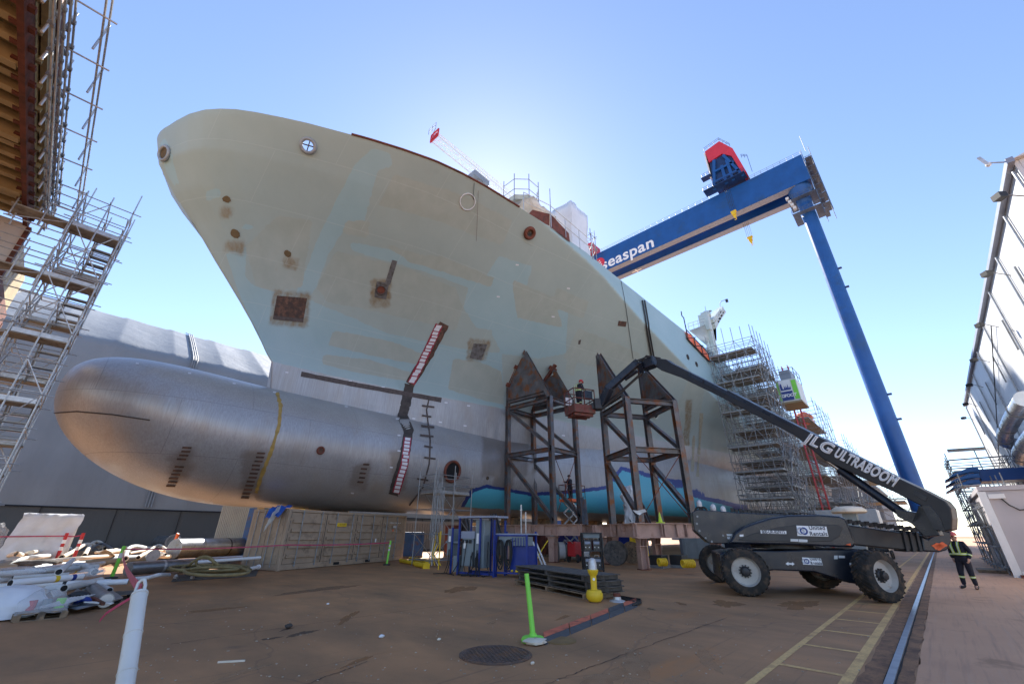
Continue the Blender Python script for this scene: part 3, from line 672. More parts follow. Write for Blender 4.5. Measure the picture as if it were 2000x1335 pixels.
# ---------------------------------------------------------------- cradle towers and their beams
def tower(name, label, N, e1, e2, L1, L2, zt, apex):
    N = V((N[0], N[1], 0)); e1 = V((*e1, 0)).normalized(); e2 = V((*e2, 0)).normalized()
    th = thing(name, label, 'support tower', N, 'steel cradle towers beside the ship')
    P = lambda a, b, z: N + e1*(a*L1) + e2*(b*L2) + V((0, 0, z))
    zb = 2.22; zm = lerp(zb, zt, .555); w = .33
    for a in (0, 1):
        for b in (0, 1):
            MB().ibeam(P(a,b,zb), P(a,b,zt), w, w, .03, e1).build('post', 'dark_steel', th)
    for z in (zm, zt - .22):
        for a, b, c, d in ((0,0,1,0),(1,0,1,1),(1,1,0,1),(0,1,0,0)):
            MB().ibeam(P(a,b,z), P(c,d,z), .28, .30, .03).build('rail', 'dark_steel', th)
    for b in (0, 1): 
        MB().ibeam(P(.12,b,zt + .35), P(1,b,zt + .35), .26, .28, .03).build('rail', 'dark_steel', th)
        MB().ibeam(P(1,b,zt - .4), P(0,b,zm + .15), .24, .24, .03).build('brace', 'dark_steel', th)
        MB().ibeam(P(1,b,zm - .3), P(0,b,zb + .25 + .35*b), .24, .24, .03).build('brace', 'dark_steel', th)
    if True:
        k = MB(); k.tube(P(0,.05,zm-.2), P(0,.95,zb+.3), .025, 5); k.tube(P(0,.95,zm-.2), P(0,.05,zb+.3), .025, 5); k.build('tie_rod', 'rust_red', th)
    for b in (0, 1):
        ap, a1, zs = apex[b]
        A = P(a1, b, ap); T = P(1, b, zs); B0 = P(1, b, zt); S = P(0, b, zt - .05)
        gp = MB().prism([P(.98,b,zt+.2), P(.10,b,zt+.2), A.lerp(S, .14), A.lerp(T, .3) if zs < ap else A.lerp(T, .1), P(.98,b,zs-.1)], e2 * .04); gp.build('gusset_plate', 'dark_steel', th)
        MB().ibeam(S, A, .30, .28, .03, e2).build('raker', 'dark_steel', th)
        MB().ibeam(B0, T, .26, .26, .03, e1).build('raker', 'dark_steel', th)
        if zs < ap - .3:
            MB().ibeam(T, A + (A - T).normalized() * .45, .26, .22, .03, e2).build('raker', 'rust_red', th)
            pk = MB()
            for f_ in (0, .5, 1): q = T.lerp(A, f_); pk.obox(q + (A - T).normalized().cross(e2) * .0, (e2, (A-T).normalized(), e2.cross((A-T).normalized())), (.28, .16, .24))
            pk.build('packing_block', 'rust_red', th)
    return th, P
T1, TP1 = tower('cradle_tower', 'rusty steel cradle tower under the hull, behind the blue power rack', (23.6, 18.4), (0, 1), (1, 0), 4.3, 3.1, 11.05, ((15.7, .62, 12.9), (14.6, .46, 12.4)))
e1 = V((1.88, 2.79)); e2 = V((2.63, -1.79))
zA = vert(1180, 692, (24.14, 14.28)); zB = vert(1262, 712, (26.6, 12.5))
T2, TP2 = tower('cradle_tower', 'rusty steel cradle tower behind the boom lift, with two plain pointed gussets', (22.26, 11.5), e1, e2, e1.length, e2.length, 9.2, ((zA, .97, zA), (zB, .97, zB)))
def beamth(P, Q, label, w=.45, h=.66, m='pink_steel', z=2.21):
    P = V((*P, z - h/2)); Q = V((*Q, z - h/2)); th = thing('support_beam', label, 'steel beam', (P + Q) / 2 - V((0,0,h/2)), 'steel beams under the cradle towers')
    MB().ibeam(P, Q, w, h, .04).build('beam', m, th); d = (Q - P); L = d.length; d.normalize(); n = V((-d.y, d.x, 0)); s = MB()
    k = max(2, int(L / 1.5))
    for i in range(k + 1):
        c = P + d * (.12 + (L - .24) * i / k)
        for sg in (-1, 1): s.obox(c + n*(sg*w*.27), (d, n, (0,0,1)), (.015, w*.22, h/2 - .04))
    s.build('stiffener', m, th)
    sp = MB()
    for f_ in (.42, .58) if L > 3.5 else (.85,):
        for sg in (-1, 1): sp.obox(P.lerp(Q, f_) + n*(sg*(w*.27+.012)), (d, n, (0,0,1)), (.2, .012, h*.42))
    sp.build('splice_plate', 'pink_steel', th); return th
beamth((23.55, 23.6), (23.55, 16.2), 'pinkish steel beam under the front posts of the cradle tower by the power rack')
beamth((26.7, 23.6), (26.7, 17.2), 'pinkish steel beam under the rear posts of the cradle tower by the power rack')
beamth((23.9, 17.9), (30.5, 17.9), 'pinkish steel beam running aft from the cradle tower by the power rack')
a = V((22.26, 11.5)); d1 = e1.normalized(); d2 = e2.normalized()
beamth(a - d2*.5, a + d2*4.2, 'pinkish steel beam end on behind the boom lift tyres', h=.72)
beamth(a - d1*0 + d1*.35, a + d1*4.9, 'pinkish steel beam under the left side of the tower behind the boom lift', h=.7)
beamth(a + d2*e2.length + d1*.4, a + d2*e2.length + d1*4.6, 'pinkish steel beam under the right side of the tower behind the boom lift', h=.7)
def pedestal(x, y, rz, label, h=1.55):
    th = thing('beam_pedestal', label, 'pedestal', (x, y, 0), 'steel pedestals under the beams'); c, s = math.cos(rz), math.sin(rz); X = V((c, s, 0)); Y = V((-s, c, 0)); P = V((x, y, 0))
    MB().ibeam(P + V((0,0,.04)), P + V((0,0,h*.72)), .42, .42, .035, X).build('column', 'pink_steel', th)
    MB().obox(P + V((0,0,.02)), (X, Y, (0,0,1)), (.27, .27, .02)).build('base_plate', 'rust_red', th)
    cp_ = MB(); cp_.obox(P + V((0,0,h*.73)), (X, Y, (0,0,1)), (.24, .24, .015)); cp_.obox(P + V((0,0,h-.02)), (X, Y, (0,0,1)), (.33, .33, .02))
    for sx in (-.18, 0, .18): cp_.prism([P + X*sx - Y*.2 + V((0,0,h*.74)), P + X*sx + Y*.2 + V((0,0,h*.74)), P + X*sx + Y*.31 + V((0,0,h-.03)), P + X*sx - Y*.31 + V((0,0,h-.03))], X*.02)
    cp_.build('cap', 'pink_steel', th)
ang2 = math.atan2(d2.y, d2.x)
for p, rz, lb in (((23.55,18.5),0,'pinkish pedestal under the nearest post of the left cradle tower'), ((23.55,22.4),0,'pinkish pedestal under the left front post of the left cradle tower'), ((26.7,18.3),0,'pinkish pedestal under the right rear post of the left cradle tower'),
    ((30.2,17.9),0,'pinkish pedestal at the aft end of the beam between the two towers'), ((22.3,11.6),ang2,'tall pinkish pedestal left of the yellow drain hoses'), ((25.95,9.1),ang2,'tall pinkish pedestal right of the yellow drain hoses, by the tyre'),
    ((24.7,15.1),ang2,'pinkish pedestal behind the wooden cable drum'), ((27.3,13.2),ang2,'pinkish pedestal deep behind the yellow drain hoses')):
    pedestal(*p, rz, lb, 1.5)
def wedge(x, y, h, label, rz=0, z=2.22, wd=1.5):
    th = thing('hull_bracket', label, 'bracket', (x, y, z), 'triangular hull brackets'); Y = V((math.sin(rz), math.cos(rz), 0)); X = V((Y.y, -Y.x, 0)); P = V((x, y, z))
    MB().prism([P - Y*wd*.35, P + Y*wd*.5, P + Y*wd*.30 + V((0,0,h)), P + Y*wd*.12 + V((0,0,h))], X*.3).build('gusset_plate', 'dark_steel', th)
    MB().ibeam(P - Y*wd*.42, P + Y*wd*.16 + V((0,0,h+.12)), .34, .26, .03, X).build('raker', 'dark_steel', th); MB().ibeam(P + Y*wd*.6, P + Y*wd*.26 + V((0,0,h+.1)), .30, .22, .03, X).build('raker', 'dark_steel', th)
wedge(26.3, 17.9, 1.7, 'short triangular steel bracket standing between the two cradle towers', 0.9)
wedge(19.5, 22.4, 1.5, 'triangular steel bracket against the hull, right of the small scaffold', .3, .9, 2.2)
wedge(22.6, 22.9, 1.6, 'dark triangular steel bracket behind the left cradle tower posts', .3, 1.2, 2.0)
wedge(33, 16.6, 2.6, 'triangular steel bracket behind the right cradle tower', .5, 1.2, 2.6)

# ---------------------------------------------------------------- boom lift
bl = thing('boom_lift', 'dark telescopic boom lift reaching up to the hull', 'boom lift', (17.75, 4.1, 0))
a_ = V((.41, -.912, 0)).normalized(); b_ = V((.912, .41, 0)).normalized(); CH = V((17.75, 4.05, 0))
def side(px, off, th, nm, m, par=bl, bev=.04, smooth=None):
    P0 = CH + b_ * off
    return MB().prism([onpl(u, v, P0, b_) for u, v in px], b_ * th).build(nm, m, par, bevel=bev, smooth=smooth)
ch = side([(1420,1078),(1440,1073),(1518,1075),(1600,1072),(1697,1073),(1700,1092),(1712,1110),(1702,1141),(1660,1138),(1610,1122),(1590,1116),(1512,1113),(1470,1118),(1420,1130),(1408,1120)], -1.1, 2.3, 'chassis', 'machine')
side([(1600,1115),(1700,1135),(1712,1112),(1740,1112),(1745,1132),(1705,1146),(1610,1128)], -.4, 1.2, 'axle_beam', 'machine')
side([(1405,1080),(1432,1076),(1438,1130),(1412,1134)], -1.4, 3.2, 'axle_beam', 'machine')
MB().lathe([(.95, 0), (.95, .3)], CH + V((0, 0, 1.28)), n=28).build('slew_ring', 'black', bl)
hood = side([(1423,1061),(1436,1039),(1452,1028),(1474,1020),(1505,1010),(1539,1005),(1600,1004),(1640,1007),(1652,1012),(1660,1030),(1672,1062),(1668,1068),(1640,1068),(1560,1064),(1474,1062)], -1.25, 1.15, 'engine_hood', 'machine', bev=.07)
side([(1423,1056),(1436,1039),(1452,1029),(1474,1021),(1539,1006),(1640,1008),(1652,1014),(1665,1060),(1655,1064),(1474,1060)], .35, .95, 'engine_hood', 'machine', bev=.07)
side([(1440,1054),(1470,1042),(1520,1029),(1560,1024),(1636,1024),(1646,1030),(1640,1046),(1624,1056),(1560,1058),(1474,1056)], -1.275, .03, 'hood_panel', 'machine_grey', hood, bev=.01)
side([(1352,999),(1362,994),(1440,1000),(1530,1004),(1530,1064),(1450,1062),(1384,1060),(1356,1035)], -.75, 1.5, 'counterweight', 'machine', bev=.03)
bo = MB()
for u, v in ((1362,1008),(1361,1022),(1366,1036),(1378,1050),(1390,1057),(1412,1045)): q = onpl(u, v, CH + b_*-.77, b_); bo.lathe([(.035,0),(.035,.04)], q, -b_, 8)
bo.build('bolt', 'galv_dull', bl)
ck = MB()
for u in (1366, 1374): c = onpl(u, 1000, CH + b_*-.7, b_); ck.path([c + a_*(.14*math.cos(t)) + V((0,0,.17*math.sin(t))) for t in [i*PI/8 for i in range(17)]], .035, 6)
ck.build('hose_loop', 'cable_black', bl)
ct = MB()
for i in range(46):
    q = onpl(lerp(1430, 1800, i/45), lerp(995, 1034, i/45) + (2 if i % 2 else 0) - 6*math.sin(i/45*PI)*(.3), CH + b_*-.5, b_); ct.obox(q, (a_, b_, (0,0,1)), (.05, .07, .06))
ct.build('cable_chain', 'cable_black', bl)
lb = side([(1560,1010),(1662,1025),(1740,1036),(1807,1046),(1806,1077),(1740,1071),(1672,1064),(1560,1058)], -.45, .7, 'lower_boom', 'machine_grey')
for i in range(4): side([(1762+13*i,1034+2*i),(1768+13*i,1035+2*i),(1778+13*i,1077),(1771+13*i,1077)], -.52, .84, 'hose_guard', 'black', bl, .015)
kn = side([(1799,1046),(1812,1052),(1838,1034),(1858,1038),(1859,1058),(1850,1074),(1835,1078),(1804,1076)], -.55, .9, 'boom_pivot', 'machine')
side([(1800,1046),(1806,1042),(1838,1027),(1858,1031),(1860,1038),(1838,1034),(1812,1052)], -.6, 1.0, 'pivot_guard', 'black', bl, .02)
T0 = onk(1845, 985, 11.5); TT = onk(1265, 705, 21.5); bd = (TT - T0); bd.z = 0; bd.normalize(); bn = V((bd.y, -bd.x, 0));  bn = bn if bn.dot(EYEP - T0) > 0 else -bn
def bside(px, off, th, nm, m, par=bl, bev=.02):
    P0 = T0 + bn * off
    return MB().prism([onpl(u, v, P0, bn) for u, v in px], bn * -th).build(nm, m, par, bevel=bev)
mb_ = bside([(1420,761),(1489,797),(1600,853),(1700,904),(1750,931),(1806,957),(1846,978),(1857,992),(1860,1012),(1859,1034),(1845,1037),(1824,1033),(1800,988),(1742,958),(1700,940),(1610,898),(1551,849),(1414,779)], .28, .56, 'main_boom', 'machine_grey', bev=.03)
bside([(1283,699),(1300,701),(1310,708),(1420,763),(1416,779),(1330,737),(1291,723),(1281,716)], .22, .44, 'inner_boom', 'machine_grey', bev=.03)
bside([(1345,727),(1374,741),(1372,748),(1344,734)], .25, .03, 'boom_plate', 'machine', mb_, .005); bside([(1374,741),(1546,828),(1550,836),(1376,749)], .295, .015, 'wear_strip', 'machine', mb_, .004)
bside([(1786,957),(1812,969),(1808,978),(1783,966)], .295, .02, 'cover_plate', 'machine', mb_, .004)
bside([(1800,988),(1824,1033),(1845,1037),(1836,1010),(1815,985)], .30, .02, 'boom_plate', 'machine', mb_, .004)
MB().tube(onpl(1612, 896, T0, bn), onpl(1645, 920, T0, bn), .07, 14).build('cylinder_rod', 'chrome', bl, smooth=40)
MB().tube(onpl(1640, 916, T0, bn), onpl(1764, 1002, T0, bn), .135, 16).build('lift_cylinder', 'machine', bl, smooth=40)
bside([(1745,990),(1764,996),(1806,1003),(1812,1000),(1790,988),(1806,985),(1822,1020),(1836,1045),(1806,1048),(1780,1022),(1752,1008)], .2, .4, 'boom_link', 'machine')
# jib, rotator, basket
BC = onk(1133, 803, 22.2); e_l = V((sa, -ca, 0)); e_v = V((ca, sa, 0))
JT = TT; JB = onk(1176, 790, 21.9)
MB().obox(onk(1268, 710, 21.4), (bd, bn, (0,0,1)), (.42, .26, .26)).build('jib_pivot', 'machine', bl, bevel=.05)
jb = MB().beam(onk(1247, 706, 21.5), onk(1186, 760, 21.8), .3, .36); jb.beam(onk(1190, 757, 21.8), JB, .34, .42); jb.build('jib', 'machine', bl, bevel=.03)
MB().tube(onk(1254, 728, 21.3), onk(1177, 797, 21.7), .07, 8).build('levelling_rod', 'machine_grey', bl); MB().beam(onk(1249, 708, 21.4), onk(1255, 728, 21.4), .22, .2).build('jib_link', 'machine', bl)
MB().tube(onk(1245, 724, 21.2), onk(1221, 741, 21.5), .09, 8).build('jib_cylinder', 'machine', bl)
hz = MB()
for k in range(4): hz.path([onk(1236 + 6*k, 706, 21.2), onk(1262, 697 - k, 21.2), onk(1290, 702 - k, 21.2)], .035, 5)
hz.build('hose', 'cable_black', bl)
rt = MB().obox(onk(1168, 790, 22), (e_l, e_v, (0,0,1)), (.22, .25, .3)); rt.obox(onk(1160, 794, 22.1), (e_l, e_v, (0,0,1)), (.2, .18, .18)); rt.build('rotator', 'black', bl, bevel=.05)
FL = BC + V((0, 0, -.05)); hw, hd_ = .62, .55
yaw = .35; bx_ = (e_l * math.cos(yaw) + e_v * math.sin(yaw)); by_ = V((-bx_.y, bx_.x, 0))
mat('basket_red', (.16, .045, .035), .6, .2, .3, 4, (.10, .07, .05), .45, 5)
MB().obox(FL, (bx_, by_, (0,0,1)), (hw, hd_, .14)).build('platform_floor', 'basket_red', bl); fb = MB()
for s in (-.6, 0, .6): fb.obox(FL + by_*(s*hd_) + V((0,0,-.2)), (bx_, by_, (0,0,1)), (hw*.9, .07, .08))
fb.build('floor_beam', 'basket_red', bl)
br_ = MB(); cs = [FL + bx_*(i*hw) + by_*(j*hd_) for i, j in ((-1,-1),(1,-1),(1,1),(-1,1))]
for i in range(4):
    A, B = cs[i], cs[(i+1) % 4]
    for h in (1.15, .62): br_.tube(A + V((0,0,h)), B + V((0,0,h)), .03, 6)
    br_.tube(A, A + V((0,0,1.15)), .03, 6); br_.tube(A.lerp(B,.5), A.lerp(B,.5) + V((0,0,1.15)), .022, 6)
    br_.beam(A + V((0,0,.2)), B + V((0,0,.2)), .02, .18)
br_.build('guard_rail', 'basket_red', bl)
MB().obox(FL - bx_*(hw*.55) + by_*(hd_ + .02) + V((0,0,.72)), (bx_, by_, (0,0,1)), (.2, .012, .22)).build('notice_board', 'label_white', bl)
MB().obox(FL + bx_*.25 - by_*(hd_ - .1) + V((0,0,.85)), (bx_, by_, (0,0,1)), (.24, .14, .22)).build('control_box', 'machine', bl, bevel=.03)
# wheels
def wheel(P, ax, sgn):
    ax = V(ax).normalized(); R_ = .66; w = .24; C0 = V((P[0], P[1], R_)); t_ = MB()
    t_.lathe([(.40,-w),(.56,-w*1.02),(.62,-w*.9),(R_-.03,-w*.7),(R_-.02,0),(R_-.03,w*.7),(.62,w*.9),(.56,w*1.02),(.40,w)], C0, ax, 40, False)
    x = ax.orthogonal().normalized(); y = ax.cross(x)
    for i in range(26):
        for s in (-1, 1):
            t0 = 2*PI*i/26 + (.12 if s > 0 else 0)
            pr = [(.02*s, 0), (w*.55*s, .09), (w*.93*s, .2)]
            for (p0, dt0), (p1, dt1) in zip(pr[:-1], pr[1:]):
                A = C0 + ax*p0 + (x*math.cos(t0+dt0) + y*math.sin(t0+dt0))*(R_-.02); B = C0 + ax*p1 + (x*math.cos(t0+dt1) + y*math.sin(t0+dt1))*(R_-.035)
                t_.beam(A, B, .05, .05, A - C0)
    wh = t_.build('wheel', 'rubber', bl, smooth=30)
    f = ax * sgn
    MB().lathe([(.40, -w*1.0),(.425, w*.96),(.40, w*.98),(.385, w*.6),(.36, w*.35),(.16, w*.32),(.05, w*.3)], C0, f, 32, False).build('rim', 'rim_white', wh, smooth=30)
    hb_ = MB().lathe([(.145, w*.2),(.145, w*.5),(.11, w*.62),(.10, w*1.0),(.06, w*1.05)], C0, f, 16)
    for i in range(12): q = C0 + (x*math.cos(i*PI/6) + y*math.sin(i*PI/6))*.165; hb_.tube(q + f*w*.3, q + f*w*.55, .02, 6)
    hb_.build('hub', 'black', wh, smooth=30)
nrm = (-b_).normalized()
wheel((15.55, 4.72), nrm, 1)
c_, s_ = math.cos(.55), math.sin(.55); n2 = V((nrm.x*c_ - nrm.y*s_, nrm.x*s_ + nrm.y*c_, 0)); n3 = V((nrm.x*c_ + nrm.y*s_, -nrm.x*s_ + nrm.y*c_, 0))
wheel((16.95, 1.62), n2 if n2.x * ca < 9 else n3, 1); wheel((19.05, 6.75), nrm, 1); wheel((19.6, 3.45), nrm, 1)
# decals
def plate(px, off, m, nm, par=bl):
    P0 = CH + b_ * off; return MB().prism([onpl(u, v, P0, b_) for u, v in px], b_ * -.006).build(nm, m, par)
for (u0,v0,u1,v1), off, s in (((1554,1025.5,1618,1047), -1.281, .115), ((1565,1087.5,1607,1103), -1.106, .078)):
    pl_ = plate([(u0+1.5,v0),(u1-4,v0+2),(u1,v1),(u0+3.5,v1-1.5)], off, 'letter', 'sign_plate')
    cu_, cv_ = lerp(u0, u1, .62), (v0+v1)/2; P0 = CH + b_*(off-.012)
    text('United\nRentals', s*1.45, onpl(lerp(u0, u1, .675), cv_ - .2, P0, b_), a_, (0,0,1), 'letter_dark', pl_, .002, .003, w=1.1, fit=(onpl(u1, cv_, P0, b_) - onpl(u0, cv_, P0, b_)).length*.52)
    for k, m in ((.15, 'silver'), (.25, 'letter_blue')):
        c = onpl(lerp(u0,u1,k), cv_, P0, b_); x = a_; z = V((0,0,1)); MB().path([c + (x*math.cos(t) + z*math.sin(t))*(s*.75) for t in [i*PI/12 for i in range(24)]], s*.2, 6, True).build('emblem_ring', m, pl_)
sp_ = plate([(1485,1034.5),(1535.5,1036),(1536,1042),(1486,1041)], -1.281, 'letter', 'sign_plate'); text('800-UR-RENTS', .14, onpl(1510.5, 1038.3, CH + b_*-1.293, b_), a_, (0,0,1), 'letter_dark', sp_, .002, .002, fit=(onpl(1533, 1038, CH + b_*-1.29, b_) - onpl(1488, 1038, CH + b_*-1.29, b_)).length)
for px in ([(1544,1051.5),(1559,1052),(1559,1057),(1544,1056.5)], [(1560,1052),(1577,1053),(1577,1058),(1560,1057.5)]): plate(px, -1.281, 'reflect', 'sticker')
for px in ([(1419,1042),(1430,1042),(1431,1046),(1420,1046)], [(1420,1048),(1431,1048),(1431,1052),(1421,1052)]): plate(px, -.76, 'reflect', 'sticker')
plate([(1651,1063),(1661,1060),(1662,1065)], -1.281, 'orange', 'marker_lamp'); plate([(1444.5,1043),(1452,1043),(1452,1047),(1444.5,1047)], -1.281, 'letter', 'sticker')
plate([(1534,1100),(1540,1096),(1540,1098.5),(1547,1098.8),(1547,1096.5),(1552,1100.5),(1547,1104),(1547,1101.8),(1540,1101.5),(1540,1104)], -1.106, 'letter', 'arrow_mark')
for px in ([(1629,1084),(1636,1084),(1636,1091),(1629,1091)], [(1638,1084),(1650,1084.5),(1650,1089),(1638,1089)], [(1659,1098),(1666,1098),(1666,1103),(1659,1103)]): plate(px, -1.106, 'reflect', 'sticker')
P0 = T0 + bn*.295
def btext(s, u0, v0, u1, v1, size):
    A = onpl(u0, v0, P0, bn); B = onpl(u1, v1, P0, bn); X = (B - A).normalized(); L = (B - A).length
    text(s, size, (A + B)/2 + bn*.004, X, (0,0,1), 'letter', bl, 0, 0, w=1.12, fit=L, shear=.12, outline=.022)
btext('JLG', 1570, 852, 1627, 880, .50); btext('ULTRABOOM', 1632, 883, 1752, 943, .44)
fl = MB()
for k, (u, v) in enumerate(((1829,1066),(1835,1067.5),(1840,1064))): q = onpl(u, v, CH + b_*-.56, b_); fl.prism([q + a_*(.10*math.cos(t))*(1+.3*math.sin(3*t+k)) + V((0,0,.08*math.sin(t)*(1+.4*math.sin(2*t)))) for t in [i*PI/7 for i in range(14)]], b_*-.006)
fl.build('flame_emblem', 'orange', bl)

# ---------------------------------------------------------------- people
def skinmesh(name, m, nodes, edges, parent, root=0, lv=2):
    me = bpy.data.meshes.new(name); o0 = ORIG[parent.name]
    me.from_pydata([tuple(V(p) - o0) for p, r in nodes], edges, []); ob = bpy.data.objects.new(name, me); COL.objects.link(ob); ob.parent = parent; ORIG[ob.name] = o0
    sk = ob.modifiers.new('sk', 'SKIN'); sk.use_smooth_shade = True
    for i, (p, r) in enumerate(nodes):
        d = me.skin_vertices[0].data[i]; d.radius = r if isinstance(r, tuple) else (r, r); d.use_root = i == root
    ss = ob.modifiers.new('ss', 'SUBSURF'); ss.levels = ss.render_levels = lv; me.materials.append(M(m)); return ob
def person(P, face, label, pose, s=1.0, bands=True, hat='helmet', group=None):
    P = V(P); fw = V((*face, 0)).normalized(); rt_ = V((fw.y, -fw.x, 0)); up = V((0,0,1))
    th = thing('person', label, 'person', P, group)
    q = lambda r, f, z: P + (rt_*r + fw*f + up*z)*s
    J = dict(pel=(0,0,.96), bel=(0,.01,1.10), che=(0,.0,1.33), nek=(0,.0,1.50), hd0=(0,.03,1.60), hd1=(0,.03,1.70),
        sl=(-.19,0,1.43), sr=(.19,0,1.43), el=(-.26,-.04,1.15), er=(.26,-.04,1.15), wl=(-.25,.1,.92), wr=(.25,.1,.92),
        hl=(-.10,0,.90), hr=(.10,0,.90), kl=(-.12,.02,.50), kr=(.12,.02,.50), al=(-.13,0,.10), ar=(.13,0,.10), tl=(-.16,.16,.035), tr=(.16,.16,.035))
    J.update(pose); K = {k: q(*v) for k, v in J.items()}
    order = ['pel','bel','che','nek','hd0','hd1','sl','sr','el','er','wl','wr','hl','hr','kl','kr','al','ar','tl','tr']; ix = {k: i for i, k in enumerate(order)}
    R0 = dict(pel=.14,bel=.135,che=.145,nek=.055,hd0=.085,hd1=.09,sl=.075,sr=.075,el=.05,er=.05,wl=.034,wr=.034,hl=.10,hr=.10,kl=.065,kr=.065,al=.045,ar=.045,tl=.04,tr=.04)
    E = [('pel','bel'),('bel','che'),('che','nek'),('nek','hd0'),('hd0','hd1'),('che','sl'),('che','sr'),('sl','el'),('sr','er'),('el','wl'),('er','wr'),('pel','hl'),('pel','hr'),('hl','kl'),('hr','kr'),('kl','al'),('kr','ar'),('al','tl'),('ar','tr')]
    body = skinmesh('body', 'skin', [(K[k], R0[k]*s) for k in order], [(ix[a], ix[b]) for a, b in E], th)
    co_ = [k for k in order if k not in ('hd0','hd1','tl','tr')]; iy = {k: i for i, k in enumerate(co_)}; infl = dict(nek=.068)
    skinmesh('coverall', 'navy', [(K[k], (infl.get(k, R0[k]*1.17+.012))*s) for k in co_], [(iy[a], iy[b]) for a, b in E if a in iy and b in iy], th)
    for a, b in (('al','tl'),('ar','tr')):
        skinmesh('boot', 'boot', [(K[a]+up*.06*s, .062*s), (K[a]-up*.035*s, .062*s), (K[b], .05*s)], [(0,1),(1,2)], th)
    hc = K['hd1']; hn = (K['hd1'] - K['hd0']).normalized(); hf = (fw - hn*fw.dot(hn)).normalized()
    h = MB().lathe([(.125, -.005),(.127,.02),(.118,.06),(.095,.10),(.055,.125),(.0005,.133)], hc, hn, 20); h.lathe([(.145,-.012),(.147,-.004),(.12,0)], hc + hf*.018, hn, 20); h.build('hard_hat', hat, th, smooth=60)
    fc = MB(); ec = K['hd0'] + hn*.045
    for sg in (-1, 1): fc.lathe([(.001,-.006),(.014,-.004),(.014,.004),(.001,.006)], ec + hf*.088 + rt_*sg*.032, hf, 8)
    fc.build('eyes', 'black', body); fc = MB().prism([K['hd0'] + hf*.09 + hn*.04, K['hd0'] + hf*.088 + rt_*.016, K['hd0'] + hf*.088 - rt_*.016], hf*.022); fc.build('nose', 'skin', body)
    fc = MB()
    for sg in (-1, 1): fc.obox(K['hd0'] + rt_*sg*.088 + hn*.03, (rt_, hf, hn), (.01, .018, .03))
    fc.build('ears', 'skin', body); MB().obox(K['hd0'] + hf*.082 - hn*.032, (rt_, hf, hn), (.024, .005, .005)).build('mouth', 'rust_red', body)
    for w, e, sg in (('wl','el',1), ('wr','er',-1)):
        d = (K[w] - K[e]).normalized(); px = (rt_ - d*rt_.dot(d)).normalized(); pf = d.cross(px); g = MB(); g.obox(K[w] + d*.055, (px, pf, d), (.014, .038, .05))
        for i, ln in enumerate((.068, .078, .073, .058)):
            r0 = K[w] + d*.10 + pf*(-.03 + .02*i); g.path([r0, r0 + d*ln*.5, r0 + d*ln*.85 + px*sg*ln*.35], [.0095, .009, .0075], 6)
        r0 = K[w] + d*.03 + pf*.04; g.path([r0, r0 + d*.035 + pf*.022, r0 + d*.065 + pf*.02 + px*sg*.015], [.011, .010, .008], 6); g.build('hand', 'skin', th, smooth=60)
    if bands:
        def band(A, B, t, r, w):
            c = A.lerp(B, t); d = (B - A).normalized(); MB().lathe([(r, -w), (r*1.01, 0), (r, w)], c, d, 20).build('hi_vis_band', 'hivis', th, smooth=60); MB().lathe([(r*1.02, -w*.45), (r*1.03, 0), (r*1.02, w*.45)], c, d, 20).build('reflective_tape', 'reflect', th, smooth=60)
        for a, b, r in (('kl','al',.079),('kr','ar',.079)): band(K[a], K[b], .32, r*s, .028*s)
        for a, b in (('el','wl'),('er','wr')): band(K[a], K[b], .45, .064*s, .026*s)
        w_ = MB(); t_ = MB(); ring = []
        for i in range(25):
            an = 2*PI*i/24; ring.append(rt_*math.cos(an)*.205*s + fw*math.sin(an)*.178*s)
        w_.grid([[K['bel'] + v + up*z*s for v in ring] for z in (-.035, .035)]); t_.grid([[K['bel'] + v*1.012 + up*z*s for v in ring] for z in (-.014, .014)])
        for sg in (-1, 1):
            for fs in (1, -1):
                pts = [(sg*.085, fs*.182, 1.10), (sg*.095, fs*.19, 1.25), (sg*.10, fs*.185, 1.38), (sg*.10, fs*.12, 1.49), (sg*.10, fs*.0, 1.515)]
                for ww, mm, dd in ((.038, w_, 0), (.016, t_, .004)): mm.grid([[q(a[0] - ww, a[1] + dd*fs, a[2] + dd) for a in pts], [q(a[0] + ww, a[1] + dd*fs, a[2] + dd) for a in pts]])
        w_.build('hi_vis_vest_band', 'hivis', th, smooth=60); t_.build('reflective_tape', 'reflect', th, smooth=60)
    return th
pr = onz(1903, 1150); tocam = V((-pr.x, -pr.y)).normalized()
person((pr.x, pr.y, .004), (tocam.x + .25, tocam.y + .35), 'person in a navy coverall with lime yellow bands standing beside the crane rail', dict(kl=(-.10,.03,.5), kr=(.17,.05,.5), al=(-.10,.0,.10), ar=(.22,.03,.10), tl=(-.15,.17,.035), tr=(.30,.18,.035), el=(-.27,-.06,1.16), er=(.27,-.05,1.16), wl=(-.22,.06,.95), wr=(.24,.05,.94)), 1.0)
ft = FL + V((0,0,.15)) - bx_*.02
person(ft, (e_l * .9 + e_v*.5).to_2d(), 'person in dark coverall and red hard hat standing in the boom lift basket', dict(che=(0,.08,1.33), nek=(0,.14,1.49), hd0=(0,.19,1.58), hd1=(0,.22,1.67), sl=(-.19,.08,1.42), sr=(.19,.08,1.42), el=(-.27,.12,1.16), er=(.27,.12,1.16), wl=(-.2,.36,1.12), wr=(.2,.36,1.12)), .97, hat='red')
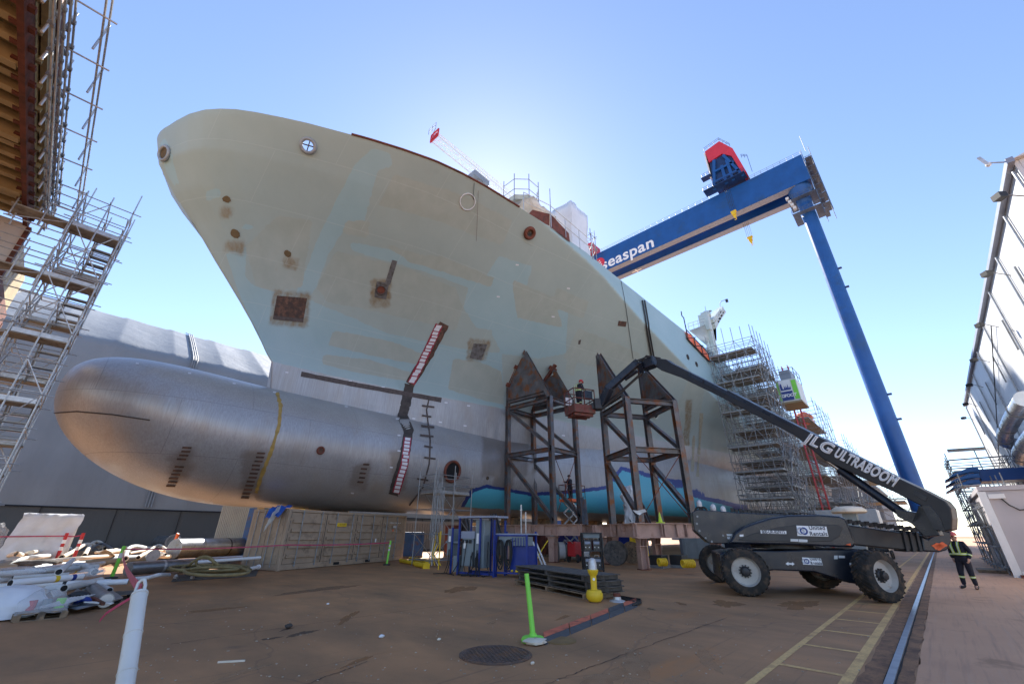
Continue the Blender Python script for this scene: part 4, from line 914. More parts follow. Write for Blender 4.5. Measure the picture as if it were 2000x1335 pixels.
# ---------------------------------------------------------------- scaffolds
def scaffold(label, x0, x1, y0, y1, z0, z1, nx, ny, lift, decks, group=None, stairs=None, brace=.5, m='galv', rr=.027, jut=1.0, name='scaffold_tower', board='plank', skip=None):
    th = thing(name, label, 'scaffold', ((x0+x1)/2, (y0+y1)/2, z0), group)
    xs = [lerp(x0, x1, i/nx) for i in range(nx+1)]; ys = [lerp(y0, y1, i/ny) for i in range(ny+1)]
    for i, x in enumerate(xs):
        for j, y in enumerate(ys):
            if 0 < i < nx and 0 < j < ny: continue
            top = z1 + rnd.uniform(.2, jut); MB().tube((x, y, z0), (x, y, top), rr, 6).build('standard', m, th)
    z = z0 + .3; lv = 0
    while z < z1 + .2:
        k = MB()
        for hh in (0,) if lv % 1 == 0 else (0,):
            for y in (ys[0], ys[-1]): k.tube((x0 - .25, y, z), (x1 + .25, y, z), rr*.85, 5)
            for x in (xs if nx < 4 else xs[::1]): k.tube((x, y0 - .2, z), (x, y1 + .2, z), rr*.85, 5)
        k.build('ledger', m, th); z += lift; lv += 1
    k = MB(); z = z0 + .3; f = 0
    while z + lift < z1 + .3:
        for i in range(nx):
            for y in (ys[0], ys[-1]):
                if rnd.random() < brace:
                    a, b = (xs[i], xs[i+1]) if (i + f) % 2 else (xs[i+1], xs[i]); k.tube((a, y, z), (b, y, z + lift), rr*.8, 5)
        for j in range(ny):
            for x in (xs[0], xs[-1]):
                if rnd.random() < brace:
                    a, b = (ys[j], ys[j+1]) if (j + f) % 2 else (ys[j+1], ys[j]); k.tube((x, a, z), (x, b, z + lift), rr*.8, 5)
        z += lift; f += 1
    if k.v: k.build('brace', m, th)
    for dz in decks:
        zd, dx0, dx1, dy0, dy1 = dz if isinstance(dz, tuple) else (dz, x0, x1, y0, y1)
        d = MB(); w = .235; n = max(1, int((dx1 - dx0) / w)) if (dx1-dx0) < (dy1-dy0) else max(1, int((dy1 - dy0) / w))
        for i in range(n):
            if (dx1-dx0) < (dy1-dy0):
                a = dx0 + i*(dx1-dx0)/n; d.box((a + .008, dy0 - rnd.uniform(.02,.12), zd), (a + (dx1-dx0)/n - .008, dy1 + rnd.uniform(.02,.12), zd + .045))
            else:
                a = dy0 + i*(dy1-dy0)/n; d.box((dx0 - rnd.uniform(.02,.12), a + .008, zd), (dx1 + rnd.uniform(.02,.12), a + (dy1-dy0)/n - .008, zd + .045))
        d.build('deck', board, th); g = MB(); P = [(dx0, dy1, zd), (dx0, dy0, zd), (dx1, dy0, zd), (dx1, dy1, zd)]
        for a, b in zip(P, P[1:] + P[:1]):
            for hh in (.55, 1.05): g.tube(V(a) + V((0,0,hh)), V(b) + V((0,0,hh)), rr*.8, 5)
            g.beam(V(a) + V((0,0,.11)), V(b) + V((0,0,.11)), .02, .15)
        g.build('guard_rail', m, th)
    if stairs:
        for (A, B, wd) in stairs:
            A = V(A); B = V(B); d = B - A; hz_ = V((d.x, d.y, 0)).normalized(); nn = V((-hz_.y, hz_.x, 0)); s = MB(); n = max(3, int(d.z / .21))
            for sg in (-1, 1): s.beam(A + nn*sg*wd/2, B + nn*sg*wd/2, .04, .16); s.tube(A + nn*sg*wd/2 + V((0,0,.9)), B + nn*sg*wd/2 + V((0,0,.9)), rr*.8, 5)
            for i in range(1, n): c = A.lerp(B, i/n); s.obox(c, (hz_, nn, (0,0,1)), (.12, wd/2, .015))
            s.build('stair_flight', 'alu_deck', th)
    return th
# stair tower beside the left block (y = 20..22.4)
zs_ = [1.0 + 2.13*i for i in range(6)]
scaffold('tall scaffold stair tower standing between the hanging block and the bulbous bow', -2.45, -1.1, 19.6, 22.0, 0, 12.9, 2, 2, 1.06, [(z, -2.4, -1.15, 19.6, 20.3) for z in zs_[1:]] + [(z + 1.06, -2.4, -1.15, 21.4, 22.0) for z in zs_[:-1]],
    stairs=[((-2.1, 20.3, z), (-2.1, 21.4, z + 1.06), .55) for z in zs_[:-1]] + [((-1.45, 21.4, z + 1.06), (-1.45, 20.3, z + 2.13), .55) for z in zs_[:-1]], brace=.75, rr=.024, jut=1.6)
gw = thing('scaffold_gangway', 'short scaffold gangways bridging from the stair tower to the hanging block', 'gangway', (-3, 20, 7)); 
for z in (11.75, 9.6, 7.4):
    k = MB()
    for i in range(3): k.box((-3.9, 19.7 + .22*i, z), (-2.4, 19.9 + .22*i, z + .05))
    k.build('deck', 'plank', gw); g = MB()
    for y in (19.68, 20.36):
        for h in (.5, 1.0, -.5): g.tube((-3.9, y, z + h), (-2.35, y, z + h), .022, 5)
        for x in (-3.8, -3.1, -2.5): g.tube((x, y, z - .5), (x, y, z + 1.1), .022, 5)
    g.tube((-3.9, 19.7, z-.5), (-2.5, 19.7, z), .02, 5); g.build('guard_rail', 'galv', gw)
# the work scaffolds along the ship
S2 = 'scaffolds along the aft hull'
def gangs(x, y0, y1, zz): return [(z, x, x + 2.2, y0, y1) for z in zz]
scaffold('nearest of the tall hull scaffolds, directly behind the boom, with wide plank decks', 50, 58, 9.3, 14.3, 0, 23.6, 5, 5, 1.7, gangs(50, 9.6, 14.2, (21, 17.6, 14.1, 10.2, 7.6, 4.9, 2.6)) + [(z, 52.2, 58, 9.5, 14.0) for z in (19.2, 15.9, 12.2, 8.8, 6.2, 3.8)],
    S2, [((52.4, 9.7, z), (55.6, 9.7, z + 2.5), .7) for z in (2.6, 7.6, 12.4, 17.6)] + [((55.6, 10.4, z), (52.4, 10.4, z + 2.5), .7) for z in (5.1, 10.1, 15.0)], .95, 'galv_dull', .036)
scaffold('hull scaffold just behind the nearest one, topped by tilted open frames', 60, 70, 10.7, 14.3, 0, 24.5, 4, 3, 1.9, [(z, 60, 63, 10.8, 14.2) for z in (22.2, 18.4, 14.6, 10.8, 7)] + [(z, 64, 70, 10.8, 13) for z in (20, 12.5)], S2, [((61, 11, z), (65, 11, z + 3), .7) for z in (4, 9, 14)], .95, 'galv_dull', .04)
scaffold('hull scaffold carrying the cabin of the construction hoist', 72, 86, 8.0, 14.2, 0, 19.5, 5, 3, 1.9, [(z, 72, 86, 9.0, 13.5) for z in (17, 13, 9, 5)], S2, [((74, 8.6, z), (79, 8.6, z + 3.2), .7) for z in (3, 8, 12)], .7, 'galv_dull', .035)
scaffold('farthest low hull scaffold with orange netting bundles, right of the hoist cabin', 90, 110, 7.4, 14.2, 0, 17.0, 6, 3, 2.0, [(z, 90, 110, 8.5, 13.5) for z in (14.5, 10.5, 6.5)], S2, [((92, 8, z), (97, 8, z + 3.2), .7) for z in (3, 9)], .7, 'galv_dull', .04)
scaffold('distant scaffold at the ship stern right of the boom cylinder', 112, 124, 2.5, 10, 0, 14.5, 4, 3, 2.0, [(z, 112, 124, 3, 9) for z in (11.5, 7.5)], S2, None, .7, 'galv_dull', .045)
scaffold('small access scaffold in front of the round thruster opening', 15.2, 18.0, 20.4, 22.0, 0, 5.0, 2, 1, 1.3, [(3.75, 15.3, 17.9, 20.5, 21.9)], None, None, .6, 'galv_dull', .028, .6)
lt = thing('scaffold_tube_bundle', 'upright bundle of loose scaffold tubes lashed to the small access scaffold', 'scaffold tubes', (15.1, 20.1, .8))
for i in range(9): MB().tube((14.95 + .09*i, 20.15 + rnd.uniform(-.1,.1), 1.2 + rnd.uniform(0,.5)), (14.95 + .09*i, 20.15, 4.4 + rnd.uniform(-.6,.4)), .024, 6).build('tube', 'galv_dull', lt)
for i, (u, v, w, h, c) in enumerate(((1500, 800, 3, 1.6, 'orange'),)):
    pass
mat('net_orange', (.62, .14, .06), .8, 0, .35, 3, (.75, .5, .4), .35, 2)
def heap(c, r, m, label, name, cat, group=None, seed=0, n=10, flat=.5):
    rr = random.Random(seed); mb = MB(); c = V(c); rows = []
    for i in range(n):
        ph = PI*i/(n-1); row = []
        for j in range(14):
            t = 2*PI*j/14; k = rr.uniform(.72, 1.1); row.append(c + V((r[0]*math.sin(ph)*math.cos(t)*k, r[1]*math.sin(ph)*math.sin(t)*k, r[2]*(1-math.cos(ph))*rr.uniform(.9,1.05))))
        rows.append(row + row[:1])
    mb.grid(rows); o = mb.build(name, m, smooth=50); return tag(o, label, cat, group)
for i, (p, r, lb) in enumerate((((76, 10, 16.9), (2.5, 1.2, .9), 'heap of orange netting on the scaffold below the hoist cabin, upper one'), ((80, 9.6, 13), (2.2, 1.3, .8), 'heap of orange netting on the scaffold deck under the upper netting heap'), ((97, 9.2, 10.5), (4, 1.4, 1.0), 'long heap of orange netting on the farthest low hull scaffold'))):
    heap(p, r, 'net_orange', lb, 'safety_netting', 'netting', 'orange netting on the scaffolds', i)
# hoist cabin with banner
hc_ = thing('hoist_cabin', 'white construction hoist cabin with green panels and a banner on the hull scaffold', 'hoist', (61.000, 8.503, 16.691))
MB().box((59.400, 7.586, 16.586), (63.400, 9.849, 19.429)).build('cabin', 'white_dirty', hc_); MB().box((59.320, 7.525, 16.375), (63.480, 9.910, 16.586)).build('floor', 'tan_panel', hc_)
MB().box((59.344, 7.647, 16.797), (59.392, 8.137, 19.219)).build('panel', 'green_post', hc_); MB().box((59.344, 9.573, 16.797), (59.392, 9.818, 19.219)).build('panel', 'green_post', hc_)
bn_ = MB().box((59.344, 8.228, 16.691), (59.384, 9.543, 19.324)).build('banner', 'white_paint', hc_); MB().box((59.320, 8.258, 16.744), (59.340, 9.513, 17.903)).build('banner_field', 'letter_blue', bn_)
text('BIGFOOT', .5, (59.304, 8.882, 17.344), (0,-1,0), (0,0,1), 'letter', bn_, .01, .02, w=.9)
tr_ = MB(); tr_.prism([(59.320, 9.421, 18.060), (59.320, 8.320, 18.060), (59.320, 8.320, 18.534), (59.320, 8.503, 18.219), (59.320, 8.595, 18.797), (59.320, 8.687, 18.271), (59.320, 8.809, 18.640), (59.320, 8.870, 18.271), (59.320, 8.992, 18.692), (59.320, 9.054, 18.219), (59.320, 9.176, 18.271), (59.320, 9.237, 18.903), (59.320, 9.360, 19.008), (59.320, 9.451, 18.692)], (.02,0,0)); tr_.build('banner_picture', 'letter_blue', bn_)
rg = MB(); rails(rg, [(59.400, 9.849, 19.429), (59.400, 7.586, 19.429), (63.400, 7.586, 19.429)], 1.4, r=.04); rg.build('guard_rail', 'galv_dull', hc_); MB().box((59.880, 8.014, 19.429), (62.600, 9.237, 20.798)).build('roof_unit', 'grey_blue', hc_)
ms = MB()
for y in (8.6, 9.3):
    ms.tube((63.6, y, 0), (63.6, y, 22.6), .06, 5); ms.tube((64.3, y, 0), (64.3, y, 22.6), .06, 5)
for i in range(22): ms.tube((63.6, 8.6, i + .5), (63.6, 9.3, i + 1), .04, 4); ms.tube((63.6, 9.3, i + .5), (64.3, 9.3, i + 1), .04, 4)
ms.build('mast', 'red', hc_)

# ---------------------------------------------------------------- things on the ship's deck
jb_ = thing('deck_crane', 'slender white lattice crane jib with a red tip rising above the bulwark', 'crane', (21.5, 22, 21.2))
pv = ony(935, 352, 21.5); tp = ony(848, 270, 21.5); en = ony(1010, 402, 21.5); dj = (tp - en).normalized(); uj = V((0,-1,0)).cross(dj).normalized(); uj = uj if uj.z > 0 else -uj
k = MB(); W_ = .42
for a in (-1, 1): k.tube(en + V((0,a*W_,0)), tp + V((0,a*W_,0)), .055, 6); k.tube(en + V((0,a*W_*.6,0)) + uj*.75, tp + V((0,a*W_*.6,0)) + uj*.55, .04, 6)
n = 16
for i in range(n):
    A = en.lerp(tp, i/n); B = en.lerp(tp, (i+1)/n); hA, hB = lerp(.75,.55,i/n), lerp(.75,.55,(i+1)/n)
    for a in (-1, 1):
        k.tube(A + V((0,a*W_,0)), B + V((0,a*W_*.6,0)) + uj*hB, .02, 4)
        if i % 2: k.tube(A + V((0,a*W_*.6,0)) + uj*hA, A + V((0,a*W_,0)), .02, 4)
    k.tube(A + V((0,-W_,0)), B + V((0,W_,0)), .022, 4)
k.build('jib', 'white_paint', jb_); k = MB(); cq_ = [tp + V((0,a*.5,0)) + uj*b for a, b in ((-1,-.1),(1,-.1),(1,.75),(-1,.75))]
for a, b in zip(cq_, cq_[1:] + cq_[:1]): k.beam(a, b, .1, .1)
k.beam(cq_[0], cq_[2], .07, .07); k.obox(tp + uj*.1, (dj, V((0,1,0)), uj), (.1, .42, .14)); k.build('jib_tip', 'red', jb_)
g = MB(); g.beam(tp + uj*.75 + V((0,.4,0)), tp + uj*1.3, .04, .04); rails(g, [tp + V((-.3,-.5,0)) + uj*.6, tp + V((-.3,.5,0)) + uj*.6], .6, 2, .02); g.build('tip_rail', 'galv_dull', jb_)
MB().tube((pv.x, pv.y, 21.2), pv, .35, 14).build('pedestal', 'grey_blue', jb_); MB().obox(pv, (dj, V((0,1,0)), uj), (.9, .45, .3)).build('slew_head', 'grey_blue', jb_)
mr = thing('lookout_platform', 'grey octagonal lookout platform ringed with scaffold rails above the bulwark', 'platform', (20.0, 18, 21.2)); oc = [V((20.0 + 1.5*math.cos(PI/8 + i*PI/4), 18 + 1.5*math.sin(PI/8 + i*PI/4), 0)) for i in range(8)]
c0 = V((20.0, 18, 0)); MB().prism([p + V((0,0,26.3)) for p in oc], (0,0,.5)).build('platform', 'hull_lip', mr); MB().lathe([(.4, 21.2), (.5, 25.2), (1.25, 26.3)], c0, n=12).build('stem', 'grey_blue', mr)
k = MB()
for a, b in zip(oc, oc[1:] + oc[:1]):
    a = c0 + (a - c0)*1.06; b = c0 + (b - c0)*1.06; k.tube(a + V((0,0,25.6)), a + V((0,0,29.0)), .035, 5)
    for h in (27.3, 28.4): k.tube(a + V((0,0,h)), b + V((0,0,h)), .03, 5)
k.build('guard_rail', 'galv_dull', mr)
def crumple(lo, hi, m, name, label, cat, seed, group=None, nx=9, nz=9, amp=.12, par=None):
    rr = random.Random(seed); lo = V(lo); hi = V(hi); d = hi - lo; rows = []
    for j in range(nz + 1):
        z = j / nz; k = 1 + .05*math.sin(z*9); row = []
        for s in range(4):
            for i in range(nx):
                t = i / nx; p = [(t,0),(1,t),(1-t,1),(0,1-t)][s]; row.append(V((lo.x + (.5 + (p[0]-.5)*k)*d.x + rr.uniform(-amp,amp), lo.y + (.5 + (p[1]-.5)*k)*d.y + rr.uniform(-amp,amp), lo.z + z*d.z + (rr.uniform(-amp,amp)*1.5 if j == nz else 0))))
        rows.append(row + row[:1])
    c = V(((lo.x+hi.x)/2, (lo.y+hi.y)/2, hi.z + rr.uniform(0,.25))); rows.append([lerp(0,1,1)*c + (p - c)*.5 + V((0,0,rr.uniform(-.05,.12))) for p in rows[-1]]); rows[-1][-1] = rows[-1][0]; rows.append([c]*len(rows[0]))
    o = MB().grid(rows).build(name, m, par, smooth=180); return tag(o, label, cat, group) if label else o
mat('shrink_warm', (.62, .50, .36), .45, 0, .3, .8, (.78, .70, .58), .42, .7)
crumple((18.4, 15.6, 22.3), (21.6, 18.4, 25.3), 'shrink_warm', 'wrapped_equipment', 'tan shrink wrapped deck equipment inside a scaffold frame at the bulwark', 'wrapped load', 5)
crumple((23.0, 15.0, 21.6), (25.5, 18.0, 27.6), 'shrink', 'wrapped_tower', 'tall white shrink wrapped tower on deck at the bulwark', 'wrapped load', 8, amp=.08)
kw = thing('bulwark_shield', 'rust red steel shield plates below the tan wrapped equipment', 'shield', (19.5, 14.9, 22.2)); MB().add([(17.6,15.3,22.55),(19.6,14.75,22.6),(19.6,14.7,23.7),(18.2,15.2,23.5)], [(0,1,2,3)]).add([(19.65,14.72,22.5),(21.9,14.55,22.3),(21.9,14.6,23.2),(19.65,14.7,23.8)], [(0,1,2,3)]).build('plate', 'rust_red', kw)
k = MB(); rails(k, [(17.2, 15.2, 22.6), (19.62, 14.62, 22.6), (25, 14.45, 22.3)], 1.9, r=.03); k.tube((19.62, 14.6, 22.4), (19.62, 14.6, 26.2), .035, 5); k.build('guard_rail', 'galv', kw)
scaffold('thin scaffold frame on deck between the white wrapped tower and the blue girder', 25.7, 26.4, 14.9, 15.7, 21.4, 26.0, 1, 1, 1.3, [], None, None, .9, 'galv_dull', .035, .5)
ma = thing('ship_mast', 'pale grey ship mast with platform, crosstree and antennas above the scaffolds', 'mast', (73, 20, 22))
q = lambda u, v: ony(u, v, 20.0)
ml = MB().prism([(72.2, 19.2, 22), (72.2, 20.8, 22), (72.0, 20.5, 38.5), (72.0, 19.5, 38.5)], (1.6, 0, 0)); ml.build('column', 'hull_paint2' if 'hull_paint2' in MATS else mat('hull_paint2', (.46, .54, .53), .5, 0, .08, 1), ma)
pt = MB(); pA, pB, pC = q(1346, 645), q(1393, 628), q(1372, 668); pt.prism([pA, pB, q(1394, 660), pC], (1.5, 0, 0)); pt.build('platform', 'hull_paint2', ma)
k = MB(); rails(k, [pA, pA.lerp(pB, .9)], 1.2, 5, .04); k.build('guard_rail', 'galv', ma)
ct_ = MB()
for a, b, w in (((1391,638),(1408,604),1.0), ((1387,628),(1402,607),.7), ((1396,630),(1411,609),.6)): ct_.beam(q(*a), q(*b), 1.2, w)
for f_ in (.2, .45, .7, .95): ct_.beam(q(lerp(1386,1402,f_), lerp(630,607,f_)), q(lerp(1397,1412,f_), lerp(632,609,f_)), 1.3, .25)
ct_.build('crosstree', 'hull_paint2', ma); rh_ = MB(); rh_.box(q(1377,634) + V((0,-.7,-1)), q(1377,634) + V((1.2,.9,2.2))); rh_.lathe([(.7,0),(.75,.5),(.5,1.0),(.1,1.2)], q(1381,618), n=14); rh_.build('radar_housing', 'hull_paint2', ma)
k = MB(); k.path([q(1407,602), q(1406,592), q(1409,588), q(1418,585)], .07, 5); k.tube(q(1380,613), q(1377,598), .04, 4); k.tube(q(1388,620), q(1386.5,609), .06, 4); k.build('antenna', 'galv_dull', ma); MB().obox(q(1419.5,587), ((1,0,0),(0,1,0),(0,0,1)), (.2,.25,.35)).build('lamp', 'black', ma); MB().lathe([(.35,0),(.35,.1)], q(1386.5,608), n=12).build('dish', 'galv_dull', ma)
os_ = thing('orange_dodger', 'orange canvas dodger stretched along the rail above the hull', 'canvas', (46.5, 14.4, 21)); A, B = V((43.8, 14.35, 22.6)), V((50, 14.35, 21.7)); rows = []
for j in range(4): rows.append([A.lerp(B, i/10) + V((0, .05*math.sin(i*2.1 + j), -.36*j - (.05*(i % 2)))) for i in range(11)])
MB().slab(rows, (0,.02,0)).build('canvas', 'orange', os_); k = MB()
for z in (.05, -1.15): k.tube(A + V((0,-.05,z)), B + V((0,-.05,z)), .05, 5)
for i in range(4): c = A.lerp(B, i/3); k.tube(c + V((0,-.05,.6 if i == 0 else .1)), c + V((0,-.05,-1.2)), .05, 5); k.tube(c + V((0,.2,-1.0)), c + V((0,-.9,-1.2)), .05, 5)
k.path([A + V((0,-.05,-1)), A + V((-.1,-.05,1.5)), A + V((-.6,-.05,1.6)), A + V((-.7,-.1,2.1))], .06, 5); k.build('rail_frame', 'black', os_)

# ---------------------------------------------------------------- the hanging block at the left edge
bk = thing('ship_block', 'huge upside down steel ship block with tan ribbed underside and rust red edges', 'ship block', (-8, 18, 7.5))
mat('tan_steel', (.40, .30, .15), .6, 0, .18, 1.2, (.28, .20, .10), .4, 1.5, .05); mat('pale_plate', (.62, .58, .55), .6, 0, .08, 1)
XB = -3.62; ZB = 12.0; ZTB = 13.25
MB().box((-22, 8, ZB + .5), (XB, 21.6, 13.2)).build('shell', 'tan_steel', bk)
rb = MB(); re = MB()
for i in range(22):
    y = 8.25 + .62*i; big = i % 5 == 3
    rb.box((-22, y, ZB + (.0 if big else .2)), (XB - .12, y + (.05 if big else .03), ZB + .5)); rb.box((-22, y - .1, ZB + (-.03 if big else .17)), (XB - .15, y + .13, ZB + (.0 if big else .2)))
    re.box((XB - .3, y - .05, ZB + .14), (XB + .12, y + .1, ZB + .24))
rb.build('rib', 'tan_steel', bk); re.build('bracket', 'rust_red', bk)
MB().box((XB - .12, 8, ZB), (XB, 21.8, ZB + .52)).build('edge_plate', 'rust_red', bk); MB().box((XB + .03, 8.5, ZTB - .1), (XB + .16, 21.3, ZTB + .25)).build('edge_plate', 'rust_red', bk)
fr = MB()
for i in range(14): fr.box((XB - .02, 8.4 + i*.98, ZB + .52), (XB + .10, 8.5 + i*.98, ZTB - .1))
for z in (12.85,): fr.box((XB - .02, 8.0, z), (XB + .05, 21.4, z + .06))
fr.build('stiffener', 'tan_steel', bk); MB().beam((XB + .1, 8, 12.85), (XB + .1, 21.5, 12.9), .12, .4).build('stringer', 'tan_steel', bk)
MB().box((-22, 21.65, 9.6), (XB + .02, 21.75, ZB + .1)).build('bulkhead', 'pale_plate', bk); MB().box((-22, 21.55, 9.5), (XB + .03, 21.8, 9.72)).build('edge_plate', 'rust_red', bk); MB().box((XB, 21.6, 9.5), (XB + .12, 21.85, ZB)).build('edge_plate', 'rust_red', bk)
MB().box((-22, 21.8, 10.1), (XB - .1, 27, 12)).build('shell', 'tan_steel', bk); lr = MB()
for i in range(8): lr.box((-22, 22.2 + .62*i, 9.75), (XB - .15, 22.25 + .62*i, 10.1)); lr.box((-22, 22.1 + .62*i, 9.72), (XB - .15, 22.35 + .62*i, 9.75))
lr.build('rib', 'tan_steel', bk); MB().box((XB - .14, 21.8, 9.62), (XB - .02, 27, 10.2)).build('edge_plate', 'rust_red', bk)
MB().tube((-6.3, 24, 6.9), (-4.2, 23.2, 9.9), .16, 14).build('pipe', 'pale_plate', bk, smooth=40)
MB().add([V(p) + V((0,0,0)) for p in ((-22,27.0,9.7),(XB-.05,27.0,9.7),(XB-.05,27.1,5.2),(-22,27.1,5.2))], [(0,1,2,3)]).build('bulkhead', 'tan_steel', bk); MB().box((XB - .14, 26.95, 5.0), (XB, 27.15, 9.8)).build('edge_plate', 'rust_red', bk)
MB().beam((-8, 30, 0), (-8, 30, 10), 1, 1).build('support_leg', 'dark_steel', bk); MB().beam((-20, 12, 0), (-20, 12, 12.5), 1, 1).build('support_leg', 'dark_steel', bk)
hs_ = thing('hung_scaffold', 'galvanised tube scaffold hung down the outer face of the ship block', 'scaffold', (XB + .5, 15, 12)); 
for i in range(17):
    y = 8.1 + i*.85; x = XB + .32; MB().tube((x, y, ZB - .15), (x, y, ZTB + (.5 if i % 2 else .2)), .032, 7).build('standard', 'galv', hs_, smooth=60)
    if i % 2: MB().tube((x + .55, y, ZTB - .3), (x + .55, y, ZTB + .75), .028, 6).build('standard', 'galv', hs_)
for z in (12.2, 12.5, 12.8, 13.1, 13.4): MB().tube((XB + .38, 7.5, z), (XB + .38, 21.9, z), .026, 6).build('ledger', 'galv', hs_)
for z in (13.35, 13.8): MB().tube((XB + .9, 7.5, z), (XB + .9, 21.6, z), .026, 6).build('ledger', 'galv', hs_)
for z in (12.35, 12.95): MB().tube((XB + .45, 7.5, z), (XB + .45, 21.6, z - .2), .022, 6).build('ledger', 'galv', hs_)
for i in range(0, 17, 2): y = 8.1 + i*.85; MB().tube((XB - .1, y + .03, 13.3), (XB + 1.15, y + .03, 13.34), .024, 6).build('transom', 'galv', hs_)
for i in range(17):
    for z in (12.2, 12.5, 12.8, 13.1, 13.4): MB().obox((XB + .35, 8.1 + i*.85, z), ((1,0,0),(0,1,0),(0,0,1)), (.06,.05,.05)).build('coupler', 'galv_dull', hs_)
ls = thing('hung_scaffold', 'short lower scaffold hung beside the pale pipe under the ship block', 'scaffold', (-4.5, 21, 8)); 
for i in range(6): MB().tube((-3.7 - .5*i, 21.3, 7.6 + .1*(i % 2)), (-3.7 - .5*i, 21.3, 10.2), .028, 6).build('standard', 'galv', ls)
k = MB()
for z in (7.9, 8.5, 9.1, 9.6): k.tube((-6.6, 21.25, z), (-3.3, 21.25, z), .025, 6)
for z in (7.9, 8.5, 9.1): k.tube((-3.6, 19.8, z), (-3.6, 22, z), .025, 6); k.tube((-4.6, 19.8, z), (-4.6, 22, z), .025, 6)
k.build('ledger', 'galv', ls); MB().box((-6.6, 20.2, 7.45), (-3.6, 21.2, 7.52)).build('deck', 'plank', ls)

# ---------------------------------------------------------------- the fabric shelter behind the bow
def tent_mat():
    m, t, p, tc = newmat('tent'); pos = t.n('ShaderNodeNewGeometry').outputs['Position']
    c = t.mix(t.ramp(t.noise(pos, .18, 4), .3, .7), (.215, .225, .235), (.265, .275, .285)); c = t.mix(t.ramp(t.noise(t.map(pos, (.8, .8, .05)), .5, 5), .5, .75, 0, .4), c, (.17, .175, .18))
    sz = t.n('ShaderNodeSeparateXYZ'); t.l(pos, sz.inputs[0]); c = t.mix(t.ramp(sz.outputs[2], 3.55, 3.6), (.07, .075, .08), c)  # wall below the lacing coloured darker to paint in the shade low down
    t.l(c, p.inputs['Base Color']); p.inputs['Roughness'].default_value = .5; b = t.n('ShaderNodeBump'); b.inputs['Strength'].default_value = .5; b.inputs['Distance'].default_value = .25
    t.l(t.noise(t.map(pos, (1, 1, .3)), .5, 4), b.inputs['Height']); t.l(b.outputs[0], p.inputs['Normal'])
tent_mat()
sh = thing('fabric_shelter', 'long grey fabric shelter with a rounded roof behind the bow', 'shelter', (10, 60, 0)); YT = 56.0
prof = [(0, 0), (.25, 3.5), (.22, 3.7), (1.0, 8), (1.6, 12), (2.4, 16), (2.9, 19.5), (3.2, 20.2), (3.9, 20.8), (10, 24.4), (16, 27.8), (20, 29.3), (24, 29.8), (34, 26), (38, 18), (40, 0)]
xs = []; x = -45
while x < 70: xs += [x, x + .35, x + 2.5, x + 4.65]; x += 5
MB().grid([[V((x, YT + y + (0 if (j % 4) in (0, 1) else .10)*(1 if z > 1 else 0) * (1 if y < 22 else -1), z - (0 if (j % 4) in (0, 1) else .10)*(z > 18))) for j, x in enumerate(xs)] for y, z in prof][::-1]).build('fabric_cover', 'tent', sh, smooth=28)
for x in (-9.8, 7.2):
    k = MB()
    for d in (-.22, 0, .22):
        k.path([(x + d, YT + y - .08, z + .06) for y, z in prof[2:12]], .07, 6)
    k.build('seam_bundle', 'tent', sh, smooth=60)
k = MB()
k.tube((-45, YT + .16, 3.55), (70, YT + .16, 3.55), .07, 6)
for x in [-40 + 5*i for i in range(22)]: k.tube((x, YT - .03, 0), (x, YT + .16, 3.5), .045, 5)
k.build('rope_lacing', 'black', sh)
# ---------------------------------------------------------------- right side: shed, trailer, scaffold
def shed_mat():
    m, t, p, tc = newmat('cladding'); pos = t.n('ShaderNodeNewGeometry').outputs['Position']; s = t.n('ShaderNodeSeparateXYZ'); t.l(pos, s.inputs[0])
    c = t.mix(t.ramp(t.noise(t.map(pos, (.6, .6, .05)), .6, 5), .35, .7), (.70, .70, .70), (.60, .60, .61)); t.l(c, p.inputs['Base Color']); p.inputs['Roughness'].default_value = .45
    w = t.math('PINGPONG', t.math('ADD', s.outputs[0], s.outputs[1]), .15); b = t.n('ShaderNodeBump'); b.inputs['Strength'].default_value = .6; b.inputs['Distance'].default_value = .03
    t.l(t.ramp(w, .02, .05), b.inputs['Height']); t.l(b.outputs[0], p.inputs['Normal'])
shed_mat()
sd = thing('white_shed', 'tall white clad shed with eave floodlights on the right side of the yard', 'shed', (43, -16, 0)); ZE = 14.5
MB().box((21.1, -30, 0), (65, -6, ZE)).build('wall', 'cladding', sd); MB().prism([(20.9, -5.95, ZE + .01), (20.9, -18, ZE + 3), (20.9, -30.2, ZE + .01)], (44.3, 0, 0)).build('roof', 'white_dirty', sd)
MB().box((20.8, -5.99, ZE - .16), (65.1, -5.80, ZE + .06)).build('gutter', 'grey_under', sd)
for i, x in enumerate((21.3, 24.6, 28.6, 33.0, 38.5, 44.5, 51, 58, 64.7)): MB().tube((x, -5.93, .1), (x, -5.93, ZE - .3), .05, 8).build('downpipe', 'galv', sd)
MB().path([(70, -6.0, 2), (60, -5.85, 7.5), (36, -5.85, 13.2)], .03, 5).build('cable', 'black', sd)
for u, v in ((1952, 384), (1927, 535), (1913, 635), (1902, 703), (1893, 752), (1886, 789), (1882, 816)):
    c = ony(u, v, -5.0); MB().obox(c, ((.8, .6, 0), (-.6, .8, 0), (0, 0, 1)), (.15, .13, .11)).build('floodlight', 'black', sd)
    MB().tube(c + V((.2, -.2, .1)), (c.x + .3, -5.7, c.z - .25), .022, 6).build('lamp_arm', 'galv_dull', sd); MB().box((c.x + .2, -5.95, c.z - 1.7), (c.x + .32, -5.88, c.z + .1)).build('conduit', 'galv_dull', sd)
MB().lathe([(.07,0),(.09,.07),(.07,.14)], (21.0, -5.45, 14.75), (1,0,0), 10).build('camera', 'white_paint', sd); k = MB(); k.beam((21.1,-5.85,14.6), (21.0,-5.5,14.75), .04, .04); k.beam((21,-5.42,14.75), (20.95,-5.3,15.15), .03, .12); k.build('antenna_bracket', 'galv', sd)
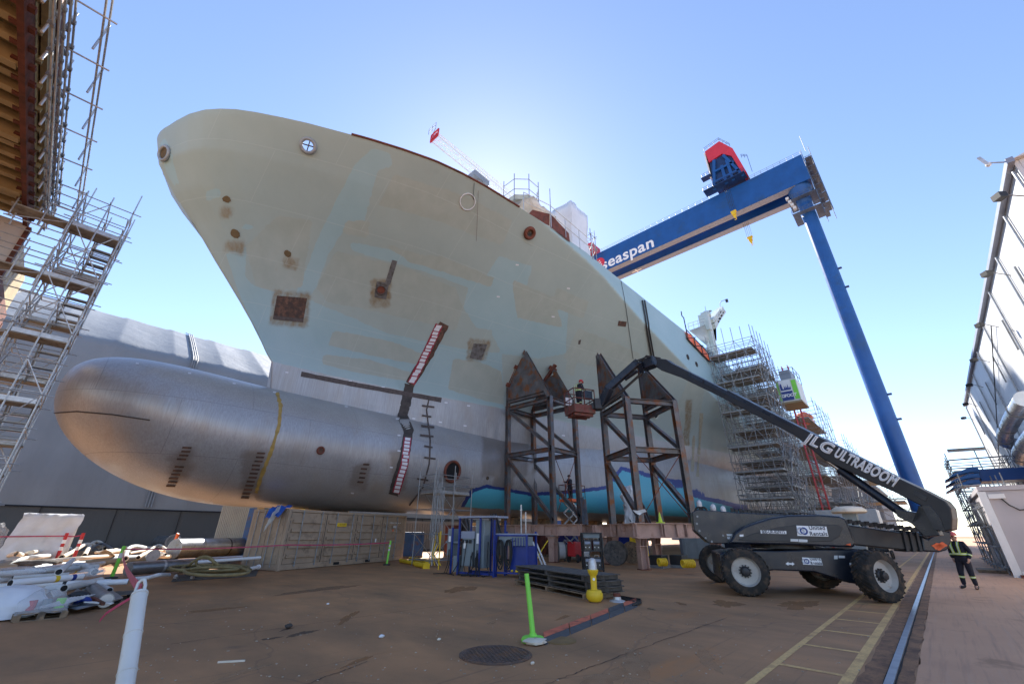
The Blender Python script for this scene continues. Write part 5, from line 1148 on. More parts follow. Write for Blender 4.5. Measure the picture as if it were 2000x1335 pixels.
MB().beam((62, -5.9, 6.2), (59, 1.5 - 4.2, 6.3), .35, .35).build('jib_beam', 'grey_under', sd) if False else None
def flex(pts, r, label):
    th = thing('flex_duct', label, 'duct', pts[0], 'silver ventilation ducts on the shed wall'); P = [V(p) for p in pts]; c = []
    for i in range(len(P) - 1):
        for k in range(14): c.append(P[i].lerp(P[i+1], k/14))
    rr = [r*(1 + (.10 if i % 2 else -.02)) for i in range(len(c))]; MB().path(c, rr, 20).build('duct', 'alu_duct' if 'alu_duct' in MATS else mat('alu_duct', (.55, .56, .58), .3, .8, .1, 2), th, smooth=60)
    for i in range(6, len(c), 14): d = (c[i] - c[i-1]).normalized(); MB().lathe([(r*1.16, -.05), (r*1.18, 0), (r*1.16, .05)], c[i], d, 20).build('strap', 'galv_dull', th)
flex([(46.4, -5.9, 7.6), (45.4, -5.2, 7.7), (42.5, -5.1, 7.9), (38, -5.1, 8.0), (32, -5.1, 8.0)], .36, 'upper silver ribbed duct along the white shed wall')
flex([(43.4, -5.9, 6.1), (42.6, -5.2, 6.2), (40, -5.1, 6.4), (36, -5.1, 6.5), (30, -5.1, 6.5)], .36, 'lower silver ribbed duct along the white shed wall')
tl = thing('site_cabin', 'pale grey site cabin with a white corner frame behind the person in hi-vis', 'cabin', (34, -5, 0))
MB().box((31, -9.5, .12), (43, -2.05, 3.66)).build('body', 'trailer', tl, bevel=.03); MB().box((30.9, -9.6, 3.66), (43.1, -1.95, 3.86)).build('roof', 'trailer', tl)
k = MB(); k.box((30.86, -2.18, 0), (30.98, -1.9, 3.62)); k.box((30.86, -9.5, .1), (30.97, -2.2, .25)); k.build('corner_frame', 'white_paint', tl); MB().box((30.85, -2.75, 3.3), (30.99, -2.2, 3.5)).build('vent_hood', 'white_paint', tl)
MB().path([(30.93, -2.6, 3.3), (30.85, -2.75, 3.0), (30.85, -3.0, 2.78), (30.86, -3.25, 2.8), (30.9, -3.35, 2.95)], .03, 6).build('cable', 'black', tl); k = MB()
for y, z in ((-3.55, 1.9), (-3.7, 1.84), (-2.9, 1.6)): k.lathe([(.03, 0), (.03, .02)], (30.99, y, z), (-1,0,0), 8)
k.build('vent_hole', 'black', tl); MB().box((30.92, -5.2, .12), (30.995, -5.17, 3.6)).build('joint', 'galv_dull', tl); MB().box((30.7, -2.3, 0), (31.0, -2.1, .12)).build('foot', 'rust_red', tl)
scaffold('scaffold full of stored tubes standing behind the person in hi-vis', 36, 46, -3.4, -1.75, 0, 4.6, 4, 1, 1.0, [(2.3, 36, 46, -3.4, -1.8)], None, None, .8, 'galv_dull', .03, .6, name='storage_scaffold')
scaffold('railed scaffold deck over the blue curved plates against the white shed', 50.2, 57, -5.7, -2.2, 4.8, 7.4, 3, 2, 1.1, [(6.3, 50.2, 57, -5.6, -2.3)], None, None, .3, 'galv_dull', .035, .6, name='scaffold_deck')
scaffold('dark scaffold rack of pipes beside the grey site cabin', 32.5, 35.5, -3.4, -1.9, 0, 3.0, 2, 1, .9, [], None, None, 1, 'galv_dull', .035, .3, name='storage_scaffold')
for i in range(3):
    pr_ = []; z = 4.9 + .42*i
    for j in range(12): t = j/11; pr_.append((-1.3 - .10*i - 2.0*t, z + .55*(1 - t)**2 * -.9 + .25))
    th = thing('curved_plate', ('lowest', 'middle', 'top')[i] + ' of the stacked blue curved plates sticking out past the shed', 'steel plate', (50, -2.4, z), 'blue curved plates')
    MB().slab([[V((47.0 + x, y, zz)) for y, zz in pr_] for x in (0, .6, 1.2, 1.8, 2.4)], (0,0,.08)).build('plate', 'blue_plate' if 'blue_plate' in MATS else mat('blue_plate', (.03, .16, .42), .45, 0, .1, 1), th, smooth=50)
    MB().prism([(47.0, pr_[0][0], pr_[0][1]), (47.0, pr_[5][0], pr_[5][1] + .05), (47.0, pr_[11][0], z + .33), (47.0, pr_[11][0], z + .60), (47.0, pr_[8][0], z + .58), (47.0, pr_[3][0], z + .22)], (.1,0,0)).build('web', 'blue_plate', th)
tag(MB().box((47.2, -5.8, 5.35), (50, -3.4, 6.15)).build('blue_girder', 'blue_gantry', bevel=.03), 'blue steel girder lying behind the curved plates towards the shed', 'girder')
tag(MB().ibeam((64, -5.9, 9.75), (64, -3.1, 9.83), .3, .3).build('steel_beam', 'galv_dull'), 'lone grey steel beam cantilevered over the yard at the far end of the shed', 'steel beam')
tag(MB().box((33.5, -1.9, .02), (35.5, -.9, .14)).build('timber_mat', 'wood'), 'flat timber mat on the pavement beside the grey site cabin', 'timber')
# far yard behind the boom
fb_ = thing('workshop_building', 'dark blue grey workshop building far behind the boom cylinder', 'building', (150, 25, 0)); MB().box((135, 8, 0), (170, 60, 12)).build('wall', 'brick_far', fb_); MB().box((134.7, 7.8, 12), (170, 60.2, 12.5)).build('roof', 'grey_blue', fb_)
for i in range(4):
    for z in (3.2, 8): 
        w = MB().box((134.85, 9 + i*2.6, z), (134.98, 10.8 + i*2.6, z + 2)).build('window', 'grey_blue', fb_); MB().box((134.80, 9.1 + i*2.6, z + .1), (134.84, 10.7 + i*2.6, z + 1.9)).build('pane', 'glass', w)
wb = thing('raised_white_tank', 'long white box raised on a yellow braced frame beyond the boom lift', 'tank', (60, 5.4, 0)); MB().box((58, 4.0, 2.75), (61.5, 10.4, 4.1)).build('box', 'white_dirty', wb, bevel=.05); k = MB()
for y in (4.3, 6.2, 8.1, 10.0):
    for x in (58.3, 61.2): k.tube((x, y, 0), (x, y, 2.75), .07, 6)
for y in (4.3, 6.2, 8.1): k.tube((58.3, y, .2), (58.3, y + 1.9, 2.6), .05, 5); k.tube((58.3, y + 1.9, .2), (58.3, y, 2.6), .05, 5)
k.build('frame', 'galv_dull', wb)
md = thing('round_hatch', 'cream round hatch cover standing behind the boom lift hood', 'hatch', (30, 6.3, 0)); c = onx(1658, 1000, 30); MB().lathe([(.1,-.05),(.72,-.05),(.80,.02),(.78,.12),(.60,.26),(.2,.32)], c, n=24).build('cover', 'cream', md, smooth=50); MB().box((c.x-.3, c.y-.3, 0), (c.x+.3, c.y+.3, c.z-.05)).build('stand', 'grey_cab', md); MB().box((c.x-.25, c.y-.3, c.z+.34), (c.x+.1, c.y+.3, c.z+.44)).build('handle', 'black', md)
for i, (x, y, m, lb) in enumerate(((46, 3.2, 'machine', 'dark engine driven pump trailer far down the yard left of the rail'), (52, 4.2, 'black', 'black wheeled compressor far down the yard beyond the first pump'))):
    th = thing('pump_trailer', lb, 'pump'); MB().box((x, y, .5), (x + 2, y + .9, 1.0)).build('body', m, th, bevel=.1); MB().tube((x+.5, y+.45, 1), (x+.5, y+.45, 1.4), .05, 6).build('exhaust', 'black', th)
    for dx in (.4, 1.6):
        for dy in (-.05, .95): MB().lathe([(.2,-.07),(.3,-.05),(.3,.05),(.2,.07)], (x + dx, y + dy, .3), (0,1,0), 14).build('wheel', 'rubber', th)

# ---------------------------------------------------------------- container under the bow
def container(P0, P1, H, dep, label, m='container', name='shipping_container', doors=4):
    P0 = V((P0[0], P0[1], 0)); P1 = V((P1[0], P1[1], 0)); X = (P1 - P0); L = X.length; X.normalize(); Y = V((-X.y, X.x, 0)); Z = V((0,0,1)); th = thing(name, label, 'container', P0 + X*L/2 + Y*dep/2)
    q = lambda a, b, z: P0 + X*a + Y*b + Z*z
    def bx(a0, a1, b0, b1, z0, z1, mb): return mb.obox(q((a0+a1)/2, (b0+b1)/2, (z0+z1)/2), (X, Y, Z), ((a1-a0)/2, (b1-b0)/2, (z1-z0)/2))
    body = MB(); bx(.06, L-.06, .12, dep-.06, .16, H-.06, body); body.build('body', m, th)
    fr = MB(); w = .16
    for a in (0, L-w):
        for b in (0, dep-w): bx(a, a+w, b, b+w, 0, H, fr)
    for b in (0, dep-.1):
        bx(w, L-w, b+.012, b+.10, H-.14, H-.005, fr); bx(w, L-w, b+.012, b+.10, .02, .26, fr)
    for a in (.005, L-.105):
        bx(a, a+.1, w, dep-w, H-.14, H-.005, fr); bx(a, a+.1, w, dep-w, .02, .26, fr)
    fr.build('frame', m, th, bevel=.015); pk = MB()
    for f_ in (.36, .62): bx(L*f_, L*f_+.42, -.004, .02, .07, .2, pk)
    pk.build('fork_pocket', 'dark_gap', th)
    dw = (L - 2*w) / doors
    for i in range(doors):
        a0 = w + i*dw + .02; a1 = w + (i+1)*dw - .02; d = MB(); bx(a0, a1, .055, .115, .28, H-.16, d); bx(a0, a0+.07, .01, .055, .28, H-.16, d); bx(a1-.07, a1, .01, .055, .28, H-.16, d)
        for f_ in (.10, .28, .44, .60, .78):
            z = .28 + (H-.44)*f_; d.prism([q(a0+.14, .045, z), q(a1-.10, .045, z), q(a1-.14, .008, z+.05), q(a0+.18, .008, z+.05), q(a0+.18,.008,z+.16), q(a1-.14,.008,z+.16)][:4], Z*.001); bx(a0+.16, a1-.12, -.015, .045, z+.03, z+.17, d)
        dr = d.build('door', m, th, bevel=.006); g = MB(); bx(a0-.034, a0-.002, .005, .12, .27, H-.15, g); g.build('gasket', 'gasket', dr)
        for f_ in ((.30, .84) if i < 2 else (.16, .62)):
            a = lerp(a0, a1, f_); MB().tube(q(a, -.035, .14), q(a, -.035, H-.06), .026, 8).build('lock_rod', 'galv_dull', dr); kb = MB()
            for z in (.2, .33, H*.5, H-.2): bx(a-.05, a+.05, -.015, .04, z-.02, z+.03, kb)
            kb.beam(q(a, -.03, 1.1), q(a + (.34 if f_ < .5 else -.34), -.03, 1.07), .03, .04); kb.build('handle', 'galv_dull', dr)
        hg = MB()
        for z in (.5, 1.0, 1.55, 2.1): bx((a0 if i % 2 == 0 else a1) - .04, (a0 if i % 2 == 0 else a1) + .04, -.01, .05, z*H/2.6, z*H/2.6+.1, hg)
        hg.build('hinge', m, dr)
    e = MB(); n = 2
    for i in range(n):
        b0 = w + i*(dep-2*w)/n + .02; b1 = w + (i+1)*(dep-2*w)/n - .02; e = MB(); bx(-.0, .06, b0, b1, .28, H-.16, e)
        for f_ in (.12, .32, .52, .72): z = .28 + (H-.44)*f_; bx(-.03, 0, b0+.1, b1-.1, z, z+.12, e)
        dr = e.build('end_door', m, th, bevel=.006)
        for f_ in (.3, .75): b = lerp(b0, b1, f_); MB().tube(q(-.05, b, .14), q(-.05, b, H-.06), .022, 8).build('lock_rod', 'galv_dull', dr)
    return th, q, X, Y, L
P0 = onz(541, 1115); P1 = onz(786, 1093)
CT, cq, cX, cY, cL = container(P0, P1, 2.72, 2.5, 'tan side door shipping container under the bulbous bow')
lb_ = MB().obox(cq(cL*.375, -.02, 2.05), (cX, cY, (0,0,1)), (.36, .004, .085)).build('notice', 'yellow', CT); text('CAUTION', .12, cq(cL*.375, -.03, 2.05), cX, (0,0,1), 'letter_dark', lb_, .001, 0)
text('USMU 178145 0', .17, cq(cL*.875, .002, 2.2), cX, (0,0,1), 'letter', CT, .008, 0); text('22G1', .17, cq(cL*.875, .002, 2.0), cX, (0,0,1), 'letter', CT, .008, 0)
MB().obox(cq(cL*.855, -.02, 1.80), (cX, cY, (0,0,1)), (.05, .004, .06)).build('sticker', 'orange', CT); MB().obox(cq(cL*.69, -.02, 1.22), (cX, cY, (0,0,1)), (.06, .004, .1)).build('notice', 'letter', CT)
bt = thing('blue_tarp', 'torn blue tarp bunched on the near corner of the tan container', 'tarp', cq(-.3, .6, 2.0)); rr = random.Random(4); rows = []
for j in range(7): rows.append([cq(-.45 + .13*i + rr.uniform(-.06,.06), .15 + .16*j + rr.uniform(-.05,.05), 2.76 - .05*(i < 3)*(3 - i)*3 + rr.uniform(-.05,.12)) for i in range(6)])
MB().slab(rows, (0,0,.03)).build('sheet', 'tarp_blue' if 'tarp_blue' in MATS else mat('tarp_blue', (.02, .10, .45), .5, 0, .2, 3), bt, smooth=180); rows = []
for j in range(6): rows.append([cq(-.75 + .09*i + rr.uniform(-.04,.04), .3 + .06*j, 2.45 - .15*j + .1*i + rr.uniform(-.07,.07)) for i in range(6)])
MB().slab(rows, (0,.02,0)).build('torn_sheet', 'white_dirty', bt, smooth=180)
# items behind the container
fs = thing('storage_hut', 'grey corrugated storage hut behind the tan container', 'hut', (12, 41, 0)); A = onz(407, 1089); B = onz(500, 1089); dX = (B - A).normalized(); dY = V((-dX.y, dX.x, 0)); LL = (B - A).length
MB().obox((A + B)/2 + dY*2 + V((0,0,2)), (dX, dY, (0,0,1)), (LL/2, 2, 2)).build('wall', 'hut_grey' if 'hut_grey' in MATS else mat('hut_grey', (.33, .33, .30), .55, 0, .1, 1), fs); k = MB()
for i in range(26): k.obox(A.lerp(B, (i + .5)/26) + V((0,0,2)) - dY*.02, (dX, dY, (0,0,1)), (LL/26*.32, .03, 1.98))
k.build('corrugation', 'hut_grey', fs); MB().obox((A + B)/2 + dY*2 + V((0,0,4.06)), (dX, dY, (0,0,1)), (LL/2+.1, 2.1, .06)).build('roof', 'grey_blue', fs)
c2 = thing('blue_container', 'weathered blue and tan container end just left of the tan container', 'container', (9.0, 26, 0)); A = onz(484, 1090); A = V((A.x, A.y, 0)); MB().obox(A + cX*1.0 + cY*1.2 + V((0,0,1.6)), (cX, cY, (0,0,1)), (.95, 1.2, 1.6)).build('body', 'cont_blue' if 'cont_blue' in MATS else mat('cont_blue', (.03, .09, .22), .6, 0, .3, 1, (.12, .06, .03), .42, 2), c2); k = MB()
for s in (-.95, .95): k.obox(A + cX*(1.0 + s) - cY*.02 + V((0,0,1.62)), (cX, cY, (0,0,1)), (.22 if s < 0 else .1, .09, 1.62))
k.build('corner_post', 'tan_panel', c2)
yb = thing('yellow_hopper', 'yellow and black skip showing above the tan container roof', 'skip', cq(5.4, 3.4, 0)); MB().prism([cq(4.3, 3.2, 2.6), cq(5.2, 3.2, 3.25), cq(7.6, 3.2, 3.2), cq(7.6, 3.2, 0), cq(4.3, 3.2, 0)], cY*1.4).build('body', 'yellow', yb); MB().prism([cq(5.15, 3.15, 2.7), cq(5.15, 3.15, 3.22), cq(7.5, 3.15, 3.17), cq(7.5, 3.15, 2.7)], cY*.04).build('panel', 'black', yb)

for i, (x, lb) in enumerate(((15, 'grey container beyond the hull seen behind the small scaffold'), (24, 'second grey container beyond the hull, behind the left cradle tower'), (33, 'third grey container beyond the hull, behind the welder rack'), (42, 'fourth grey container beyond the hull, behind the right cradle tower'), (51, 'farthest grey container beyond the hull, behind the boom lift'))):
    th = thing('storage_container', lb, 'container', (x + 4, 39, 0), 'grey containers beyond the hull'); MB().box((x, 38, .15), (x + 8.4, 40.4, 2.7)).build('body', ('cont_blue', 'brick_far', 'tan_panel', 'brick_far', 'cont_blue')[i], th); k = MB()
    for j in range(28): k.box((x + .1 + .3*j, 37.95, .3), (x + .22 + .3*j, 37.998, 2.5))
    k.build('corrugation', ('cont_blue', 'brick_far', 'tan_panel', 'brick_far', 'cont_blue')[i], th); MB().box((x - .05, 37.9, 0), (x + 8.45, 40.45, .148)).build('base_frame', 'black', th)
# ---------------------------------------------------------------- under the hull
def spool(P, r, w, ax, label, m='wood_grey', wound=None, wr=.6):
    th = thing('cable_drum', label, 'cable drum', P, 'cable drums under the beams'); ax = V(ax).normalized(); C0 = V(P) + V((0,0,r))
    for s in (-1, 1):
        fl_ = MB().lathe([(r, s*w/2), (r, s*(w/2 + .05))] if s > 0 else [(r, -w/2 - .05), (r, -w/2)], C0, ax, 28).build('flange', m, th, smooth=30); b = MB(); x = ax.orthogonal().normalized(); y = ax.cross(x)
        for i in range(6): b.lathe([(.03, 0), (.03, s*(w/2+.07))], C0 + (x*math.cos(i*PI/3) + y*math.sin(i*PI/3))*r*.35, ax, 8)
        b.build('bolt', 'black', th)
    MB().lathe([(r*wr, -w/2), (r*wr, w/2)], C0, ax, 24).build('winding', wound or 'cable_black', th, smooth=30); return th
spool((24.0, 14.2, 0), .66, .5, (-.9, -.3, 0), 'grey wooden cable drum standing by the black welder rack'); spool((26.3, 14.4, 0), .62, .55, (-.8, -.5, 0), 'brown wooden cable drum half hidden by a pinkish pedestal', 'wood', 'pink_steel')
for i in range(3): spool((24.9 + .62*i, 18.9 - .5*i, 0), .62, .42, (.75, -.66, 0), ('white wound hose drum behind the red fire cart', 'white wound hose drum in the middle of the three', 'white wound hose drum nearest the black welder rack')[i], 'galv_dull', 'white_paint', .85)
wr_ = thing('welder_rack', 'black rack of four welding machines under the pinkish beams', 'welding machines', (20.6, 13.6, 0)); A = onz(1141, 1115); A = V((A.x, A.y, 0)); dX = V((.62, -.78, 0)).normalized(); dY = V((-dX.y, dX.x, 0)) ; dY = dY if dY.x > 0 else -dY; k = MB(); Wd = .95
for a in (0, 1):
    for b in (0, 1): k.beam(A + dX*a*Wd + dY*b*.8, A + dX*a*Wd + dY*b*.8 + V((0,0,1.72)), .06, .06)
for z in (.1, .9, 1.7):
    for b in (0, 1): k.beam(A + dY*b*.8 + V((0,0,z)), A + dX*Wd + dY*b*.8 + V((0,0,z)), .06, .06)
    for a in (0, 1): k.beam(A + dX*a*Wd + V((0,0,z)), A + dX*a*Wd + dY*.8 + V((0,0,z)), .06, .06)
k.build('frame', 'black', wr_); MB().obox(A + dX*Wd/2 + dY*.4 + V((0,0,1.58)), (dX, dY, (0,0,1)), (.40, .3, .1)).build('distribution_box', 'grey_cab', wr_)
for i in range(2):
    for j in range(2):
        c = A + dX*(.25 + .45*i) + dY*.4 + V((0,0,.36 + .78*j)); w = MB().obox(c, (dX, dY, (0,0,1)), (.19, .36, .25)).build('welding_machine', 'machine', wr_, bevel=.03)
        MB().obox(c - dY*.37 + V((0,0,.12)), (dX, dY, (0,0,1)), (.14, .006, .06)).build('panel', 'grey_under', w); kn_ = MB()
        for s in (-.1, .08): kn_.lathe([(.03, 0), (.03, .04)], c - dY*.36 + dX*s - V((0,0,.08)), -dY, 8)
        MB().path([c + dX*-.1 + V((0,0,.25)), c + dX*-.1 + V((0,0,.33)), c + dX*.1 + V((0,0,.33)), c + dX*.1 + V((0,0,.25))], .015, 5).build('handle', 'galv', w); kn_.build('knob', 'galv', w)
for i, (x, y) in enumerate(((24.3, 11.7), (25.3, 11.0))):
    th = thing('pallet_box', ('black topped crate on a grey pallet behind the tall pedestal', 'black topped crate beside the coiled yellow hose')[i], 'crate', (x, y, 0)); MB().box((x-.42, y-.35, .14), (x+.42, y+.35, .62)).build('box', 'black', th, bevel=.02); MB().box((x-.5, y-.42, 0), (x+.5, y+.42, .14)).build('pallet', 'galv_dull', th)
for i, (u, v, n, lb) in enumerate(((1298, 1097, 5, 'small coil of yellow drain hose on the black crate'), (1345, 1100, 7, 'large coil of yellow drain hose by the boom lift tyre'))):
    c = onz(u, v, .42); k = MB()
    for j in range(n): o = c + V((*d2,0))*(.09*j - .3) ; k.path([o + (V((0,0,1))*math.sin(t) + V((d2.y, -d2.x, 0))*math.cos(t))*.15 for t in [q_*PI/8 for q_ in range(16)]], .036, 8, True)
    tag(k.build('drain_hose', 'yellow', smooth=180), lb, 'hose', 'yellow drain hoses')
for i in range(6):
    x = 28 + 4.2*i + rnd.uniform(-.3,.3); th = thing('keel_block', 'stacked concrete and timber keel block on the centreline under the hull', 'keel block', (x, 26.3, 0), 'keel blocks under the ship'); MB().box((x-.6, 25.5, 0), (x+.6, 27.1, 1.9)).build('concrete', 'grey_cab', th, bevel=.03); MB().box((x-.55, 25.55, 1.9), (x+.55, 27.05, 2.85)).build('timber', 'wood', th, bevel=.02)
for i, (x, y, w, h, m, lb) in enumerate(((19.4, 29.5, 2.2, 1.7, 'cont_blue', 'weathered blue skip under the hull right of the tan container'), (22.8, 27.5, 1.2, 2.2, 'rust_red', 'rusty upright frame box under the hull'), (30.5, 22, 1.6, 1.8, 'blue_cab', 'blue tool cabinet under the hull behind the welder rack'), (36, 20, 2.6, 2.0, 'blue_cab', 'row of blue gas bottle cages under the hull behind the right tower'), (33, 17.4, 1.0, 1.5, 'yellow', 'yellow tool box under the hull behind the right tower'), (29, 24.3, 1.4, 1.5, 'rust_red', 'rust red tool crate beneath the hull behind the cable drums'), (33.5, 12.6, 2.2, 1.5, 'grey_cab', 'grey tool crate seen behind the yellow drain hoses'), (36.5, 11.0, 2.4, 1.6, 'machine', 'dark tool crate seen just above the far tyre of the boom lift'), (40, 15, 3.0, 1.9, 'brick_far', 'large dark grey crate under the hull behind the right tower'), (44.5, 12.6, 2.6, 1.8, 'rust_red', 'large rust red crate half hidden behind the boom lift counterweight'), (27.6, 29.0, 3.0, 2.2, 'brick_far', 'large dark grey crate under the hull behind the left tower'), (17.0, 33.5, 4.0, 2.0, 'machine', 'long dark crate in shade right of the tan container'))):
    th = thing('tool_crate', lb, 'crate', (x, y, 0)); MB().box((x-w/2, y-w/2, .12), (x+w/2, y+w/2, h)).build('box', m, th, bevel=.04); k = MB()
    for s in (-.4, 0, .4): k.box((x-w/2-.03, y+s*w-.05, .12), (x-w/2-.002, y+s*w+.05, h))
    for s in (-.4, 0, .4): k.box((x+s*w-.05, y-w/2-.03, .12), (x+s*w+.05, y-w/2-.002, h))
    k.build('batten', m, th); MB().box((x-w/2, y-w/2, 0), (x+w/2, y+w/2, .12)).build('skid', 'wood', th)
fc_ = thing('fire_cart', 'red wheeled cart behind the pinkish pedestal of the left tower', 'cart', (24.3, 17.4, 0)); MB().box((24.0, 17.1, .35), (24.8, 17.7, 1.2)).build('body', 'red', fc_, bevel=.04); k = MB()
for s in (17.05, 17.75): k.lathe([(.2,-.04),(.25,0),(.2,.04)], (24.2, s, .25), (0,1,0), 14)
k.build('wheels', 'rubber', fc_); MB().path([(23.95, 17.2, 1.1), (23.6, 17.2, 1.3), (23.6, 17.6, 1.3), (23.95, 17.6, 1.1)], .02, 6).build('handle', 'galv', fc_)
sl_ = thing('scissor_lift', 'small scissor lift with an orange railed platform under the hull, behind the left tower', 'scissor lift', (28.5, 20.3, 0))
for y in (19.9, 20.7):
    k = MB()
    for i in range(4): z = .7 + .8*i; k.beam((27.8, y, z), (29.2, y, z + .8), .06, .1); k.beam((29.2, y, z), (27.8, y, z + .8), .06, .1)
    k.build('scissor', 'galv', sl_)
MB().box((27.6, 19.7, .25), (29.4, 20.9, .7)).build('base', 'machine', sl_); MB().box((27.6, 19.7, 3.9), (29.4, 20.9, 4.1)).build('platform', 'orange', sl_); k = MB(); rails(k, [(27.6,19.7,4.1),(27.6,20.9,4.1),(29.4,20.9,4.1),(29.4,19.7,4.1),(27.6,19.7,4.1)], 1.05, 2, .025); k.build('guard_rail', 'rust_red', sl_)
person((28.1, 20.2, 4.1), (0, 1), 'person in dark coverall and dark hat on the scissor lift, facing the hull', dict(wl=(-.2,.4,1.3), wr=(.2,.4,1.35), el=(-.27,.1,1.2), er=(.27,.1,1.2)), 1.0, False, 'black')
for p, lb in (((34.0, 18.2, 2.2), 'crumpled white plastic sheet wrapped round a bracket beside the right cradle tower'),):
    crumple((p[0]-.5, p[1]-.4, p[2]), (p[0]+.7, p[1]+.5, p[2]+3.0), 'tarp', 'plastic_sheet', lb, 'plastic sheet', 9, amp=.16)
for i, (u, v) in enumerate(((1366, 985), (1393, 992), (1413, 996))):
    p = onx(u, v, 30 + 2*i); heap((p.x, p.y, p.z - .3), (.22, .2, .3), 'tarp', ('left', 'middle', 'right')[i] + ' of three white cloth bundles on bracket tips behind the boom lift', 'cloth_bundle', 'cloth', 'white cloth bundles behind the boom lift', 20 + i, 8)
tag(MB().prism([V((22.0, 11.35, 2.75)) + V(p) for p in ((0,0,.08),(.05,-.3,.14),(.1,-.36,.0),(.1,-.1,-.06),(.0,.0,-.16),(-.05,.2,-.06),(-.1,.34,.1),(-.05,.1,.06))], (.04,.03,0)).build('rag', 'white_paint'), 'white rag tied round the foot of a cradle tower post', 'rag')
cn = thing('traffic_cone', 'lime green cone standing on the beam under the right cradle tower', 'cone', (23.4, 10.9, 2.22)); MB().lathe([(.02, .55), (.03,.5), (.12,.04)][::-1], (23.4, 10.9, 2.22), n=14).build('cone', 'hivis', cn, smooth=40); MB().box((23.22, 10.72, 2.22), (23.58, 11.08, 2.26)).build('base', 'hivis', cn)
# ---------------------------------------------------------------- power racks in front of the hull
pd = thing('power_rack', 'blue frame rack of grey electrical cabinets beside the small scaffold', 'electrical rack', (14.2, 16.4, 0)); D1 = V((.22, -.975, 0)).normalized(); D2 = V((D1.y, -D1.x, 0)); D2 = D2 if D2.x > 0 else -D2
def oq(A, a, b, z): return A + D1*a + D2*b + V((0,0,z))
def obx(A, a0, a1, b0, b1, z0, z1, mb): return mb.obox(oq(A, (a0+a1)/2, (b0+b1)/2, (z0+z1)/2), (D1, D2, (0,0,1)), ((a1-a0)/2, (b1-b0)/2, (z1-z0)/2))
A = onz(893, 1122); A = V((A.x, A.y, 0)); k = MB()
for a in (0, 1.15, 1.9):
    for b in (0, .9): obx(A, a-.035, a+.035, b-.035, b+.035, 0, 2.35 if a < 1.5 else 2.2, k)
for b in (0, .9): obx(A, 0, 1.9, b-.03, b+.03, .06, .14, k)
k.build('frame', 'blue_cab', pd); k = MB(); obx(A, -.05, 2.0, -.1, 1.0, 2.3, 2.38, k); k.build('roof', 'grey_under', pd)
for a0, a1, z0, z1 in ((-.75, -.4, .75, 1.85), (.12, .72, .35, 1.75), (.82, 1.3, .3, 2.2)):
    k = MB(); obx(A, a0, a1, .1, .6, z0, z1, k); c = k.build('cabinet', 'grey_cab', pd, bevel=.015); k = MB(); obx(A, a0+.08, a0+.2, .085, .10, z0+.5*(z1-z0), z0+.72*(z1-z0), k); k.build('notice', 'letter', c); k = MB(); obx(A, a0+.03, a1-.03, .088, .1, z1-.02, z1-.005, k); k.build('lid', 'grey_blue', c)
k = MB(); obx(A, .05, .8, .06, .5, 1.45, 1.75, k); k.build('breaker_box', 'grey_under', pd); k = MB()
for i in range(3): k.lathe([(.06, 0), (.06, .1), (.04, .14)], oq(A, .2 + .2*i, .03, 1.4), (0,0,-1), 10)
k.build('socket', 'cable_black', pd); k = MB(); obx(A, -.85, -.05, .1, .5, 1.25, 1.33, k); k.build('shelf', 'grey_cab', pd); k = MB(); obx(A, -.35, -.05, .1, .5, .1, .75, k); k.build('shelf', 'grey_cab', pd); k = MB(); obx(A, -.45, -.38, .0, .07, 0, 1.9, k); k.build('post', 'blue_cab', pd)
k = MB()
rr = random.Random(6)
for i in range(16):
    a = rr.uniform(-.7, 1.6); k.path([oq(A, a, .05, rr.uniform(.7, 1.4)), oq(A, a + rr.uniform(-.1,.1), -.05, .4), oq(A, a + rr.uniform(-.3,.3), -.12, .06), oq(A, a + rr.uniform(-.7,.7), rr.uniform(-.5,.0), .03)], .02, 5)
k.build('cable', 'cable_black', pd)
tag(MB().tube(onz(856, 1112), onz(856, 1112) + V((0,0,1.75)), .03, 8).build('yellow_pole', 'yellow'), 'yellow pole standing left of the grey electrical cabinets', 'pole')
ws = thing('wrapped_hoses', 'yellow and white hoses hanging on the small scaffold', 'hoses', onz(846, 1105)); 
for i in range(4):
    b = onz(843 + 3*i, 1106); MB().path([b + V((.0,0,1.7)), b + V((.05*i,.05,1.2)), b + V((-.05*i,.1,.6)), b + V((.1*i,0,.05))], .03, 6).build('hose', ('white_dirty', 'yellow', 'galv', 'yellow')[i], ws)
# cable rack
B0 = onz(968, 1126); B0 = V((B0.x, B0.y, 0)); cr2 = thing('cable_rack', 'bright blue rack hung with loops of black cable, right of the electrical cabinets', 'cable rack', B0); D1 = V((.30, -.95, 0)).normalized(); D2 = V((D1.y, -D1.x, 0)); D2 = D2 if D2.x > 0 else -D2; k = MB(); W2 = 1.45
for a in (0, W2):
    for b in (0, 1.0): obx(B0, a-.04, a+.04, b-.04, b+.04, 0, 1.62 if b < .5 else 1.75, k)
for b in (0, 1.0): obx(B0, 0, W2, b-.03, b+.03, .14, .2, k); obx(B0, 0, W2, b-.03, b+.03, 1.56, 1.62, k)
k.build('frame', 'blue_cab', cr2); k = MB(); obx(B0, W2*.42, W2+.02, .12, .9, .2, 1.18, k); k.build('panel', 'blue_cab', cr2); k = MB(); obx(B0, -.1, W2+.1, .02, 1.05, 1.62, 1.67, k); k.build('top', 'grey_under', cr2); k = MB(); obx(B0, .12, W2-.02, .02, .7, 1.2, 1.55, k); hd3 = k.build('breaker_box', 'grey_cab', cr2); text('G-4', .2, oq(B0, W2*.55, .0, 1.38), D1, (0,0,1), 'letter_dark', hd3, .004, .004)
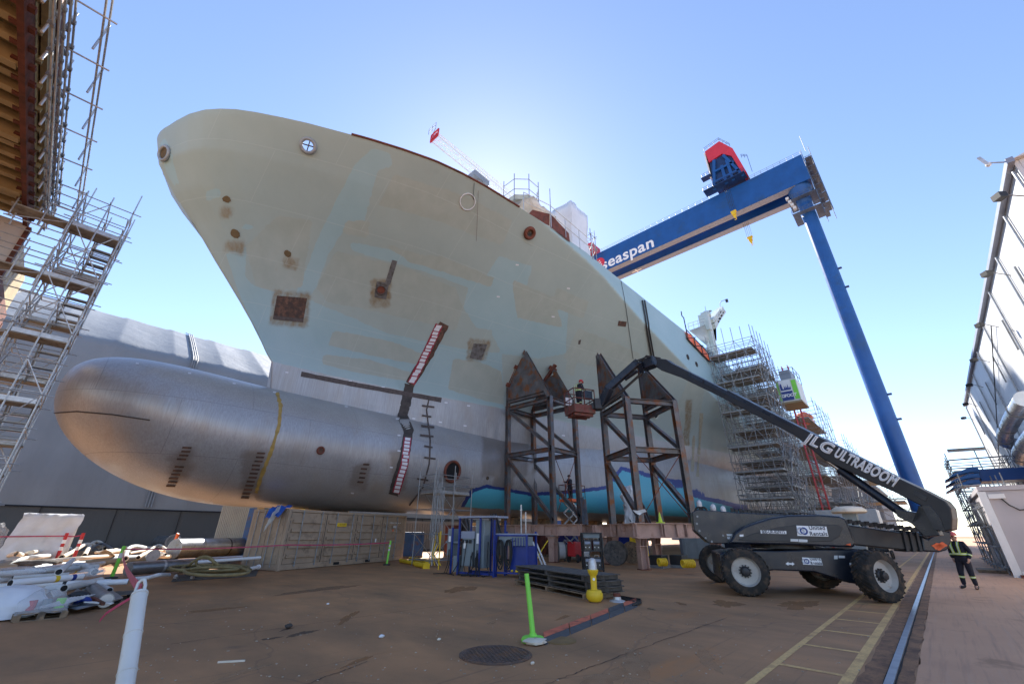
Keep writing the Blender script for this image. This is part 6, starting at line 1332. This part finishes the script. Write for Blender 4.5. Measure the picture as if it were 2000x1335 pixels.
for c0, n in ((.22, 9), (.62, 8)):
    k = MB()
    for i in range(n):
        o = oq(B0, c0 + rr.uniform(-.05,.05), -.06 + rr.uniform(-.03,.04), 1.42); w = rr.uniform(.10,.17); dpt = rr.uniform(.75, 1.15); k.path([o + D1*(w*math.sin(t)) - V((0,0,(1-math.cos(t))*dpt/2)) for t in [q_*PI/9 for q_ in range(18)]], .018, 5, True)
    k.build('cable_loop', 'cable_black', cr2)
k = MB()
for i in range(5): o = oq(B0, .8 + .13*i, -.02, 1.5); k.tube(o, o - V((0,0,.35)), .02, 5)
k.build('strap', 'blue_cab', cr2); k = MB()
for i in range(22): c = oq(B0, W2*.45 + rr.uniform(0,.75), rr.uniform(0,.8), .24); k.lathe([(.045,0),(.05,.05),(.03,.09)], c, (0,-1,.2), 8)
k.build('brass_fitting', 'yellow', cr2)
jk = thing('jack_stands', 'pair of white adjustable jack posts standing behind the blue cable rack', 'jack posts', (17.5, 15.2, 0)); b = onx(1018, 1075, 16.8); b = V((b.x, b.y, 0))
for i in range(2): c = b + V((.1*i, -.22*i, 0)); MB().tube(c, c + V((0,0,3.0 - .35*i)), .035, 8).build('post', 'galv', jk); MB().lathe([(.07, 2.72 - .35*i), (.07, 2.78 - .35*i)], c, n=10).build('collar', 'galv', jk)
for i in range(2): c = b + V((.3, -.5 - .2*i, 0)); MB().beam(c + V((.3,-.5,0)), c + V((0,0,1.3)), .12, .06).build('leg', 'white_paint', jk)
yh = MB(); p0 = onz(1035, 1108); p1 = onx(1070, 1055, 21); yh.path([p0, p0.lerp(p1, .3) + V((0,0,-.1)), p0.lerp(p1, .7), p1], .03, 6); tag(yh.build('air_hose', 'yellow', smooth=60), 'yellow air hose sagging from the pinkish beam to the ground', 'hose')
# pallets, lamp, cable ramp
pc = onz(1060, 1165); pa = onz(1008, 1140); pb = onz(1152, 1172); pX = (pb - pa); pX.z = 0; pL = pX.length; pX.normalize(); pY = V((-pX.y, pX.x, 0)); pY = pY if pY.x > 0 else -pY; pa = V((pa.x, pa.y, 0))
def pallet(A, X, Y, L, W_, z, label, m, group='stacked pallets', name='pallet', feet=True):
    th = thing(name, label, 'pallet', A + V((0,0,z)), group); Z = V((0,0,1)); k = MB(); rr2 = random.Random(int(z*100) + 3)
    for i in range(9): k.obox(A + X*L/2 + Y*(W_*(i+.5)/9) + Z*(z + .135), (X, Y, Z), (L/2 + rr2.uniform(-.02,.02), W_/18*.86, .012))
    k.build('top_board', m, th); k = MB()
    for f_ in (.04, .5, .96): MB().obox(A + X*(L*f_) + Y*W_/2 + Z*(z + .07), (X, Y, Z), (.055, W_/2, .052)).build('stringer', m, th)
    k = MB()
    for f_ in (.06, .5, .94): k.obox(A + X*L/2 + Y*(W_*f_) + Z*(z + .009), (X, Y, Z), (L/2, .06, .009))
    k.build('bottom_board', m, th); return th
for i in range(4): pallet(pa + pX*(.04*((i*7) % 3 - 1)) + pY*(.05*((i*5) % 3 - 1)), pX, pY, pL, 1.25, .152*i, ('light brown bottom pallet of the long stack by the yellow lamp', 'weathered pallet second from the bottom of the long stack', 'weathered pallet third from the bottom of the long stack', 'dark grey top pallet of the long stack')[i], 'wood' if i == 0 else 'wood_grey')
bl_ = thing('beacon_float', 'yellow weighted beacon with a clear lamp beside the pallet stack', 'beacon', onz(1162, 1175)); c = onz(1162, 1175)
MB().lathe([(.10, 0), (.16, .02), (.225, .10), (.23, .20), (.19, .28), (.10, .30)], c, n=24).build('base', 'yellow', bl_, smooth=40); MB().lathe([(.085, .29), (.085, .62), (.14, .70), (.15, .76), (.14, .78)], c, n=20).build('stem', 'yellow', bl_, smooth=30); MB().lathe([(.12, .78), (.11, .95), (.085, 1.04), (.03, 1.07)], c, n=20).build('lamp', 'galv', bl_, smooth=40); MB().lathe([(.15, -.0), (.14, .02)], c, n=20).build('foot', 'black', bl_)
MB().lathe([(.035, 0), (.035, .01)], c + V((-.07, -.06, .55)), (-1,-.8,0), 10).build('sticker', 'letter', bl_); 
rA, rB, rC, rD = onz(1060, 1237), onz(1243, 1168), onz(1246, 1184), onz(1063, 1260); 
rp = thing('cable_ramp', 'low rubber cable ramp with a worn red strip, running right from the green post', 'cable ramp', (rA + rC)/2); n = 5
for i in range(n):
    f0, f1 = i/n + .004, (i+1)/n - .004; a, b = rA.lerp(rB, f0), rA.lerp(rB, f1); d, c = rD.lerp(rC, f0), rD.lerp(rC, f1); h = V((0,0,.05))
    pro = ((0, .002), (.03, .028), (.58, .034), (.97, .006), (1, .002))
    MB().grid([[p.lerp(q, t) + V((0,0,z)) for t, z in pro] for p, q in ((a, d), (b, c))]).build('tread', 'ramp_grey', rp)
    MB().grid([[p.lerp(q, t) + V((0,0,.033 + .007*t)) for t in (.04, .56)] for p, q in ((a, d), (b, c))]).build('red_strip', 'ramp_grey' if i == 3 else 'ramp_red', rp)
k = MB()
for i in range(5): o = onz(1236, 1176 + 2*i); o2 = onz(1195, 1166); k.path([o + V((0,0,.03)), o + V((.25,-.12+.02*i,.04)), o + V((.55,.05,.03)), o + V((.6,.4,.03)), V((o2.x + .3, o2.y + .05*i, .03)), V((o2.x + 1.5, o2.y + 1.2, .03))], .018, 5)
tag(k.build('cable_bundle', 'cable_black', smooth=60), 'bundle of black cables looping out of the cable ramp end', 'cables')
vb = thing('valve_box', 'small grey and rust valve cap on the ground behind the cable ramp', 'valve cap', onz(1206, 1174)); MB().lathe([(.22,0),(.2,.03),(.11,.05),(.10,.12)], onz(1206,1174), n=16).build('flange', 'galv', vb); MB().lathe([(.10,.12),(.10,.2)], onz(1206,1174), n=16).build('cap', 'rust_red', vb)
gp = thing('delineator_post', 'lime green post on a round base in front of the cable ramp', 'post', onz(1041, 1250), 'marker posts'); c = onz(1041, 1252); MB().lathe([(.20,0),(.205,.03),(.18,.07),(.07,.09),(.06,.12)], c, n=24).build('base', 'green_post', gp, smooth=40); MB().tube(c + V((0,0,.1)), c + V((-.02,.12,1.02)), .047, 16, .042).build('post', 'green_post', gp, smooth=40)
heap(c + V((-.1,-.12,-.01)), (.24,.2,.05), 'cream', 'crushed cardboard scrap under the green post base', 'cardboard', 'scrap', None, 3, 6)
for i, (u, v, ru, m, lb, z) in enumerate(((968, 1278, .56, 'iron', 'round cast iron manhole cover with raised studs', .012), (1092, 1250, .30, 'mh_yellow' if 'mh_yellow' in MATS else mat('mh_yellow', (.23, .14, .055), .8, .1, .25, 4), 'small yellowed round cover beside the cable ramp end', .01))):
    c = onz(u, v); mh = thing('manhole_cover', lb, 'manhole cover', c); MB().lathe([(ru, 0), (ru, z)], c, n=40).build('lid', m, mh); k = MB()
    if i == 0:
        for a in range(-7, 8):
            for b in range(-7, 8):
                x, y = a*.075 + (b % 2)*.037, b*.065
                if x*x + y*y < (ru*.84)**2: k.obox(c + V((x, y, z + .004)), ((.8,.6,0),(-.6,.8,0),(0,0,1)), (.025,.018,.006))
    k.lathe([(ru*.93, z), (ru*.93, z+.004)], c, n=40) if i else k.path([c + V((ru*.93*math.cos(t), ru*.93*math.sin(t), z)) for t in [q_*PI/20 for q_ in range(40)]], .012, 5, True); k.build('stud_pattern' if i == 0 else 'rim', m, mh)
yp = [((782,1098),(830,1108)), ((800,1094),(835,1101)), ((812,1106),(832,1110))]
for i, (a, b) in enumerate(yp):
    th = thing('yellow_bollard', ('longest', 'rearmost', 'shortest')[i] + ' of the yellow pipe pieces lying by the container', 'pipe', onz(*a), 'yellow pipe pieces'); A, B = onz(*a) + V((0,0,.12)), onz(*b) + V((0,0,.12)); MB().tube(A, B, .11, 12).build('pipe', 'yellow', th, smooth=40); MB().obox(B, ((B-A).normalized(), V((0,0,1)).cross((B-A).normalized()), (0,0,1)), (.05,.17,.12)).build('flange', 'yellow', th)
# loose litter on the asphalt
mat('dirt', (.06, .05, .045), .9, 0, .3, 8)
for i, (u, v, r, m, lb) in enumerate(((745,1245,.07,'tarp','crumpled white paper on the open asphalt'), (857,1250,.05,'cream','small tan scrap on the open asphalt'), (563,1226,.10,'dirt','dark clump of dirt on the asphalt'), (1470,1135,.07,'wood','short dark stick on the asphalt left of the lift tyre'), (1040,1297,.05,'cream','pale wood chip near the manhole cover'), (640,1180,.05,'tarp','tiny white scrap on the asphalt in front of the container'))):
    heap(onz(u, v), (r*.8, r*.5, r*.4), m, lb, 'litter', 'litter', None, 40 + i, 6)
tag(MB().beam(onz(425,1294) + V((0,0,.012)), onz(478,1291) + V((0,0,.012)), .03, .02).build('wood_strip', 'cream'), 'thin pale wooden strip lying on the asphalt', 'wood strip')
tag(MB().beam(onz(1265,1188) + V((0,0,.012)), onz(1280,1191) + V((0,0,.012)), .03, .02).build('wood_strip', 'wood'), 'short dark wooden strip on the asphalt right of the cable ramp', 'wood strip')

# ---------------------------------------------------------------- posts and tape on the left
def post(P, T, r, m, label, bands=(), base=True, hd=False):
    P = V(P); T = V(T); th = thing('delineator_post', label, 'post', P, 'marker posts'); d = (T - P).normalized(); L = (T - P).length
    MB().tube(P, T, r*1.06, 18, r).build('post', m, th, smooth=40)
    for f_, w, mm in bands: MB().lathe([(r*1.07, -w), (r*1.08, 0), (r*1.07, w)], P.lerp(T, f_), d, 18).build('reflective_band', mm, th, smooth=40)
    if base: MB().lathe([(.2,0),(.2,.05),(.07,.08)], P, n=20).build('base', 'black', th)
    if hd: 
        s = V((.55, -.8, .0)).normalized(); s = (s - d*s.dot(d)).normalized(); t = d.cross(s); k = MB()
        for sg in (-1, 1): k.path([T + s*sg*.026, T + s*sg*.03 + d*.07, T + s*sg*.02 + d*.125], .011, 8)
        k.path([T + s*.02 + d*.125, T + d*.135, T - s*.02 + d*.125], .012, 8); k.lathe([(.052, 0), (.05, .018), (.03, .03)], T, d, 18); k.build('grip', m, th, smooth=50)
    return th
wt_ = onk(272, 1163, 3.0); k2 = onk(243, 1345, 2.52); dd = (wt_ - k2).normalized(); k2 = k2 + dd * (-k2.z / dd.z)
post(k2, wt_, .048, 'post_white', 'white plastic post in the near foreground with tape tied to its grip', [((wt_ - V(k2)).length and f_, .008, 'post_white') for f_ in (.84, .70)], True, True)
tp_ = MB(); g0 = wt_ + dd*.05; p2 = onz(217, 1127); g1 = V((p2.x, p2.y, 1.0))
def tape(pts, w, label, par=None):
    mb = MB(); L, R = [], []
    for i, p in enumerate(pts): p = V(p); L.append(p + V((0,0,w/2))); R.append(p - V((0,0,w/2)))
    return tag(MB().slab([L, R], (.004,.004,0)).build('barrier_tape', 'tape'), label, 'barrier tape', 'red barrier tapes')
def sag(a, b, s, n=10): return [V(a).lerp(V(b), i/n) - V((0,0,s*4*(i/n)*(1-i/n))) for i in range(n+1)]
GP = onz(217, 1129); GT = onk(243, 1066, (GP - EYEP).dot(_f)*1.02)
post((GP.x, GP.y, 0), GT, .06, 'green_post', 'leaning lime green post among the scrap pipes on the left', [(.72, .09, 'reflect'), (.9, .05, 'green_post')])
C1 = onz(755, 1103); CTp = V((C1.x + .05, C1.y - .05, 1.25)); post(C1, CTp, .05, 'green_post', 'lime green post in front of the tan container doors', [(.78, .05, 'reflect'), (.62, .05, 'reflect')])
RP = []
for u, v, h, lb in ((117, 1075, 1.5, 'left one of the two red and white posts behind the scrap pipes'), (150, 1073, 1.5, 'right one of the two red and white posts behind the scrap pipes')):
    d = ray(u, v); P = V((d.x, d.y, 0)).normalized()*35; RP.append(P); post(P, P + V((.0,0,1.55)), .075, 'red', lb, [(.5, .09, 'letter'), (.72, .09, 'letter')])
tape(sag(GT - V((0,0,.12)), g0, .12), .07, 'red barrier tape from the white foreground post to the leaning green post')
tape([g0, g0 + V((-.04,.02,-.05)), g0 + V((-.10,.05,-.10)), g0 + V((-.14,.08,-.14)), g0 + V((-.16,.08,-.18))], .02, 'loose red tape tail hanging from the white foreground post')
tape(sag(GT - V((0,0,.1)), cq(-.1, -.45, 1.12), .06) + sag(cq(-.1, -.45, 1.12), CTp - V((0,0,.1)), .05)[1:], .05, 'long red barrier tape across the scrap pipes to the post at the container')
tape(sag(RP[0] + V((0,0,1.4)), (-14, 36, 1.5), .1), .06, 'red barrier tape running left from the red and white posts'); tape(sag(RP[0] + V((0,0,1.4)), RP[1] + V((0,0,1.45)), .05), .06, 'short red barrier tape between the two red and white posts')

# ---------------------------------------------------------------- scrap pipes and loads on the left
G_ = 'scrap pipes laid out on the left'
def gp_(u, v, z): return onz(u, v, z)
def pipe(a, b, r, m, label, z=None, flg=(0, 0), bends=None, band=None, bore=None):
    if m in ('white_paint', 'white_dirty', 'cream'): r *= .74
    bore = bore or ('galv_dull' if m == 'pipe_steel' else 'dark_gap')
    z = r if z is None else z; A, B = gp_(*a, z), gp_(*b, z); th = thing('scrap_pipe', label, 'pipe', (A + B)/2 - V((0,0,z)), G_); d = (B - A).normalized()
    pts = [A, B] if not bends else [A] + [gp_(u, v, zz) for u, v, zz in bends] + [B]
    if len(pts) > 2:
        s = []
        for i in range(len(pts) - 1):
            p0 = pts[max(0, i-1)]; p1, p2 = pts[i], pts[i+1]; p3 = pts[min(len(pts)-1, i+2)]
            for k in range(6): t = k/6; s.append(.5*((2*p1) + (p2-p0)*t + (2*p0-5*p1+4*p2-p3)*t*t + (3*p1-p0-3*p2+p3)*t**3))
        pts = s + [pts[-1]]; MB().path(pts, r, 14).build('pipe', m, th, smooth=50)
    else:
        n = 14; k = MB()
        for i in range(n): 
            t = 2*PI*i/n
        k.path([A, A.lerp(B,.5), B], r, 18); k.build('pipe', m, th, smooth=50)
    MB().lathe([(r*.86, -.006), (r*.86, .004)], pts[0], (pts[0]-pts[1]).normalized(), 16).build('bore', bore, th); MB().lathe([(r*.86, -.006), (r*.86, .004)], pts[-1], (pts[-1]-pts[-2]).normalized(), 16).build('bore', bore, th)
    for e, f_ in zip((pts[0], pts[-1]), flg):
        if f_: dd_ = (pts[0]-pts[1]).normalized() if e is pts[0] else (pts[-1]-pts[-2]).normalized(); MB().lathe([(r*1.35, -.05), (r*1.35, 0)], e, dd_, 20).build('flange', m, th)
    if band:
        for f_, mm in band: i = int(f_*(len(pts)-1)); c = A.lerp(B, f_); MB().lathe([(r*1.02,-.05),(r*1.03,0),(r*1.02,.05)], c, d, 16).build('tape_band', mm, th, smooth=40)
    return th
pipe((340,1071),(482,1066), .55, 'pipe_steel', 'largest grey steel pipe with welded rings beside the container', .72, (0, 1), band=((.3,'galv_dull'),(.66,'black')))
pipe((172,1056),(258,1054), .52, 'pipe_steel', 'long grey flanged pipe lying in front of the fabric shelter', .78, (1, 0), band=((.4,'galv'),)); pipe((258,1054),(338,1057), .48, 'pipe_steel', 'grey bent pipe at the right end of the far row', .75, (1, 1), band=((.4,'black'),))
pipe((250,1110),(508,1092), .25, 'pipe_steel', 'long grey steel pipe behind the hose coil with a green mark near its end', .3, (0, 1), band=((.2,'galv'),(.45,'galv'),(.93,'green_post')))
pipe((-30,1107),(345,1086), .20, 'grey_cab', 'dark grey straight pipe running behind the leaning green post', .25)
pipe((130,1140),(250,1135), .10, 'white_paint', 'white pipe ending near the leaning green post', .3); pipe((-20,1146),(215,1136), .12, 'white_paint', 'long white pipe with yellow tape in near pile', .22, band=((.25,'yellow'),(.6,'black')))
pipe((-20,1132),(175,1110), .13, 'white_paint', 'thick white pipe sloping across the near pile', .42, band=((.8,'yellow'),)); pipe((-20,1122),(190,1106), .11, 'white_dirty', 'white pipe at the back of the near pile', .55); pipe((20,1138),(160,1125), .10, 'white_paint', 'white pipe crossing the middle of the near pile', .6, band=((.6,'yellow'),(.85,'blue_cab')))
pipe((115,1116),(142,1093), .11, 'white_paint', 'short white pipe stub with a black cap sticking up from the pile', .65, band=((.97,'black'),)); pipe((142,1104),(185,1116), .12, 'white_dirty', 'white elbow pipe in the near pile', .6, (0,0), [(160,1103,.62),(175,1109,.6)])
pipe((258,1130),(330,1122), .09, 'white_paint', 'white pipe in front of the grey pipe by the hose coil', .12, (0,0), [(290,1127,.12),(310,1122,.2)]); pipe((375,1098),(508,1088), .08, 'white_paint', 'white pipe lying over the grey pipe by the container', .62); pipe((470,1115),(505,1106), .10, 'white_paint', 'white flanged pipe end by the container corner', .2, (0,1))
pipe((185,1138),(214,1152), .10, 'white_dirty', 'short white pipe tee pointing at the viewer', .2); pipe((125,1148),(196,1132), .11, 'white_dirty', 'whitish pipe under the clear film', .34)
pipe((180,1148),(207,1172), .15, 'pipe_steel', 'short fat grey canister lying in front of the pipe pile', .17, (0,0), None, None, 'galv'); pipe((200,1148),(230,1172), .07, 'machine', 'thin dark blue pipe beside the grey canister', .1); pipe((-30,1090),(100,1082), .16, 'white_dirty', 'white wrapped pipe at the left edge behind the pile', .3)
rr = random.Random(21)
for i, (a, b, r, bd_) in enumerate((((60,1090),(135,1072),.17,[(80,1078,.6),(100,1070,.7)]), ((120,1088),(195,1068),.15,[(140,1078,.5),(170,1062,.75)]), ((165,1084),(205,1070),.16,[(180,1060,.7),(195,1058,.75)]), ((245,1090),(295,1072),.14,[(252,1070,.7),(270,1066,.7)]), ((270,1088),(325,1076),.14,[(285,1080,.5),(300,1074,.6)]), ((200,1086),(250,1080),.16,[(215,1078,.5),(235,1076,.5)]), ((20,1098),(110,1084),.14,[(50,1090,.45),(80,1086,.5)]), ((280,1080),(330,1086),.12,[(300,1084,.4),(315,1086,.4)]), ((100,1094),(240,1084),.11,[(150,1090,.5),(200,1086,.5)]), ((10,1090),(70,1082),.13,[(30,1080,.5),(50,1078,.5)]))):
    pipe(a, b, r, 'cream' if i % 3 else 'white_dirty', 'cream bent pipe spool in the sunlit heap behind the near pile', .35, (i % 2, 1), bd_)
k = MB()
for u, v, z in ((245,1092,.45), (312,1090,.5)): k.lathe([(.02,0),(.33,0),(.33,.05)], gp_(u, v, z), (-.5,-.8,.3), 20)
tag(MB().lathe([(.02,0),(.30,0),(.30,.06)], gp_(300,1085,.5), (-.5,-.8,.3), 20).build('pipe_flange', 'galv_dull'), 'loose round grey flange leaning in the cream pipe heap', 'flange'); 
tag(MB().slab([[gp_(190 + 34*i/4, 1084 - 12*math.sin(PI*i/4), .5 + .3*math.sin(PI*i/4)) for i in range(5)], [gp_(190 + 34*i/4, 1089, .3) for i in range(5)]], (.03,.03,0)).build('sheet_offcut', 'cream'), 'cream rounded sheet offcut standing in the pipe heap', 'sheet metal')
tag(MB().slab([[onk(345,1045,26), onk(354,1060,26)], [onk(322,1098,26), onk(338,1094,26)]], (.05,.05,0)).build('sheet_offcut', 'grey_under'), 'upright grey sheet offcut leaning on the largest pipe', 'sheet metal')
tag(MB().prism([onk(336,1062,25.5), onk(345,1040,25.5), onk(348,1042,25.5), onk(342,1058,25.5)], (.1,.1,0)).build('orange_flag', 'orange'), 'bright orange flag tied to the grey sheet offcut', 'flag')
tag(MB().box(tuple(gp_(352,1085,.3)), tuple(gp_(352,1085,.3) + V((.5,.35,.7)))).build('notice_board', 'label_white'), 'blank pale notice card fixed to the largest grey pipe', 'notice')
hc2 = thing('hose_coil', 'heap of coiled tan hose on a flat board in front of the long grey pipe', 'hose', gp_(410,1125,0)); rr = random.Random(3)
for i in range(8):
    k = MB(); cu, cv = 412 + rr.uniform(-26,26), 1115 + rr.uniform(-4,4); a = rr.uniform(34, 76); b = rr.uniform(3.5, 8.5); z = .10 + .055*i; k.path([gp_(cu + a*math.cos(t), cv + b*math.sin(t) - 3, z + .03*math.sin(3*t + i)) for t in [q_*PI/14 for q_ in range(28)]], .045, 8, True); k.build('hose_loop', 'hose', hc2, smooth=180)
k = MB(); k.path([onk(368 + 60*f_, 1104 - 16*math.sin(PI*f_*1.0), (gp_(410,1118,.3) - EYEP).dot(_f)) for f_ in [q_/14 for q_ in range(15)]], .045, 8); c5 = (gp_(410,1118,.3) - EYEP).dot(_f); k.path([onk(400 + 17*math.cos(t), 1098 + 12*math.sin(t), c5) for t in [q_*PI/10 for q_ in range(20)]], .045, 8, True); k.build('hose_loop', 'hose', hc2, smooth=180)
bA, bB, bC, bD = gp_(335,1133,.05), gp_(500,1122,.05), gp_(505,1112,.05), gp_(345,1122,.05); MB().slab([[bA, bB], [bD, bC]], (0,0,-.045)).build('board', 'wood_grey', hc2); k = MB()
for u in (378, 346): p = gp_(u, 1128, .12); k.tube(p, p + V((-.1,-.25,.1)), .04, 8); k.tube(p + V((-.1,-.25,.1)), p + V((-.14,-.33,.05)), .055, 8)
k.build('coupling', 'galv', hc2)
for i in range(16):
    u0 = rr.uniform(-20, 150); v0 = rr.uniform(1098, 1140); L_ = rr.uniform(40, 110); pipe((u0, v0), (u0 + L_, v0 - rr.uniform(2, 14)), rr.choice((.05, .06, .075, .09)), rr.choice(('white_paint', 'white_dirty', 'white_paint', 'galv', 'pipe_steel')), 'thin loose pipe mixed into the near scrap pile', rr.uniform(.15, .5))['group'] = 'thin loose pipes in the near scrap'
for i in range(12):
    u0 = rr.uniform(10, 300); v0 = rr.uniform(1072, 1090); L_ = rr.uniform(25, 80); pipe((u0, v0), (u0 + L_, v0 - rr.uniform(-4, 8)), rr.choice((.07, .09, .12)), rr.choice(('cream', 'cream', 'white_dirty', 'pipe_steel')), 'thin loose pipe mixed into the sunlit cream pipe heap', rr.uniform(.2, .55), (1, 0), [(u0 + L_*.5, v0 - rr.uniform(0, 12), rr.uniform(.3, .8))])['group'] = 'thin loose pipes in the cream heap'
for i in range(9):
    u0 = rr.uniform(100, 235); v0 = rr.uniform(1146, 1178); c = gp_(u0, v0, .1 + .1*rr.random()); a = rr.uniform(0, PI)
    tag(MB().obox(c, ((math.cos(a), math.sin(a), .1), (-math.sin(a), math.cos(a), 0), (0, 0, 1)), (rr.uniform(.12,.4), rr.uniform(.03,.1), rr.uniform(.01,.04))).build('metal_offcut', rr.choice(('galv', 'wood', 'white_dirty', 'machine', 'rust_red', 'galv_dull')), bevel=.006), 'small offcut lying among the plates in the near scrap', 'offcut', 'small offcuts in the near scrap')
# bearers under the pipes
for i, (a, b) in enumerate((((-10,1156),(120,1152)), ((30,1152),(200,1143)), ((0,1092),(90,1086)), ((-5,1088),(60,1084)))):
    A, B = gp_(*a, .07), gp_(*b, .07); tag(MB().beam(A, B, .12, .12).build('timber_bearer', 'wood'), ('timber bearer at the left under the near pipe pile', 'timber bearer under the front of the near pipe pile', 'timber bearer under the white tarped crate', 'timber bearer at the far left behind the pile')[i], 'timber')
# tarped crate, film wrapped loads, flat plates
d = ray(72, 1079); P = V((d.x, d.y, 0)).normalized()*36; tY = P.normalized(); tX = V((tY.y, -tY.x, 0)); tc_ = thing('tarped_crate', 'large crate under a crumpled white tarp in front of the shelter', 'crate', P)
rows = []; rr = random.Random(12)
for j in range(10):
    f_ = j/9; w0, w1 = lerp(-1.5, -1.1, f_), lerp(.95, 1.3, f_); rows.append([P + tX*(lerp(w0, w1, i/12) + rr.uniform(-.05,.05)) - tY*(1.0 - .5*f_ + rr.uniform(-.12,.12)) + V((0,0,.15 + 2.35*f_ + rr.uniform(-.04,.04))) for i in range(13)])
rows.append([P + tX*lerp(-1.05, 1.25, i/12) + tY*1.2 + V((0,0,2.55)) for i in range(13)]); rows.append([P + tX*lerp(-1.05, 1.25, i/12) + tY*1.4 + V((0,0,.1)) for i in range(13)]); MB().grid(rows).build('tarp', 'tarp', tc_, smooth=180)
MB().obox(P + V((0,0,.07)), (tX, tY, (0,0,1)), (1.7, 1.3, .07)).build('pallet', 'wood', tc_); heap(P + tX*-1.7 - tY*.3, (.4,.4,1.0), 'film', 'clear film bag hanging at the left end of the tarped crate', 'film_wrap', 'plastic film', None, 33, 8); heap(P + tX*-3.2 + V((0,0,.3)), (1.2,.6,.5), 'tarp', 'white wrapped bundle left of the tarped crate', 'wrapped_bundle', 'bundle', None, 34, 8)
w1 = gp_(8, 1205, 0); rows = []; rr = random.Random(17)
for j in range(9):
    f_ = j/8; row = []
    for i in range(11): t = PI*2*i/10; R1 = lerp(.72, .16, f_**1.6)*(1 + rr.uniform(-.1,.1)); row.append(V((w1.x + R1*math.cos(t)*.95, w1.y + R1*math.sin(t)*.95, .03 + .55*math.sin(f_*PI/2)*(1 + rr.uniform(-.06,.06)))))
    rows.append(row[:-1] + row[:1])
rows.append([V((w1.x, w1.y, .58))]*11)
tag(MB().grid(rows).build('wrapped_bundle', 'tarp', smooth=180), 'white plastic covered bundle at the left edge in the near scrap', 'bundle')
pA_ = gp_(24, 1216, 0); pB_ = gp_(126, 1206, 0); X_ = (pB_ - pA_).normalized(); Y_ = V((-X_.y, X_.x, 0)); Y_ = Y_ if Y_.y > 0 else -Y_
pallet(V((pA_.x, pA_.y, 0)), X_, Y_, (pB_ - pA_).length, .95, 0, 'brown pallet of film wrapped rods in the near scrap', 'wood', None)
ro = thing('wrapped_rods', 'film wrapped steel rods and tins on the near brown pallet', 'rods', pA_ + V((0,0,.15))); 
for i in range(8): q0 = pA_ + X_*(.25 + .06*i) + Y_*(.15 + .04*i) + V((0,0,.2)); MB().tube(q0, q0 + X_*.55 + Y_*.45 + V((0,0,.12)), .015, 6).build('rod', 'galv', ro)
for i in range(3): MB().lathe([(.08, 0), (.08, .18)], pA_ + X_*(.2 + .22*i) + Y_*.5 + V((0,0,.15)), n=12).build('tin', ('red','grey_cab','green_post')[i], ro)
rows = []; Lp = (pB_ - pA_).length
for j in range(6): rows.append([pA_ + X_*(Lp*i/8*1.04 - .03) + Y_*(.95*j/5) + V((0,0,.10 + (.42 if 0 < j < 5 else .05)*(.5 + .5*math.sin(PI*i/8)) + rr.uniform(-.05,.05))) for i in range(9)])
MB().grid(rows).build('film', 'film', ro, smooth=180)
for i, (poly, m, lb) in enumerate((([(118,1184),(150,1150),(172,1162),(195,1180),(150,1190)], 'grey_blue', 'flat grey steel plate lying behind the film wrapped pallet'), ([(195,1148),(206,1146),(240,1168),(222,1174)], 'galv_dull', 'long grey plate offcut right of the grey canister'), ([(96,1150),(122,1147),(130,1160),(104,1166)], 'white_dirty', 'curved white offcut behind the film wrapped pallet'), ([(130,1145),(135,1137),(128,1162),(122,1164)], 'galv', 'bright bent strip of sheet metal in the near scrap'))):
    tag(MB().prism([gp_(u, v, .10 + .05*i) for u, v in poly], (0,0,.03)).build('plate_offcut', m), lb, 'plate')
pallet(V(tuple(gp_(140,1180,0))), X_, Y_, 1.3, .9, 0, 'grey pallet under the steel plates in the near scrap', 'wood_grey', None)
for i, (u, v, r, m, lb) in enumerate(((152,1168,.13,'black','black taped elbow fitting lying on the near plates'), (105,1155,.15,'white_dirty','white pipe elbow lying behind the film wrapped pallet'), (160,1175,.09,'blue_cab','blue strap bundle lying on the near plates'), (154,1164,.07,'hot_pink' if 'hot_pink' in MATS else mat('hot_pink', (.7,.05,.3), .5), 'pink taped fitting on the near plates'))):
    c = gp_(u, v, .2); k = MB().path([c + V((r*1.3*math.cos(t), r*1.3*math.sin(t)*.6, r*.6*math.sin(t))) for t in [q_*PI/10 for q_ in range(10)]], r*.6, 10); tag(k.build('pipe_fitting', m, smooth=50), lb, 'fitting')
for u, v, s, lb in ((35, 1124, (.55,.28,.12), 'clear plastic film crumpled over the near white pipes'), (178, 1126, (.32,.2,.12), 'clear plastic film draped at the right end of the near white pipes')):
    heap(gp_(u, v, .55), s, 'film', lb, 'film_wrap', 'plastic film', None, int(u), 8)
heap(gp_(75, 1106, .3), (.8,.3,.14), 'wood_grey', 'tangle of brown netting behind the near white pipes', 'netting', 'netting', None, 50, 8)
tag(MB().box(tuple(gp_(422,1070,1.3)), tuple(gp_(422,1070,1.3) + V((2.1,-1.0,.12)))).build('white_tray', 'white_paint'), 'white tray lying on top behind the largest grey pipe', 'tray') if False else None
